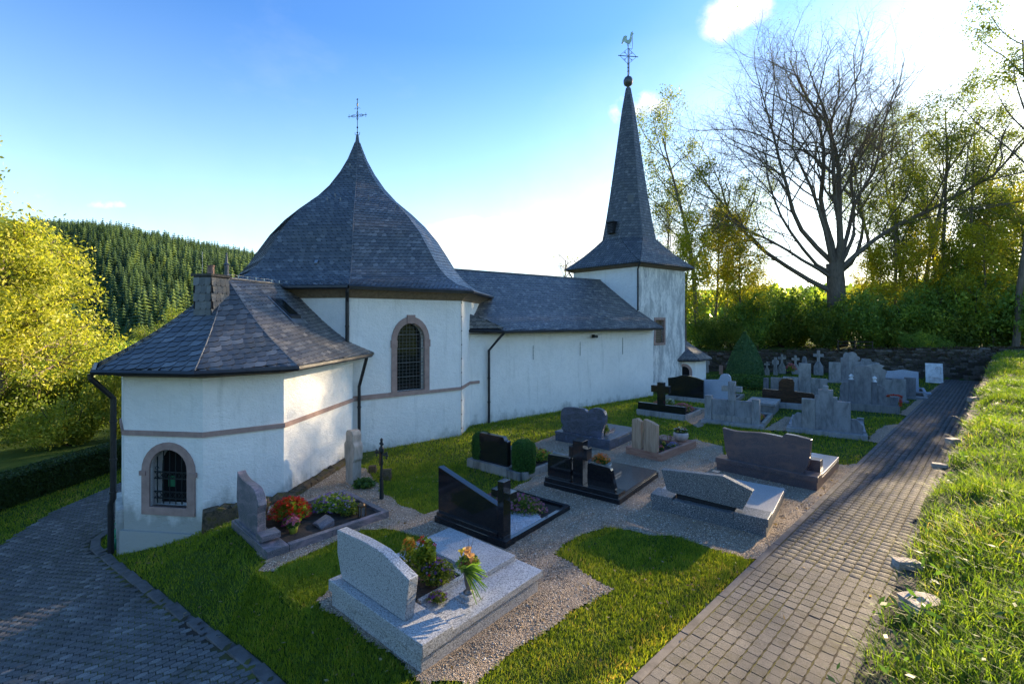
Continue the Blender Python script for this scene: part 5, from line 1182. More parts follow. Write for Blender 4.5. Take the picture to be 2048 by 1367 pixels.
    pz(t, 'headstone', 'granite_black', round_poly([(-.82, .20), (-.82, .66), (-.26, .68), (-.26, .30), (-.255, .20)], .05), .10, .20, bevel=.004)
    pz(t, 'headstone', 'granite_black', round_poly([(.12, .20), (.12, .66), (.62, .64), (.73, .20)], .06), .10, .20, bevel=.004)
    bx(t, 'cross', 'granite_black', (-.19, .04, .06, .27, .201, 1.06), bevel=.004); bx(t, 'cross_arm', 'granite_black', (-.28, -.192, .06, .27, .70, .93), (.042, .13, .06, .27, .70, .93), bevel=.004)
    # 5 with clipped yews
    t = grave(5, (-.43, 10.80), -39.7, 'grave with small black headstone standing between two clipped round green shrubs', 1.68, y1=1.9)
    bx(t, 'base', 'concrete', (-.84, .40, 0, .30, -.2, .19)); kerbs(t, 'concrete', 1.68, .10, 1.9, .10, .16); bed(t, 'soil', -.74, .74, .11, 1.8, .10)
    bx(t, 'kerb', 'concrete', (.40, .74, 0, .10, -.2, .158))
    pz(t, 'headstone', 'granite_black', round_poly([(-.52, .19), (.34, .19), (.34, .76), (.26, .76), (.22, .84), (-.52, .84)], .025), .10, .22, bevel=.004)
    cyl = lambda f: .93 + .10 * math.sin(f * 3.0) - (.0 if f < .86 else .55 * ((f - .86) / .14) ** 2)
    clipped('right hand clipped round shrub at the small black headstone', gpos(5, .62, .34, .10), .26, .26, .68, 'leaf_yew', cyl, n=9000, leaf=.022, group='clipped shrubs at the black headstone')
    clipped('left hand clipped round shrub at the small black headstone', gpos(5, -.62, .32, .10), .25, .25, .68, 'leaf_yew', cyl, n=6000, leaf=.022, group='clipped shrubs at the black headstone')
    plant('orange and yellow flowers behind the clipped shrubs', 'flowers', gpos(5, .30, 1.20, .10), .48, .42, .26, 'leaf_dark', [('petal_orange', 60, .03), ('petal_yellow', 30, .03), ('petal_crimson', 30, .03)], nleaf=1500, leaf=.035)
    # 6 heart
    t = grave(6, (1.92, 13.20), -38.5, 'blue grey granite grave with heart shaped headstone near the church wall', 1.71, y1=1.95)
    bx(t, 'plinth', 'granite_blue', (-.86, .86, 0, 1.95, -.2, .22)); bx(t, 'base', 'granite_blue', (-.87, .87, -.01, .42, .22, .285)); bx(t, 'slab', 'granite_blue', (-.84, .84, .43, 1.92, .222, .262)); bx(t, 'slab', 'granite_blue', (-.8, .35, .75, 1.35, .264, .33))
    hp = smooth_open([(-.66, .285), (-.73, .38), (-.68, .45), (-.745, .55), (-.75, .75), (-.70, .91), (-.55, .985), (-.18, 1.0), (.02, .995), (.12, .92), (.22, 1.02), (.40, 1.07), (.58, 1.03), (.67, .90), (.66, .68), (.58, .48), (.56, .285)], 4)
    pz(t, 'headstone', 'granite_blue', hp, .12, .25, bevel=.005)
    # 7 petrified wood pillars
    t = grave(7, (3.30, 12.02), -46.5, 'small reddish stone grave with two upright wood grained pillars', 1.0, y1=1.9)
    kerbs(t, 'rosy_stone', 1.0, .0, 1.88, .10, .20); bx(t, 'kerb', 'rosy_stone', (-.398, .398, 0, .12, -.1, .198)); bed(t, 'soil', -.4, .4, .12, 1.78, .12); bx(t, 'slab', 'rosy_stone', (-.398, .398, 1.38, 1.78, .12, .19))
    pz(t, 'pillar', 'petrified_wood', round_poly([(-.34, .2), (-.08, .2), (-.07, .90), (-.2, .965), (-.33, .93)], .02), .02, .15); pz(t, 'pillar', 'petrified_wood', round_poly([(.02, .2), (.38, .2), (.38, .88), (.22, .94), (.02, .985)], .02), -.005, .13)
    # 8 purple
    t = grave(8, (5.46, 10.35), -44.0, 'wide purple brown polished granite grave with curved notched headstone next to the path', 2.02, y1=2.25)
    bx(t, 'plinth', 'granite_purple', (-1.0, 1.0, 0, 2.2, -.2, .19)); bx(t, 'base', 'granite_purple', (-1.02, 1.02, -.02, .36, .19, .305)); bx(t, 'slab', 'granite_grey_smooth', (-1.0, 1.0, .365, 2.22, .192, .25)); bx(t, 'slab', 'granite_purple', (.60, .95, .55, .8, .252, .50))
    pz(t, 'headstone', 'granite_purple', [(-.78, .305)] + smooth_open([(-.84, .5), (-.87, .75), (-.90, .985)], 3) + smooth_open([(-.80, .97), (-.6, .955), (-.35, .975), (-.1, 1.0), (.12, 1.0), (.34, .985)], 3) + smooth_open([(.40, 1.06), (.6, 1.055), (.88, 1.02)], 2) + smooth_open([(.86, .75), (.83, .5), (.74, .305)], 3), .09, .22, bevel=.006)
    # 9 grey speckled
    t = grave(9, (3.32, 8.20), -37.0, 'grey speckled granite grave with low angular headstone overhanging a dark gap', 1.92, y1=2.0)
    bx(t, 'plinth', 'granite_grey', (-.94, .94, .01, 1.95, -.2, .165)); bx(t, 'base', 'granite_grey', (-.96, -.56, -.005, .38, .17, .30), (.46, .97, -.005, .38, .17, .30)); bx(t, 'base', 'granite_grey', (-.555, .455, -.003, .14, .17, .265), bevel=.004)
    bx(t, 'gap_dark_block', 'granite_black', (-.53, .45, .145, .30, .17, .36), bevel=.002); bx(t, 'slab', 'granite_grey_smooth', (-.94, .96, .385, 1.98, .17, .235)); bx(t, 'slab', 'granite_grey_smooth', (-.55, .30, .95, 1.55, .237, .29))  # added black block gives the open gap its shade
    pz(t, 'headstone', 'granite_grey', [(-.68, .41), (-.78, .76), (.28, .845), (.74, .69), (.59, .355), (-.60, .385)], .04, .17, bevel=.006)
    # 10 black cross
    t = grave(10, (5.26, 16.93), -39.9, 'low black granite grave with black cross, near the right end of the nave wall', 1.81, y1=2.05)
    bx(t, 'plinth', 'bluestone', (-.9, .9, 0, .34, -.2, .20)); kerbs(t, 'concrete', 1.8, .345, 2.05, .12, .16); bed(t, 'soil', -.78, .78, .345, 1.93, .10)
    bx(t, 'headstone', 'granite_black', (-.88, .86, .08, .24, .201, .455)); bx(t, 'cross', 'granite_black', (-.14, .10, .07, .25, .456, 1.24)); bx(t, 'cross_arm', 'granite_black', (-.37, -.142, .07, .25, .88, 1.12), (.102, .30, .07, .25, .88, 1.12))
    # 11 grey cross
    t = grave(11, (7.18, 15.61), -35.5, 'weathered grey stone grave with tall cross between two square posts', 1.86, y1=2.3)
    bx(t, 'plinth', 'bluestone', (-.93, .93, -.06, .35, -.2, .12)); bx(t, 'headstone', 'bluestone', (-.62, .60, .10, .24, .121, .83)); bx(t, 'headstone', 'bluestone', (-.60, .0, .07, .10, .122, .32), (.01, .58, .07, .10, .122, .32))
    bx(t, 'post', 'bluestone', (-.84, -.622, .04, .28, .121, .93)); bx(t, 'post', 'bluestone', (.602, .82, .04, .28, .121, .93))
    bx(t, 'cross', 'bluestone', (-.11, .10, .05, .27, .831, 1.45)); bx(t, 'cross', 'bluestone', (-.10, .09, .075, .10, .33, .829)); bx(t, 'cross_arm', 'bluestone', (-.31, -.112, .05, .27, 1.12, 1.29), (.102, .30, .05, .27, 1.12, 1.29))
    kerbs(t, 'concrete', 1.86, .36, 2.35, .11, .15); bed(t, 'soil', -.81, .81, .36, 2.24, .09)
    # 12 stepped
    t = grave(12, (9.43, 14.33), -34.0, 'old grey stepped gravestone with staircase outline beside the path', 2.07, y1=2.2)
    bx(t, 'plinth', 'bluestone', (-1.02, 1.02, -.08, .42, -.2, .14)); 
    pz(t, 'headstone', 'bluestone', smooth_open([(-.88, .14), (-.87, .42), (-.75, .59)], 3) + [(-.62, .59), (-.62, .14)], .10, .24); pz(t, 'headstone', 'bluestone', [(-.618, .14), (-.618, 1.05), (-.27, 1.05), (-.27, .14)], .06, .26)
    pz(t, 'headstone', 'bluestone', [(-.268, .14), (-.268, 1.17), (-.19, 1.17), (-.19, 1.36), (-.06, 1.36), (-.06, 1.48), (.07, 1.48), (.07, 1.37), (.19, 1.37), (.19, 1.16), (.30, 1.16), (.30, 1.04), (.62, 1.04), (.62, .14)], .09, .25)
    pz(t, 'headstone', 'bluestone', [(.622, .14), (.622, .55), (.77, .55), (.92, .36), (.92, .14)], .10, .24); kerbs(t, 'bluestone', 2.0, .43, 2.25, .12, .16); bed(t, 'soil', -.88, .88, .43, 2.13, .08); bx(t, 'post', 'bluestone', (.84, 1.03, 2.26, 2.44, -.1, .24))
    # 13 with lanterns
    t = grave(13, (13.60, 18.21), -34.0, 'large old grey gravestone with curved shoulders and two small white lanterns', 1.86, y1=2.2)
    bx(t, 'plinth', 'bluestone_dark', (-.95, .95, -.1, .42, -.2, .26))
    pz(t, 'headstone', 'bluestone_dark', smooth_open([(-.88, .26), (-.88, .8), (-.78, 1.0), (-.66, 1.05)], 3) + [(-.58, 1.05), (-.58, .26)], .08, .24); bx(t, 'pillar', 'bluestone_dark', (-.60, -.42, .04, .28, .26, 1.15)); bx(t, 'pillar', 'bluestone_dark', (.13, .28, .04, .28, .26, 1.11))
    pz(t, 'headstone', 'bluestone_dark', round_poly([(-.42, .26), (-.42, 1.64), (-.26, 1.72), (-.03, 1.72), (.12, 1.62), (.12, .26)], .02), .07, .25); pz(t, 'headstone', 'bluestone_dark', [(.28, .26), (.28, 1.02)] + smooth_open([(.36, 1.0), (.50, .90), (.60, .74), (.67, .60)], 4) + [(.67, .26)], .09, .24); bx(t, 'post', 'bluestone_dark', (.67, .90, .04, .28, .26, .58))
    kerbs(t, 'bluestone_dark', 1.8, .43, 2.2, .12, .16); bed(t, 'soil', -.78, .78, .43, 2.08, .08)
    # 14 behind it
    t = grave(14, (15.85, 20.42), -36.0, 'old grey gravestone with stepped sloping outline behind the lantern grave', 1.66, y1=2.1)
    pz(t, 'headstone', 'bluestone', [(-.82, 0), (-.82, .95), (-.5, 1.0), (-.5, 1.5), (-.11, 1.57), (.09, 1.49), (.0, 1.38), (.19, 1.27), (.13, 1.11), (.13, .90), (.35, .90), (.35, .96), (.81, .96), (.81, 0)], .08, .26); bx(t, 'plinth', 'bluestone', (-.86, .90, -.04, .4, -.2, .06))
    kerbs(t, 'bluestone', 1.7, .41, 2.1, .12, .14); bed(t, 'soil', -.73, .73, .41, 1.98, .06)
    # 15 pale low + dark block
    t = grave(15, (18.5, 22.45), -37.7, 'pale blue grey gravestone with wavy top behind a dark square block', 1.5, y1=2.0)
    pz(t, 'headstone', 'granite_pale', smooth_open([(-.75, 1.02), (-.46, 1.02), (-.17, 1.09), (.05, 1.09), (.27, 1.06), (.50, 1.03)], 3) + [(.52, .1), (.36, .1), (.30, .68), (-.75, .68)], .08, .22); bx(t, 'headstone', 'bluestone_dark', (-.75, .25, .10, .20, .1, .68)); bx(t, 'plinth', 'granite_pale', (-.8, .95, 0, .4, -.2, .10)); kerbs(t, 'granite_pale', 1.6, .41, 2.0, .1, .12); bed(t, 'soil', -.7, .7, .41, 1.9, .05)
    t = grave(21, (17.35, 21.0), -37.7, 'dark square granite gravestone with low pale base near the path end', 1.5, y1=1.9)
    bx(t, 'headstone', 'bluestone_dark', (-.05, .35, .05, .35, .1, .92)); bx(t, 'headstone', 'bluestone_dark', (-.75, -.055, .08, .30, .1, .70)); bx(t, 'plinth', 'bluestone', (-.8, .75, 0, .42, -.2, .10)); kerbs(t, 'bluestone', 1.5, .43, 1.9, .1, .12); bed(t, 'soil', -.65, .65, .43, 1.8, .05)
    # 16 twin stones
    t = grave(16, (18.16, 26.06), -28.0, 'tall pale twin gravestone with two cross shaped tops in front of the stone wall', 1.9, x0=-.8, x1=.8, y1=1.9)
    bx(t, 'headstone', 'bluestone', (-.68, -.13, .08, .24, .1, 1.12)); pz(t, 'headstone', 'bluestone', round_poly([(-.128, .1), (-.128, 1.38), (-.02, 1.42), (-.02, 1.53), (.10, 1.70), (.22, 1.66), (.22, .1)], .03), .06, .26); pz(t, 'headstone', 'bluestone', round_poly([(.224, .1), (.224, 1.66), (.40, 1.73), (.56, 1.64), (.60, 1.50), (.72, 1.45), (.72, 1.30), (.62, 1.28), (.66, 1.05), (.66, .1)], .03), .06, .26); bx(t, 'plinth', 'bluestone', (-.78, .8, -.04, .4, -.2, .10))
    # 17 tall slab with wings
    t = grave(17, (13.12, 20.92), -33.0, 'grey gravestone with tall rectangular middle slab and two lower wings', 1.7, x0=-1.1, x1=.75, y1=2.0)
    bx(t, 'headstone', 'bluestone', (-.46, .0, .05, .27, 0, 1.54)); bx(t, 'headstone', 'bluestone', (-1.07, -.465, .08, .24, 0, .90)); bx(t, 'headstone', 'bluestone', (.005, .61, .08, .24, 0, .90)); kerbs(t, 'bluestone', 1.5, .3, 2.0, .1, .13); bed(t, 'soil', -.65, .65, .3, 1.9, .05)
    # 18 brown
    t = grave(18, (10.79, 18.68), -32.0, 'dark brown polished gravestone with raised rounded middle, on a grey base', 1.85, y1=2.0)
    bx(t, 'plinth', 'bluestone', (-.92, .92, -.05, .4, -.2, .22)); pz(t, 'headstone', 'granite_brown', round_poly([(-.88, .22), (-.88, .70), (-.30, .68), (-.30, 1.0), (-.19, 1.14), (.02, 1.17), (.19, 1.14), (.24, 1.02), (.22, .68), (.84, .64), (.90, .60), (.90, .22)], .03), .08, .28); kerbs(t, 'bluestone', 1.8, .41, 2.0, .1, .14); bed(t, 'soil', -.8, .8, .41, 1.9, .06)
    # 19, 20
    t = grave(19, (7.34, 20.33), -37.9, 'broad black gravestone with gently arched top near the tower', 1.65, y1=1.95)
    bx(t, 'plinth', 'bluestone', (-.82, .85, -.03, .36, -.2, .18)); pz(t, 'headstone', 'granite_black', [(-.70, .18)] + smooth_open([(-.72, .94), (-.40, 1.0), (-.07, 1.10), (.32, 1.06), (.78, .93)], 5) + [(.78, .18)], .07, .2, bevel=.004); kerbs(t, 'bluestone', 1.7, .37, 1.95, .1, .15); bed(t, 'soil', -.75, .75, .37, 1.85, .06)
    t = grave(20, (8.78, 20.22), -35.9, 'pale blue gravestone with one raised rounded end beside the broad black one', 1.25, y1=1.95)
    pz(t, 'headstone', 'granite_pale', [(-.64, .08)] + smooth_open([(-.64, .88), (-.30, .90), (-.03, .94), (.04, 1.10), (.14, 1.18), (.32, 1.18), (.43, 1.08), (.46, .85)], 4) + [(.46, .08)], .08, .2); bx(t, 'plinth', 'granite_pale', (-.68, .7, 0, .36, -.2, .08)); kerbs(t, 'concrete', 1.3, .37, 1.95, .1, .14); bed(t, 'soil', -.55, .55, .37, 1.85, .06)
    # small grey ones left of the brown grave
    t = grave(22, (11.35, 20.3), -36, 'narrow dark grey gravestone half hidden behind the brown one', 1.3, y1=1.7)
    bx(t, 'headstone', 'bluestone_dark', (-.3, .55, .05, .2, .1, 1.0)); bx(t, 'plinth', 'bluestone_dark', (-.6, .6, 0, .35, -.2, .1)); bx(t, 'post', 'bluestone_dark', (-.58, -.38, .03, .22, .1, .95)); kerbs(t, 'bluestone_dark', 1.2, .36, 1.7, .1, .12)
    t = grave(23, (9.15, 17.6), -36, 'low pale stone tomb slab left of the brown gravestone', 1.1, y1=1.6)
    bx(t, 'slab', 'bluestone', (-.5, .5, .1, 1.5, .30, .40)); bx(t, 'plinth', 'bluestone_dark', (-.45, .45, .15, 1.45, -.1, .298))
    # old crosses against the far wall
    def old_cross(u, v, h, label, kind, mat='old_granite', rot=-30):
        x, y = G(u, v, 0); z0 = 0.0; t = thing('grave_cross', label, 'grave cross', (x, y, z0), rad(rot), 'old stone crosses along the far wall'); w = h * .30
        if kind == 0:
            pz(t, 'headstone', mat, [(-w * .55, 0), (-w * .55, h * .35), (-w * .2, h * .55), (w * .2, h * .55), (w * .55, h * .35), (w * .55, 0)], 0, .16)
            bx(t, 'cross', mat, (-w * .18, w * .18, .03, .13, h * .55, h)); bx(t, 'cross_arm', mat, (-w * .6, -w * .185, .03, .13, h * .74, h * .86), (w * .185, w * .6, .03, .13, h * .74, h * .86))
        elif kind == 1:
            pz(t, 'headstone', mat, [(-w * .5, 0), (-w * .5, h * .5)] + smooth_open([(-w * .42, h * .7), (-w * .3, h * .92), (0, h), (w * .3, h * .92), (w * .42, h * .7)], 3) + [(w * .5, h * .5), (w * .5, 0)], 0, .16)
        elif kind == 2:
            pz(t, 'cross', mat, round_poly([(-w * .4, 0), (-w * .26, h * .55), (-w * .55, h * .6), (-w * .55, h * .8), (-w * .25, h * .84), (-w * .25, h * .97), (w * .25, h * .97), (w * .25, h * .84), (w * .55, h * .8), (w * .55, h * .6), (w * .26, h * .55), (w * .4, 0)], .02), 0, .15)
        else: bx(t, 'headstone', mat, (-w * .7, w * .7, 0, .2, 0, h))
        return t
    old_cross(1510, 750, 1.0, 'small stone cross right beside the conical cypress', 0); old_cross(1534, 750, .85, 'small stone cross second from the cypress', 0); old_cross(1551, 750, 1.15, 'rough leaning stone cross third from the cypress', 2)
    old_cross(1564, 747, 1.25, 'thin iron grey cross on a rounded base before the wall', 0, 'concrete'); old_cross(1591, 748, 1.2, 'stone cross with flower above it left of the tall grey slab', 0); old_cross(1609, 748, 1.15, 'round topped old stone above the tall grey slab', 1, 'bluestone'); old_cross(1637, 750, 1.55, 'tallest slender stone cross in front of the far wall', 0, 'bluestone')
    old_cross(1808, 750, 1.30, 'grey stone cross near the white memorial panel', 0, 'bluestone'); old_cross(1414, 745, .9, 'leaning stone cross between tower porch and cypress', 2); old_cross(1442, 748, .55, 'small pinkish square stone left of the cypress', 3, 'sandstone'); old_cross(1457, 748, .85, 'dark stone cross touching the cypress on its left', 0, 'bluestone_dark')
    x, y = G(1762, 752, 0); t = grave(30, (x, y), -30, 'dark reddish old gravestone block against the far wall', 1.4, y1=.4); bx(t, 'headstone', 'bluestone_dark', (-.7, .15, 0, .3, 0, 1.35)); bx(t, 'headstone', 'granite_brown', (.16, .6, .03, .26, 0, 1.0))
    x, y = G(1733, 762, 0); t = grave(31, (x, y), -30, 'grey stone with broad stepped top behind the lantern grave', 1.0, y1=.4); pz(t, 'headstone', 'bluestone', [(-.6, 0), (-.6, 1.05), (-.25, 1.1), (-.2, 1.25), (.2, 1.25), (.25, 1.1), (.6, 1.05), (.6, 0)], 0, .2)
    x, y = G(1833, 757, 0); t = grave(32, (x, y), -35, 'round headed stone with white circular plaque', .8, y1=.3); pz(t, 'headstone', 'bluestone', [(-.36, 0), (-.36, .55)] + smooth_open([(-.26, .6), (-.25, .85), (0, 1.02), (.25, .85), (.26, .6)], 4) + [(.36, .55), (.36, 0)], .0, .16); m = MB(); m.add([(.13 * math.cos(a), -.012, .80 + .13 * math.sin(a)) for a in np.linspace(0, 6.283, 17)[:-1]] + [(.13 * math.cos(a), 0, .80 + .13 * math.sin(a)) for a in np.linspace(0, 6.283, 17)[:-1]], [tuple(range(16))] + [(i, i + 16, (i + 1) % 16 + 16, (i + 1) % 16) for i in range(16)]); m.build('plaque', 'white_paint', t)
    x, y = G(1869, 766, 0); t = thing('memorial_panel', 'white rectangular panel with faint figure relief leaning on the stone wall', 'panel', (x, y, 0), rad(-28)); m = MB(); m.obox((0, 0, 0), (1, 0, 0), (0, math.cos(.12), math.sin(.12)), (0, -math.sin(.12) * -1, math.cos(.12)), .37, .035, .02, 1.08); m.build('board', 'white_paint', t, bevel=.01)
    m = MB(); q = lambda a, b: (a, -.052 + b * .119, b * .993)
    m.tube([q(.02, .75), q(.10, .88), q(.20, .92), q(.28, .84), q(.20, .80), q(.12, .84)], .008, 4); m.tube([q(.24, .78), q(.26, .6), q(.22, .45)], .006, 4); m.tube([q(-.25, .30), q(-.12, .36), q(.02, .30), q(.16, .34)], .008, 4); m.tube([q(-.3, .25), q(-.1, .27), q(.1, .25), q(.28, .26)], .005, 4); m.tube([q(-.3, .14), q(0, .12), q(.3, .14)], .006, 4); m.build('relief', 'sandstone', t)
    # granite cross stone and iron cross next to the church
    x, y = G(706, 966, 0); t = thing('grave_cross', 'thick rounded granite cross stone against the church wall', 'grave cross', (x, y, 0), rad(-42))
    pz(t, 'stone', 'old_granite', round_poly([(-.14, -.05), (-.15, .5), (-.20, .54), (-.21, .84), (-.14, .90), (-.14, 1.08), (-.09, 1.14), (.10, 1.14), (.15, 1.06), (.15, .90), (.21, .84), (.20, .54), (.15, .5), (.14, -.05)], .03), -.09, .11, bevel=.03)
    x, y = G(763, 998, 0); t = thing('grave_cross', 'slim rusty wrought iron cross standing in the lawn', 'grave cross', (x, y, 0), rad(-40))
    m = MB(); m.tube([(0, 0, -.05), (0, 0, .42)], [.045, .036], 5); m.tube([(0, 0, .42), (0, 0, 1.14)], .024, 5); m.build('post', 'iron', t); m = MB()
    for s in (-1, 1):
        m.tube([(0, 0, .88), (.16 * s, 0, .88)], .016, 5)
        m.lathe([(.0, -.03), (.035, 0), (0, .03)], 6, (.18 * s, 0, .88), caps=False); m.lathe([(.0, -.025), (.028, 0), (0, .025)], 6, (.16 * s, 0, .93), caps=False); m.lathe([(.0, -.025), (.028, 0), (0, .025)], 6, (.16 * s, 0, .83), caps=False)
        for k in range(3): m.tube([(.04 * s + .04 * k * s, 0, .90), (.055 * s + .04 * k * s, 0, .925), (.07 * s + .04 * k * s, 0, .90)], .006, 4)
        m.tube([(.02 * s, 0, .78), (.06 * s, 0, .74), (.03 * s, 0, .68)], .01, 4); m.lathe([(.0, -.03), (.03, 0), (0, .03)], 6, (.035 * s, 0, 1.08), caps=False)
    m.lathe([(0, 0), (.035, .04), (0, .08)], 6, (0, 0, 1.12), caps=False); m.lathe([(.03, 0), (.055, .04), (.05, .10), (.02, .14)], 8, (0, 0, .90)); m.build('cross_arm', 'iron', t)
    m = MB(); m.obox((0, -.03, .88), (1, 0, 0), (0, 1, 0), (0, 0, 1), .012, .015, -.22, .08); m.build('figure', 'bronze', t)
    for (u, v, s, lb) in ((745, 945, .10, 'rough mossy stone behind the iron cross'), (772, 960, .13, 'grey field stone at the foot of the iron cross')):
        x, y = G(u, v, 0); vs, fs = rock(RND, s * 1.8, s, s * 1.8); mb = MB(); mb.add(vs, fs); o = mb.build('field_stone', 'moss_rock', None, label=lb, cat='stone'); o.location = (x, y, -.02)
    x, y = G(728, 975, 0); plant('dark green leafy fern like plant at the foot of the granite cross stone', 'plant', (x, y, 0), .26, .2, .20, 'leaf_plant', [], nleaf=420, leaf=.055, name='green_plant')
    # mossy edging stones along the sacristy foot
    rw = random.Random(9); a, b = AXL(.69 * K + .10, 3.38 * K + .10), AXL(1.55 * K + .12, 2.6 * K + .16); st = []
    for i in range(6): st.append((a.lerp(b, (i + .5) / 6), b - a, .26, .16))
    c2 = AXL(1.55 * K + .16, .1)
    for i in range(12): st.append((b.lerp(c2, (i + .5) / 12), c2 - b, .28, .12))
    cs_ = [thing('stone_edging', 'mossy stone edging along the foot of the sacristy wall', 'edging', a, world_frame=True)]
    for i, (p, d, w, h) in enumerate(st):
        vs, fs = rock(rw, w, .22, h + (.5 if i < 6 else .08)); X_ = d.normalized(); Y_ = Vector((-X_.y, X_.x, 0)); mb = MB(); mb.add([p + X_ * q.x + Y_ * q.y + UP * (q.z + (.06 - h / 2 - (.19 if i < 6 else 0))) for q in vs], fs); mb.build('stone', 'moss_rock', cs_[0])
    # ---- flowers and small things on the graves
    plant('big bush of bright red flowers behind the wavy blue headstone', 'flowers', gpos(1, -.18, .72, .07), .36, .34, .38, 'leaf_bright', [('petal_red', 260, .026), ('petal_scarlet', 120, .025)], nleaf=1600, leaf=.035, rot=rad(-43))
    plant('purple pansies and asters at the far end of the red flower grave', 'flowers', gpos(1, -.12, 1.45, .07), .42, .40, .26, 'leaf_dark', [('petal_lilac', 90, .022), ('petal_purple', 60, .022)], nleaf=2200, leaf=.03)
    plant('green leafy plant beside the purple asters', 'plant', gpos(1, .30, 1.55, .07), .26, .22, .20, 'leaf_mid', [('petal_lilac', 16, .02)], nleaf=900, leaf=.028, name='green_plant')
    plant('dark magenta chrysanthemum in front of the red flowers', 'flowers', gpos(1, .12, .62, .07), .15, .15, .22, 'leaf_dark', [('petal_magenta', 80, .018)], nleaf=400, leaf=.022)
    t = thing('potted_flower', 'pink pompom chrysanthemum in a lime green pot', 'potted flower', gpos(1, .34, .56, .075)); m = MB(); m.lathe([(.055, 0), (.075, .10), (.08, .11), (.07, .11), (.065, .08)], 14); m.build('pot', 'lime_pot', t, smooth=True); foliage_np(dome(260, .10, .10, .08, .4, .09), .03, 'leaf_plant', 'foliage', t)
    for i, c_ in enumerate(dome(22, .11, .11, .14, .9, .10)): blossoms(np.array([c_]).repeat(3, 0) + RNG.normal(0, .004, (3, 3)), .022, 'petal_pink', t, 'blossom', 8)
    heather('pink white heather tuft tucked behind the wavy headstone', gpos(1, -.52, .40, .07), .08, .36, 'petal_pink')
    t = thing('grave_book', 'small open granite book lying on the grave soil', 'stone book', gpos(1, .42, 1.02, .08), rad(-43)); m = MB(); m.add([(-.16, -.11, .02), (0, -.11, .05), (0, .11, .12), (-.16, .11, .10), (.16, -.11, .02), (.16, .11, .10), (-.16, -.11, 0), (0, -.11, 0), (0, .11, 0), (-.16, .11, 0), (.16, -.11, 0), (.16, .11, 0)], [(0, 1, 2, 3), (1, 4, 5, 2), (0, 6, 7, 1), (1, 7, 10, 4), (3, 2, 8, 9), (2, 5, 11, 8), (0, 3, 9, 6), (4, 10, 11, 5)]); m.build('book', 'granite_orion', t)
    t = thing('grave_lantern', 'bronze grave lantern at the far corner of the red flower grave', 'lantern', gpos(1, .60, 1.62, .07), rad(-43)); m = MB(); m.box(-.055, .055, -.055, .055, 0, .03); [m.box(a_, a_ + .015, b_, b_ + .015, .03, .20) for a_ in (-.05, .035) for b_ in (-.05, .035)]; m.box(-.058, .058, -.058, .058, .20, .22); m.lathe([(.06, .22), (.045, .25), (.01, .26)], 8); m.build('housing', 'bronze', t); m = MB(); m.box(-.035, .035, -.035, .035, .03, .19); m.build('glass', 'lamp_glass', t)
    # near grave
    plant('tall green and red bush mandevilla growing in the pale granite grave', 'flowering shrub', gpos(2, -.04, .80, .30), .17, .17, .52, 'leaf_bright', [('petal_red', 13, .036), ('petal_scarlet', 4, .03)], nleaf=700, leaf=.04)
    plant('low bush of tiny violet flowers spilling over the granite kerb', 'flowers', gpos(2, .14, .84, .30), .24, .24, .28, 'leaf_mid', [('petal_purple', 44, .015), ('petal_lilac', 40, .014), ('petal_red', 5, .02)], nleaf=2000, leaf=.02)
    plant('violet pansies hanging over the edge of the granite slab', 'flowers', gpos(2, .40, .62, .28), .13, .11, .10, 'leaf_mid', [('petal_purple', 36, .016)], nleaf=380, leaf=.02)
    plant('orange and yellow dahlia peeping over the pale headstone', 'flowers', gpos(2, -.44, .86, .30), .13, .13, .36, 'leaf_bright', [('petal_orange', 40, .024), ('petal_yellow', 26, .024)], nleaf=240, leaf=.03)
    t = thing('flower_vase', 'dark metal vase with bouquet of orange lilies and long palm leaves', 'flower vase', gpos(2, .62, .90, .272), rad(-41))
    bx(t, 'foot', 'granite_light', (-.13, .13, -.11, .11, 0, .025), (-.085, .085, -.075, .075, .026, .07), bevel=.003)
    m = MB(); m.lathe([(.06, .071), (.06, .085), (.035, .10), (.03, .12), (.045, .17), (.055, .26), (.065, .31), (.075, .32), (.05, .32)], 16); m.build('vase', 'pewter', t, smooth=True)
    C = dome(520, .15, .15, .17, .3, .33); foliage_np(C, .030, 'leaf_dark', 'foliage', t)
    m = MB(); top = Vector((0, 0, .36))
    for i in range(19):                                   # fan palm leaf on the right
        a_ = rad(-78 + i * 7.0); d = Vector((math.cos(a_) * .9 + .25, .10 + .1 * math.sin(i), math.sin(a_) * .8)); L_ = RND.uniform(.27, .36)
        p0 = top + Vector((.04, -.12, .03)); p1 = p0 + d.normalized() * L_ * .55 + Vector((0, 0, .01)); p2 = p0 + d.normalized() * L_ - Vector((0, 0, .03)); s_ = d.cross(Vector((0, 1, .3))).normalized() * .015
        m.add([p0 - s_ * .4, p0 + s_ * .4, p1 + s_, p2 + s_ * .5, p2 - s_ * .5, p1 - s_], [(0, 1, 2, 5), (5, 2, 3, 4)], RND.random())
    for i in range(12):
        a_ = rad(150 + i * 9); d = Vector((math.cos(a_), -.3, math.sin(a_) * .7)); p0 = top; p2 = p0 + d.normalized() * .19; s_ = d.cross(Vector((0, 1, .3))).normalized() * .004; m.add([p0 - s_, p0 + s_, p2 + s_ * .3, p2 - s_ * .3], [(0, 1, 2, 3)], .2)
    m.build('palm_leaf', 'leaf_plant', t)
    m = MB()
    for (x_, y_, z_, a_) in ((.0, -.02, .52, 0), (.07, -.03, .51, .6), (-.04, .03, .53, -.3)):
        m.lathe([(.008, -.06), (.02, -.02), (.038, .02), (.046, .03)], 10, (x_, y_, z_), caps=False)
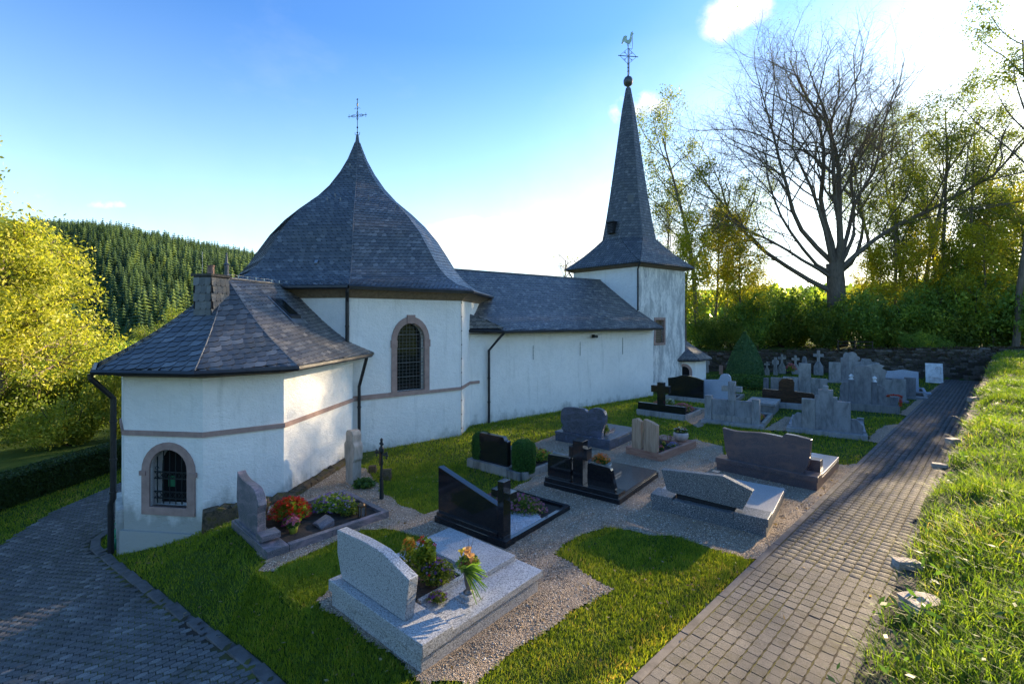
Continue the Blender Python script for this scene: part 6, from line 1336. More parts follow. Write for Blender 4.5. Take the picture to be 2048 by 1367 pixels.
    m.build('blossom', 'petal_peach', t); m = MB(); m.lathe([(.006, -.05), (.02, 0), (.045, .015)], 8, (-.12, 0, .50), caps=False); m.lathe([(.006, -.05), (.02, 0), (.04, .015)], 8, (-.09, .04, .52), caps=False); m.build('blossom', 'petal_yellow', t); blossoms(dome(14, .13, .13, .16, .9, .34), .022, 'petal_crimson', t)
    m = MB(); m.tube([(0, 0, .45), (-.02, .02, .64), (-.05, .03, .74)], .0022, 3); m.tube([(0, 0, .45), (.05, 0, .62), (.09, 0, .76)], .0022, 3); m.tube([(-.08, 0, .36), (-.14, -.02, .33), (-.15, -.02, .27)], .004, 3); m.build('twig', 'bark_brown', t)
    # bowl on 4
    t = thing('flower_bowl', 'round grey ceramic bowl full of orange marigolds on the black cross grave', 'flower bowl', gpos(4, -.02, .98, .228)); m = MB(); m.lathe([(.10, 0), (.14, .02), (.205, .11), (.225, .18), (.215, .185), (.19, .15)], 24); m.build('bowl', 'ceramic', t, smooth=True)
    C = dome(900, .21, .21, .19, .3, .15); foliage_np(C, .022, 'leaf_plant', 'foliage', t); blossoms(dome(80, .22, .22, .24, .8, .15), .028, 'petal_orange', t); blossoms(dome(16, .2, .2, .22, .9, .15), .026, 'petal_salmon', t)
    # plants on 7
    t = thing('flower_bowl', 'large pink beige globe bowl with pansies at the end of the wood grained grave', 'flower bowl', gpos(7, .20, 1.60, .19)); m = MB(); m.lathe([(.09, 0), (.15, .03), (.20, .12), (.20, .20), (.17, .245), (.16, .22)], 22); m.build('bowl', 'pink_ceramic', t, smooth=True); foliage_np(dome(420, .20, .20, .13, .3, .22), .035, 'leaf_plant', 'foliage', t); blossoms(dome(30, .2, .2, .16, .8, .22), .026, 'petal_white', t); blossoms(dome(26, .2, .2, .17, .8, .22), .026, 'petal_crimson', t); blossoms(dome(12, .2, .2, .17, .8, .22), .026, 'petal_yellow', t)
    heather('purple heather between the wood grained pillars and the bowl', gpos(7, .0, .72, .12), .13, .30, 'petal_purple'); plant('pink and white aster on the wood grained grave', 'flowers', gpos(7, .22, .42, .12), .14, .13, .17, 'leaf_plant', [('petal_magenta', 40, .02), ('petal_salmon', 16, .02)], nleaf=300, leaf=.025)
    plant('lilac chrysanthemum dome in front of the pink bowl', 'flowers', gpos(7, .28, 1.02, .12), .15, .14, .15, 'leaf_dark', [('petal_lilac', 100, .018)], nleaf=300, leaf=.02); plant('single yellow chrysanthemum on the wood grained grave', 'flowers', gpos(7, .12, .80, .12), .07, .07, .20, 'leaf_plant', [('petal_yellow', 30, .018)], nleaf=120, leaf=.02); heather('bright crimson heather spike beside the pink bowl', gpos(7, .12, 1.12, .12), .05, .32, 'petal_magenta', n=10)
    plant('leafy yellow green plant growing behind the twin pillars', 'plant', gpos(7, -.05, .34, .12), .09, .09, .62, 'leaf_bright', [], nleaf=300, leaf=.03, name='green_plant')
    # lantern on 9
    t = thing('grave_lantern', 'glass grave lantern with red candle between the grey speckled and purple graves', 'lantern', gpos(9, -.12, 1.22, .292), rad(-37)); m = MB(); m.box(-.055, .055, -.055, .055, 0, .02); [m.box(a_, a_ + .01, b_, b_ + .01, .02, .24) for a_ in (-.055, .045) for b_ in (-.055, .045)]; m.box(-.062, .062, -.062, .062, .24, .262); m.build('housing', 'zinc', t); m = MB(); m.lathe([(.035, .02), (.035, .13), (.01, .13)], 12); m.build('candle', 'red_candle', t)
    t = thing('stone_bird', 'small dark bird ornament beside the red candle lantern', 'ornament', gpos(9, .06, 1.12, .292)); m = MB(); m.lathe([(.02, 0), (.035, .02), (.03, .04), (.015, .05)], 8); m.tube([(-.03, 0, .035), (.0, 0, .045), (.05, 0, .05)], [.005, .02, .006], 6); m.build('body', 'iron', t)
    # 6 small things
    t = thing('grave_candle', 'small square candle holder on the heart grave slab', 'candle holder', gpos(6, .12, 1.08, .332)); m = MB(); m.box(-.06, .06, -.06, .06, 0, .025); m.box(-.035, .035, -.035, .035, .025, .09); m.box(-.045, .045, -.045, .045, .09, .10); m.build('holder', 'pewter', t)
    plant('yellow green plant growing out behind the heart headstone', 'plant', gpos(6, .40, .60, .262), .16, .13, .34, 'leaf_bright', [], nleaf=420, leaf=.03, name='green_plant')
    # 10, 11 and others
    plant('coral red flower cushion at the end of the black cross grave', 'flowers', gpos(10, .42, 1.05, .10), .42, .36, .30, 'leaf_mid', [('petal_salmon', 170, .03), ('petal_pink', 80, .03)], nleaf=900, leaf=.035); plant('cream white chrysanthemum behind the black cross', 'flowers', gpos(10, -.25, 1.5, .10), .24, .2, .36, 'leaf_mid', [('petal_white', 70, .03)], nleaf=300, leaf=.03)
    plant('pink flowers left of the cream chrysanthemum', 'flowers', gpos(10, -.62, 1.25, .10), .2, .2, .26, 'leaf_mid', [('petal_salmon', 50, .028)], nleaf=300, leaf=.03); plant('mixed salmon and orange flowers in the grey cross grave', 'flowers', gpos(11, .52, 1.2, .09), .30, .55, .22, 'leaf_bright', [('petal_salmon', 60, .03), ('petal_orange', 40, .03)], nleaf=900, leaf=.035, rot=rad(-35))
    plant('green tuft in the stepped grave', 'plant', gpos(12, .66, 1.3, .08), .2, .2, .16, 'leaf_mid', [], nleaf=200, leaf=.03, name='green_plant')
    t = thing('flower_garland', 'red flower garland draped over the low post of the lantern grave', 'garland', gpos(13, .80, .16, .58), rad(-34)); C = []
    for i in range(60): a_ = math.pi * i / 59; C.append((-.20 * math.cos(a_) , -.14, .02 + .07 * math.sin(a_)))
    for i in range(40): C.append((.17 + .03 * math.sin(i), -.14, -.02 - .27 * i / 40))
    C = np.array(C) + RNG.normal(0, .014, (100, 3)); blossoms(C, .032, 'petal_red', t); foliage_np(C[::2] + RNG.normal(0, .01, (50, 3)), .03, 'leaf_dark', 'foliage', t)
    for i, (gx, gz, lb) in enumerate(((-.51, 1.152, 'white lantern on the left pillar of the big old gravestone'), (.205, 1.112, 'white lantern on the right pillar of the big old gravestone'))):
        t = thing('grave_lantern', lb, 'lantern', gpos(13, gx, .16, gz), 0, 'white lanterns on the old gravestone'); m = MB(); m.lathe([(.09, 0), (.085, .02), (.055, .03), (.06, .12), (.09, .13), (.04, .19), (.01, .21)], 10); m.build('housing', 'white_paint', t)
    plant('red cemetery flowers in front of the far wall', 'flowers', (*G(1582, 745, .3), .3), .3, .3, .55, 'leaf_dark', [('petal_salmon', 40, .05), ('petal_magenta', 30, .05)], nleaf=300, leaf=.05)
    # conical cypress, ground cover mound
    x, y = G(1490, 752, 0); cone = lambda f: (1 - f ** 1.9) * .98 + .02 if f > .12 else .90 + f * .7
    clipped('large conical dark green cypress in front of the far wall', (x, y, -.05), 1.05, 1.05, 2.75, 'leaf_cypress', cone, n=16000, leaf=.05, cat='cypress', name='cypress_tree', trunk=.10)
    x, y = G(1478, 768, .1); C = dome(12000, 2.4, 1.7, .62, .85, -.05); t = thing('ground_cover', 'grey green mound of creeping ground cover in front of the cypress', 'ground cover', (x + .3, y + .2, 0), rad(-25)); foliage_np(C, .05, 'leaf_plant', 'foliage', t, flat=.6)
    # green watering cans / cart by the drainpipe
    x, y = G(222, 1080, -.78); 
    t = thing('watering_can', 'green plastic watering can lying tilted beside the drainpipe', 'watering can', (x, y, tz(x, y) + .12), rad(25)); m = MB(); m.lathe([(.10, 0), (.12, .04), (.13, .20), (.11, .24), (.05, .26)], 14); m.tube([(.10, 0, .06), (.24, 0, .20), (.33, 0, .30)], [.025, .016, .013], 7); m.tube([(-.11, 0, .05), (-.22, 0, .12), (-.20, 0, .26), (-.04, 0, .30), (.06, 0, .25)], .014, 6); m.lathe([(.013, 0), (.035, .03), (.03, .035)], 8, (.33, 0, .30)); b_ = m.build('body', 'green_plastic', t, smooth=True); t.rotation_euler = (rad(8), rad(62), rad(25))
    x, y = G(225, 1098, -.80); t = thing('watering_can', 'green plastic watering can lying on its side by the kerb', 'watering can', (x, y, tz(x, y) + .11), rad(-10)); m = MB(); m.lathe([(.10, 0), (.12, .04), (.13, .22), (.11, .25), (.05, .27)], 14); m.tube([(.10, 0, .06), (.22, 0, .20), (.30, 0, .32)], [.025, .016, .013], 7); m.tube([(-.11, 0, .05), (-.22, 0, .12), (-.20, 0, .26), (-.04, 0, .31), (.06, 0, .26)], .014, 6); m.build('body', 'green_plastic', t, smooth=True); t.rotation_euler = (rad(-86), rad(12), rad(-25))
    a, b = G(196, 1106, -.85), G(246, 1086, -.75); m = MB(); m.tube([(a[0], a[1], tz(*a) + .05), (b[0], b[1], tz(*b) + .07)], .025, 5); m.build('edging_board', 'kerb_concrete', None, label='thin grey concrete edging strip at the lawn corner by the watering cans', cat='edging')
# ---------------------------------------------------------------- trees
def nrmz(v): return v / (np.linalg.norm(v) + 1e-9)
class Tree:
    def __init__(s, seed): s.rng = np.random.default_rng(seed); s.V = []; s.Q = []; s.n = 0; s.tips = []; s.lv = []
    def tube(s, pts, rads, k):
        pts = np.array(pts); m = len(pts); d = np.gradient(pts, axis=0); d /= np.linalg.norm(d, axis=1)[:, None] + 1e-9
        a = np.cross(d, [0.31, .17, .93]); a /= np.linalg.norm(a, axis=1)[:, None] + 1e-9; b = np.cross(d, a)
        an = np.arange(k) * 2 * math.pi / k; V = pts[:, None] + (a[:, None] * np.cos(an)[None, :, None] + b[:, None] * np.sin(an)[None, :, None]) * np.array(rads)[:, None, None]
        i = np.arange(m * k).reshape(m, k) + s.n; s.V.append(V.reshape(-1, 3)); s.Q.append(np.stack([i[:-1], np.roll(i[:-1], -1, 1), np.roll(i[1:], -1, 1), i[1:]], -1).reshape(-1, 4)); s.n += m * k
    def grow(s, pos, d, L, r, lv, P):
        rng = s.rng; n = P['seg'][lv]; pts = [pos]; rs = [r]; end = r * P['tap'][lv]; sag = P['trop'][lv]
        for i in range(n):
            d = nrmz(d + rng.normal(0, P['jit'][lv], 3) + np.array([0, 0, sag])); pos = pos + d * L / n; pts.append(pos); rs.append(r + (end - r) * (i + 1) / n)
        s.tube(pts, rs, P['k'][lv])
        if lv == P['max']: s.tips += pts[1:]; return
        c = P['n'][lv]; st = P['start'][lv]; phi = rng.uniform(0, 6.28)
        for j in range(c):
            f = st + (1 - st) * (j + rng.uniform(.2, .8)) / c; x = f * n; i = min(int(x), n - 1); p = pts[i] + (pts[i + 1] - pts[i]) * (x - i); rr = rs[i] + (rs[i + 1] - rs[i]) * (x - i); dd = nrmz(pts[i + 1] - pts[i])
            phi += 2.4 + rng.normal(0, .4); a = nrmz(np.cross(dd, [0.2, .1, 1.0] if abs(dd[2]) < .95 else [1, 0, 0])); b = np.cross(dd, a); ang = rad(P['ang'][lv]) * rng.uniform(.7, 1.25)
            nd = dd * math.cos(ang) + (a * math.cos(phi) + b * math.sin(phi)) * math.sin(ang)
            ll = L * P['rat'][lv] * rng.uniform(.7, 1.2) * (1 - .45 * (f - st) / (1 - st + 1e-6)); s.grow(p, nd, ll, min(rr * .75, r * P['rr'][lv]), lv + 1, P)
        if P.get('tipchild', True): s.tips.append(pts[-1])
    def wood(s): return np.concatenate(s.V), np.concatenate(s.Q)
def tree_meshes(seed, P, L, r, leafn, leafsize, spread, d0=(0, 0, 1), extra=None):
    T = Tree(seed)
    if extra: extra(T)
    else: T.grow(np.zeros(3), nrmz(np.array(d0, float)), L, r, 0, P)
    V, Q = T.wood(); tips = np.array(T.tips); rng = T.rng
    if leafn:
        c = tips[rng.integers(0, len(tips), leafn)] + rng.normal(0, spread, (leafn, 3)); LV, LQ, LR = leaf_quads(c, leafsize, rng, flat=.8, aspect=.42)
        LR = np.clip(LR * .8 + .25 * (vnoise(c[:, 0] + c[:, 2], c[:, 1] + c[:, 2], .9, seed) - .5) + .1, 0, 1)
        return (V, Q), (LV, LQ, LR)
    return (V, Q), None
TREE_N = [0]
def place_tree(name, label, cat, meshes, pos, rot, sc, bark_='bark_grey', leaf='leaf_ash', group=None, cache={}):
    t = thing(name, label, cat, pos, rot, group); (V, Q), lf = meshes; t.scale = sc if isinstance(sc, tuple) else (sc, sc, sc)
    key = (id(V), bark_)
    if key not in cache: o = np_mesh('trunk', V, [(4, Q)], bark_, parent=t, smooth=True); cache[key] = o.data
    else: o = bpy.data.objects.new('trunk', cache[key]); COL.objects.link(o); o.parent = t
    if lf:
        key = (id(lf[0]), leaf)
        if key not in cache: o = np_mesh('crown', lf[0], [(4, lf[1])], leaf, rnd=lf[2], parent=t); cache[key] = o.data
        else: o = bpy.data.objects.new('crown', cache[key]); COL.objects.link(o); o.parent = t
    return t
KEEP = []
def bush_mesh(seed, n, leaf, lobes=7):
    rng = np.random.default_rng(seed); C = []; per = n // lobes
    for i in range(lobes):
        a = rng.uniform(0, 6.28); r = rng.uniform(0, .55); c = np.array([r * math.cos(a), r * math.sin(a), rng.uniform(.3, .72)]); s = np.array([.45, .45, .30]) * rng.uniform(.7, 1.15)
        d = rng.normal(0, 1, (per, 3)); d /= np.linalg.norm(d, axis=1)[:, None]; C.append(c + d * s * (rng.uniform(.35, 1.05, per) ** .6)[:, None])
    C = np.concatenate(C); C[:, 2] = np.abs(C[:, 2]); C += (np.c_[vnoise(C[:, 0], C[:, 2], 6, 1), vnoise(C[:, 1], C[:, 2], 6, 2), vnoise(C[:, 0], C[:, 1], 6, 3)] - .5) * .25; C[:, 2] = np.maximum(C[:, 2], .02)
    V, Q, R = leaf_quads(C, leaf, rng, flat=.8); R = np.clip(R * .7 + (vnoise(C[:, 0] + C[:, 1], C[:, 2], 4, seed) - .35) * .7, 0, 1)
    T = Tree(seed)
    for i in range(9):
        a = rng.uniform(0, 6.28); T.tube([[0, 0, 0], [.2 * math.cos(a), .2 * math.sin(a), .3], [.45 * math.cos(a), .45 * math.sin(a), .75]], [.02, .012, .004], 4)
    m = (T.wood(), (V, Q, R)); KEEP.append(m); return m
def build_trees():
    def PX(u, Y): return ((u - 1024) / F * Y, Y)
    # ---- big bare ash
    PB = dict(seg=[4, 9, 6, 4, 2], tap=[.8, .10, .2, .3, .4], jit=[.03, .15, .17, .18, .18], trop=[0, .075, .05, .05, .06], k=[10, 8, 5, 4, 3], n=[0, 15, 13, 12, 0], start=[.6, .24, .10, .08, 0], ang=[30, 40, 46, 50, 0], rat=[0, .56, .52, .52, 0], rr=[0, .30, .25, .38, 0], max=4)
    def bare(T):
        T.tube([[0, 0, -1], [0, 0, .3], [.05, 0, 2.0], [.0, 0, 4.2], [-.1, 0, 5.6]], [.85, .62, .52, .50, .46], 12)
        for (p, d, L, r) in (((-.15, 0, 3.6), (-.80, .1, .75), 14.5, .22), ((-.1, 0, 5.4), (-.14, -.1, 1), 14.2, .24), ((.05, 0, 5.4), (.16, .15, 1), 15, .27), ((.1, 0, 5.0), (.75, -.15, .65), 14.5, .21), ((-.1, 0, 5.5), (-.55, .3, .85), 14, .20), ((.15, .1, 4.8), (1.0, .25, .35), 14.5, .18), ((0, 0, 5.2), (.2, -.45, .9), 13, .22), ((-.3, 0, 4.6), (-.9, -.1, .62), 10.5, .15), ((-.1, 0, 5.0), (-.36, -.12, .93), 13.2, .17), ((.1, 0, 5.3), (.45, .1, .85), 15, .19), ((.1, .1, 5.0), (.62, .25, .75), 13.2, .17), ((-.1, 0, 4.8), (-.9, .3, .65), 12.5, .14)):
            T.grow(np.array(p, float), nrmz(np.array(d, float)), L, r * .82, 1, PB)
    mb_ = tree_meshes(21, PB, 0, 0, 5000, .05, .16, extra=bare); KEEP.append(mb_)
    x, y = PX(1672, 36); place_tree('bare_ash_tree', 'huge nearly leafless tree with wide branching crown against the bright sky', 'tree', mb_, (x, y, tz(x, y)), .1, (1.20, 1.20, 1.11), leaf='leaf_mid')
    # ---- leafy tree kinds
    PA = dict(seg=[9, 6, 4, 2], tap=[.25, .3, .3, .4], jit=[.045, .10, .14, .18], trop=[.01, .06, .06, .03], k=[8, 5, 4, 3], n=[15, 7, 6, 0], start=[.35, .25, .2, 0], ang=[42, 42, 46, 0], rat=[.36, .46, .48, 0], rr=[.28, .26, .34, 0], max=3)
    ash = [tree_meshes(31 + i, PA, 17, .20, 11000, .09, .26) for i in range(3)]
    PH = dict(PA); PH.update(n=[8, 6, 5, 0], start=[.58, .25, .2, 0], rat=[.30, .48, .48, 0], rr=[.28, .24, .30, 0]); high = [tree_meshes(35 + i, PH, 19, .19, 6500, .085, .26) for i in range(2)]; KEEP.extend(high)
    PT_ = dict(PA); PT_.update(n=[20, 7, 5, 0], start=[.18, .2, .2, 0], rat=[.30, .46, .48, 0], ang=[55, 45, 46, 0])
    low = [tree_meshes(41 + i, PT_, 9.5, .12, 10000, .10, .28) for i in range(3)]
    KEEP.extend(ash); KEEP.extend(low)
    g1 = 'tall trees beyond the churchyard wall'
    TL = [  # kind, u, Y, rot, scale, leaf, label
        (ash[0], 1395, 36, 0.3, .98, 'leaf_ash', 'tall slender tree with leafy top right behind the church tower'),
        (ash[1], 1340, 39, 1.3, .72, 'leaf_ash', 'shorter tree partly hidden by the tower spire'),
        (ash[2], 1790, 37, 2.1, .80, 'leaf_ash', 'slender tree right of the huge bare tree'),
        (ash[0], 1845, 35, 4.0, .88, 'leaf_ash', 'second slender tree right of the huge bare tree'),
        (high[0], 1893, 35, 5.2, .92, 'leaf_ash', 'third slender tree right of the huge bare tree'),
        (high[1], 1950, 37, 0.9, .84, 'leaf_mid', 'dark crowned tree behind the tall ones on the right'),
        (high[0], 2030, 29, 2.6, 1.0, 'leaf_ash', 'tallest thin trunked tree at the right picture edge'),
    ]
    TL += [(ash[0], 1750, 50, 1.0, 1.05, 'leaf_mid', 'tree far behind the right thicket, nearest to the bare tree'), (ash[1], 1815, 52, 2.0, 1.25, 'leaf_mid', 'tall tree far behind the middle of the right thicket'), (ash[2], 1880, 49, 3.0, 1.2, 'leaf_ash', 'tall tree far behind the right thicket with its own wide crown'), (ash[0], 1945, 51, 4.0, 1.08, 'leaf_mid', 'tall tree far behind, left of the right edge trunk'), (ash[1], 2005, 50, 5.0, 1.0, 'leaf_ash', 'tall tree far behind the right edge trunk'), (ash[2], 1450, 50, .5, .85, 'leaf_ash', 'tree far behind the sunlit young trees')]
    for m_, u, Y, r, s, lf, lb in TL: x, y = PX(u, Y); place_tree('ash_tree', lb, 'tree', m_, (x, y, tz(x, y) - .1), r, s, leaf=lf, group=g1)
    g2 = 'sunlit young trees behind the wall'
    for m_, u, Y, r, s, lf, lb in [
        (low[0], 1372, 34, .2, .90, 'leaf_gold', 'bright yellow green young tree touching the tower edge'), (low[1], 1428, 38, 1.9, 1.08, 'leaf_gold', 'bright yellow green young tree left of the bare tree'),
        (low[2], 1480, 36, 3.0, .92, 'leaf_gold', 'sunlit thin young tree beside the lowest bare branches'), (low[0], 1530, 40, 4.4, .66, 'leaf_gold', 'low sunlit tree under the hanging bare branches'),
        (low[0], 1718, 41, 1.1, .70, 'leaf_gold', 'small golden tree just right of the bare trunk, further back'), (low[2], 1800, 40, 5.6, 1.0, 'leaf_ash', 'leafy tree filling the back of the right thicket'), (low[0], 1868, 41, 2.9, 1.12, 'leaf_gold', 'taller golden tree filling the back of the right thicket'), (low[1], 1935, 39, .3, 1.15, 'leaf_ash', 'broad leafy tree between the tall thin trunks'), (low[2], 2010, 38, 4.9, 1.2, 'leaf_gold', 'golden tree behind the trunk at the right picture edge'), (low[1], 1765, 36, 5.0, .74, 'leaf_gold', 'sunlit tree right of the bare trunk'), (low[2], 1830, 34, .7, .78, 'leaf_gold', 'yellow green tree in the middle of the right thicket'),
        (low[0], 1912, 33, 2.2, .80, 'leaf_ash', 'green tree low in the right thicket'), (low[1], 1990, 30, 3.3, .80, 'leaf_gold', 'yellow green tree near the right picture edge'), (low[2], 2060, 31, 3.9, .95, 'leaf_ash', 'leafy tree closing the right picture edge')]:
        x, y = PX(u, Y); place_tree('young_tree', lb, 'tree', m_, (x, y, tz(x, y) - .1), r, s, leaf=lf, group=g2)
    x, y = PX(1108, 44); PD_ = dict(PA); PD_.update(trop=[0, -.12, -.2, -.2]); w = tree_meshes(55, PD_, 8.5, .15, 250, .10, .2); KEEP.append(w); place_tree('bare_tree', 'small bare tree top showing over the nave ridge', 'tree', w, (x, y, tz(x, y) - .5), 0, .92, leaf='leaf_mid')
    # ---- bushes behind the wall
    B = [bush_mesh(60 + i, 11000, .026, 11) for i in range(4)]
    bl = ['bush right beside the tower porch', 'bush behind the leaning stone cross', 'dark bush behind the conical cypress', 'bush over the row of old crosses', 'large dark bush under the bare tree', 'bush at the foot of the bare trunk', 'bush right of the bare trunk', 'wide bush behind the lantern grave', 'bush above the white memorial panel', 'tall bush at the end of the path', 'large bush beyond the terrace edge', 'bush at the right picture edge', 'last dark bush beyond the picture edge', 'low bush between cypress and wall', 'small bush over the wall left of the panel', 'rounded bush further back on the right', 'pale bush in the gap left of the bare trunk']
    sp = [(1400, 36, 2.2, 3.0), (1438, 34.5, 1.8, 2.6), (1500, 36, 2.4, 4.6), (1565, 35.5, 2.3, 3.2), (1605, 37, 2.8, 5.0), (1650, 34, 2.0, 3.4), (1712, 33.5, 2.6, 4.4), (1775, 32.5, 2.0, 3.2), (1828, 32, 2.6, 4.8), (1885, 31.5, 2.2, 3.4), (1945, 31, 2.9, 5.6), (2008, 31, 2.4, 4.0), (2070, 30, 3.2, 6.0), (1468, 33.6, 1.3, 1.9), (1850, 29.2, 1.2, 1.5), (1915, 37, 3.4, 7.0), (1545, 38, 2.6, 5.2)]
    for i, ((u, Y, w_, h_), lb) in enumerate(zip(sp, bl)):
        x, y = PX(u, Y); place_tree('bush', lb, 'bush', B[i % 4], (x, y, tz(x, y) - .15), i * 1.7, (w_ * 1.35, w_ * 1.35, h_), bark_='bark_brown', leaf=('leaf_dark', 'leaf_mid', 'leaf_dark', 'leaf_ash')[i % 4], group='bushes behind the churchyard wall')
    # brambles hanging over the wall
    C = []
    for a, b, h0, h1, n in ((WALL_A, WALL_B, 1.85, 1.3, 9000), (WALL_B, WALL_C, 1.3, .95, 5000)):
        f = RNG.uniform(0, 1, n); L_ = a.lerp(b, .5); X_ = (b - a).normalized(); N_ = Vector((-X_.y, X_.x, 0)); N_ = N_ if N_.dot(-a) > 0 else -N_
        drop = RNG.uniform(0, 1, n) ** 1.8 * (.25 + 1.0 * vnoise(f * 40, f * 0, 1, 3)); zz = h0 + (h1 - h0) * f + .12 - drop + RNG.normal(0, .04, n); off = np.where(drop < .15, RNG.uniform(-.55, .08, n), RNG.uniform(.04, .14, n))
        C.append(np.c_[a.x + (b.x - a.x) * f + N_.x * off, a.y + (b.y - a.y) * f + N_.y * off, zz])
    V, Q, R = leaf_quads(np.concatenate(C), .055, RNG); np_mesh('brambles', V, [(4, Q)], 'ivy_brown', rnd=R, kind='stuff', label='brown green ivy and brambles hanging over the far stone wall', cat='ivy')
    m = MB(); a, b = PX(1676, 31.2), PX(1745, 30.2); z0 = tz(*b) + .35
    t = thing('wooden_rail', 'old brown wooden rail behind the far wall', 'fence', (*a, 0), world_frame=True)
    for zz in (.12, .34): mm = MB(); mm.tube([(a[0], a[1], z0 + zz), (b[0], b[1], z0 + zz)], .03, 6); mm.build('rail', 'bark_brown', t)
    for f in (0, .5, 1): mm = MB(); xx = a[0] + (b[0] - a[0]) * f; yy = a[1] + (b[1] - a[1]) * f; mm.tube([(xx, yy, z0 - .5), (xx, yy, z0 + .42)], .04, 6); mm.build('post', 'bark_brown', t)
    # ---- left side
    PL = dict(seg=[6, 8, 5, 2], tap=[.5, .25, .3, .4], jit=[.06, .10, .14, .18], trop=[0, .015, -.01, -.03], k=[10, 7, 4, 3], n=[16, 11, 7, 0], start=[.22, .15, .15, 0], ang=[58, 45, 45, 0], rat=[.62, .42, .44, 0], rr=[.4, .45, .5, 0], max=3)
    lt = tree_meshes(77, PL, 9.2, .28, 60000, .080, .26); KEEP.append(lt)
    x, y = PX(-100, 17); place_tree('spreading_tree', 'big spreading tree with sunlit yellow green leaves at the left edge', 'tree', lt, (x, y, -3.2), 1.0, (.95, .95, 1.12), leaf='leaf_left')
    lt2 = tree_meshes(78, PL, 8.0, .22, 20000, .10, .28); KEEP.append(lt2)
    for i, (u, Y, z, s, lf, lb) in enumerate(((10, 26, -5.0, .92, 'leaf_left', 'leafy tree behind the spreading one at the left edge'), (140, 34, -6.5, .62, 'leaf_dark', 'shaded green tree below the spruce hillside'), (225, 38, -6.0, .52, 'leaf_dark', 'rounded green tree between hill and sacristy roof'), (300, 46, -6.5, .72, 'leaf_mid', 'yellow green tree showing over the sacristy roof'), (-60, 20, -4.0, 1.0, 'leaf_left', 'leafy tree beyond the left picture edge'), (385, 56, -7, .95, 'leaf_mid', 'green tree behind the sacristy chimney'))):
        x, y = PX(u, Y); place_tree('leafy_tree', lb, 'tree', lt2, (x, y, tz(x, y)), i * 1.3, s, leaf=lf, group='leafy trees in the valley on the left')
    bl2 = ['dark bush beyond the hedge at the picture edge', 'bush beyond the hedge next to the sacristy corner', 'yellow leaved bush beside the drainpipe', 'sunlit bush low behind the hedge', 'second dark bush behind the hedge', 'bush behind the sacristy corner']
    for i, ((u, Y, w_, h_, lf), lb) in enumerate(zip(((60, 19, 2.2, 3.0, 'leaf_mid'), (215, 21, 2.2, 3.2, 'leaf_mid'), (240, 18, 1.5, 3.3, 'leaf_left'), (140, 17, 1.8, 2.0, 'leaf_left'), (110, 23, 2.6, 3.6, 'leaf_dark'), (200, 27, 2.8, 4.4, 'leaf_dark')), bl2)):
        x, y = PX(u, Y); place_tree('bush', lb, 'bush', B[i % 4], (x, y, tz(x, y) - .1), i * 2.1, (w_, w_, h_), bark_='bark_brown', leaf=lf, group='bushes beyond the hedge on the left')
    # hedge
    hp = [(-12.4, 6.5), (-12.0, 9.0), (-11.75, 11.5), (-11.55, 14.0), (-11.5, 17), (-11.6, 21)]; t = thing('hedge', 'low clipped dark green hedge along the driveway', 'hedge', (-12, 10, 0), world_frame=True); C = []
    m = MB()
    for (x0, y0), (x1, y1) in zip(hp[:-1], hp[1:]):
        n = 9000; f = RNG.uniform(0, 1, n); d = Vector((x1 - x0, y1 - y0, 0)).normalized(); nn = Vector((d.y, -d.x, 0)); side = RNG.uniform(0, 1, n); W = .62; Hh = .72
        off = np.where(side < .42, RNG.uniform(-.02, .03, n), -RNG.uniform(0, W, n)); zz = np.where(side < .42, RNG.uniform(0, Hh, n), Hh + RNG.uniform(-.03, .03, n)); X_ = x0 + (x1 - x0) * f + nn.x * off; Y_ = y0 + (y1 - y0) * f + nn.y * off; C.append(np.c_[X_, Y_, terrain(X_, Y_) + zz])
        z = min(tz(x0, y0), tz(x1, y1)); c = Vector(((x0 + x1) / 2, (y0 + y1) / 2, z)) - nn * W / 2; m.obox(c, d, nn, UP, Vector((x1 - x0, y1 - y0, 0)).length / 2 + .02, W / 2 - .03, -.3, Hh - .03)
    m.build('inner_twigs', 'leaf_hedge', t); C = np.concatenate(C); V, Q, R = leaf_quads(C, .03, RNG); o = np_mesh('foliage', V - np.array([-12, 10, 0]), [(4, Q)], 'leaf_hedge', rnd=R, parent=t)
    # ---- spruce hillside
    def spruce(seed):
        rng = np.random.default_rng(seed); V = []; Fc = []; n = 0; H_ = 1.0; L_ = 8
        for i in range(L_):
            f = i / L_; z = .06 + .92 * f; r = .20 * (1 - f) ** .85 + .012; k = 7
            a0 = rng.uniform(0, 6.28); V.append([0, 0, z + .10 * (1 - f * .5)]); c = n; n += 1
            for j in range(k * 2):
                a = a0 + math.pi * j / k; rr = r * (rng.uniform(.85, 1.15) if j % 2 == 0 else .52); V.append([rr * math.cos(a), rr * math.sin(a), z - (.035 if j % 2 == 0 else .0) + rng.normal(0, .006)]); n += 1
            for j in range(k * 2): Fc.append([c, c + 1 + j, c + 1 + (j + 1) % (k * 2)])
        return np.array(V), np.array(Fc)
    SPR = [spruce(90 + i) for i in range(5)]; me = []
    for i, (V, T) in enumerate(SPR):
        for rv in (.05, .35, .6, .95):
            o = np_mesh('spruce_tree', V, [(3, T)], 'spruce_needle', rnd=np.clip(np.linspace(0, .3, len(T)) + rv - .1, 0, 1)); me.append(o.data); bpy.data.objects.remove(o)  # needles lighten towards the tip: sunlit tops put into the colour
    n = 16000; u = RNG.uniform(60, 620, n); Y_ = 165 + 400 * RNG.uniform(0, 1, n) ** .8; X_ = (u - 1024) / F * Y_; acc = []; grid = {}
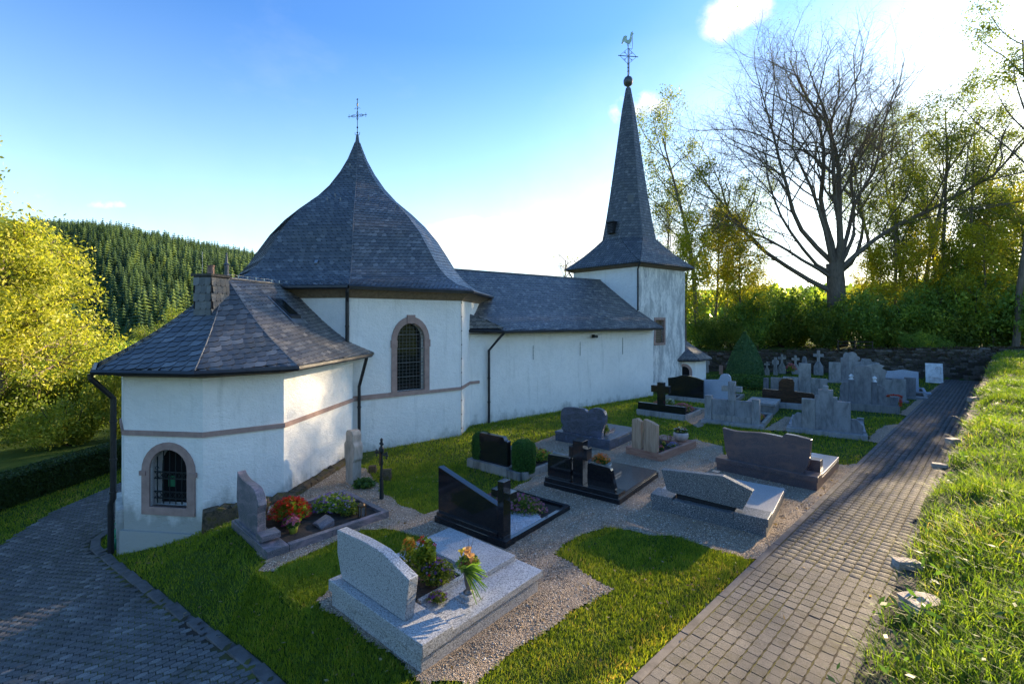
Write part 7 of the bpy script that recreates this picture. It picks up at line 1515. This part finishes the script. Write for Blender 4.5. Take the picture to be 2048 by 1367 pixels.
    for x, y in zip(X_, Y_):
        g = (int(x / 3.0), int(y / 4.2))
        if any((g[0] + a, g[1] + b) in grid and math.hypot(grid[(g[0] + a, g[1] + b)][0] - x, (grid[(g[0] + a, g[1] + b)][1] - y) * .75) < 2.9 for a in (-1, 0, 1) for b in (-1, 0, 1)): continue
        grid[g] = (x, y); acc.append((x, y))
    acc = np.array(acc); acc = acc[vnoise(acc[:, 0], acc[:, 1], .055, 15) + RNG.uniform(0, .35, len(acc)) > .22]; Z = terrain(acc[:, 0], acc[:, 1]); hh = RNG.uniform(6.5, 12.0, len(acc)) * (.75 + .6 * vnoise(acc[:, 0], acc[:, 1], .03, 16)); rest_v, rest_f, rest_r = [], [], []; off = 0
    px = (VH - (Z + hh - H) / acc[:, 1] * F); uu = acc[:, 0] / acc[:, 1] * F + 1024
    vis = (uu > 90) & (uu < 520) & (px < 600); score = np.where(vis, hh / acc[:, 1], 0); order = np.argsort(-score); ind = set(order[:300].tolist())
    # spread the singled-out ones over those that show largest
    for i in range(len(acc)):
        x, y = acc[i]; r = RNG.uniform(0, 6.28); w = hh[i] * RNG.uniform(1.1, 1.6)
        if i in ind:
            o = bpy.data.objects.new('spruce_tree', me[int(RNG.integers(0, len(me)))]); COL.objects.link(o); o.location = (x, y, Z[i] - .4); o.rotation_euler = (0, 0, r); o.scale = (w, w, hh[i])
            finish(o, 'one of the pointed dark green spruces covering the hillside on the left', 'spruce', 'spruces covering the hillside')
        else:
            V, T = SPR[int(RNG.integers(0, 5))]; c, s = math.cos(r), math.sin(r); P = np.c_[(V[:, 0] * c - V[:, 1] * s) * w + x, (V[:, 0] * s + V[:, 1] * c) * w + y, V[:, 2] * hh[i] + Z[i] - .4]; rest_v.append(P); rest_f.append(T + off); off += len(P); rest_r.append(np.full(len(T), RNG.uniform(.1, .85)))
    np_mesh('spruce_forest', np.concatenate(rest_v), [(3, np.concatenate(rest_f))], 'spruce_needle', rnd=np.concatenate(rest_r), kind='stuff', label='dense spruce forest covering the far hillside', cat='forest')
    # far woodland closing the horizon elsewhere
    n = 26000; az = RNG.uniform(-.45, 1.3, n); rr = RNG.uniform(150, 420, n); X_ = np.sin(az) * rr; Y_ = np.cos(az) * rr; Z = terrain(X_, Y_); C = np.c_[X_, Y_, Z + RNG.uniform(0, 9, n)]
    V, Q, R = leaf_quads(C, 2.2, RNG); np_mesh('distant_woodland', V, [(4, Q)], 'leaf_dark', rnd=R, kind='stuff', label='distant woodland on the low hills behind the trees', cat='woodland')
# ---------------------------------------------------------------- build
build_church()
build_walls()
make_paths()
build_graves()
make_gravel()
make_lawn()
build_trees()
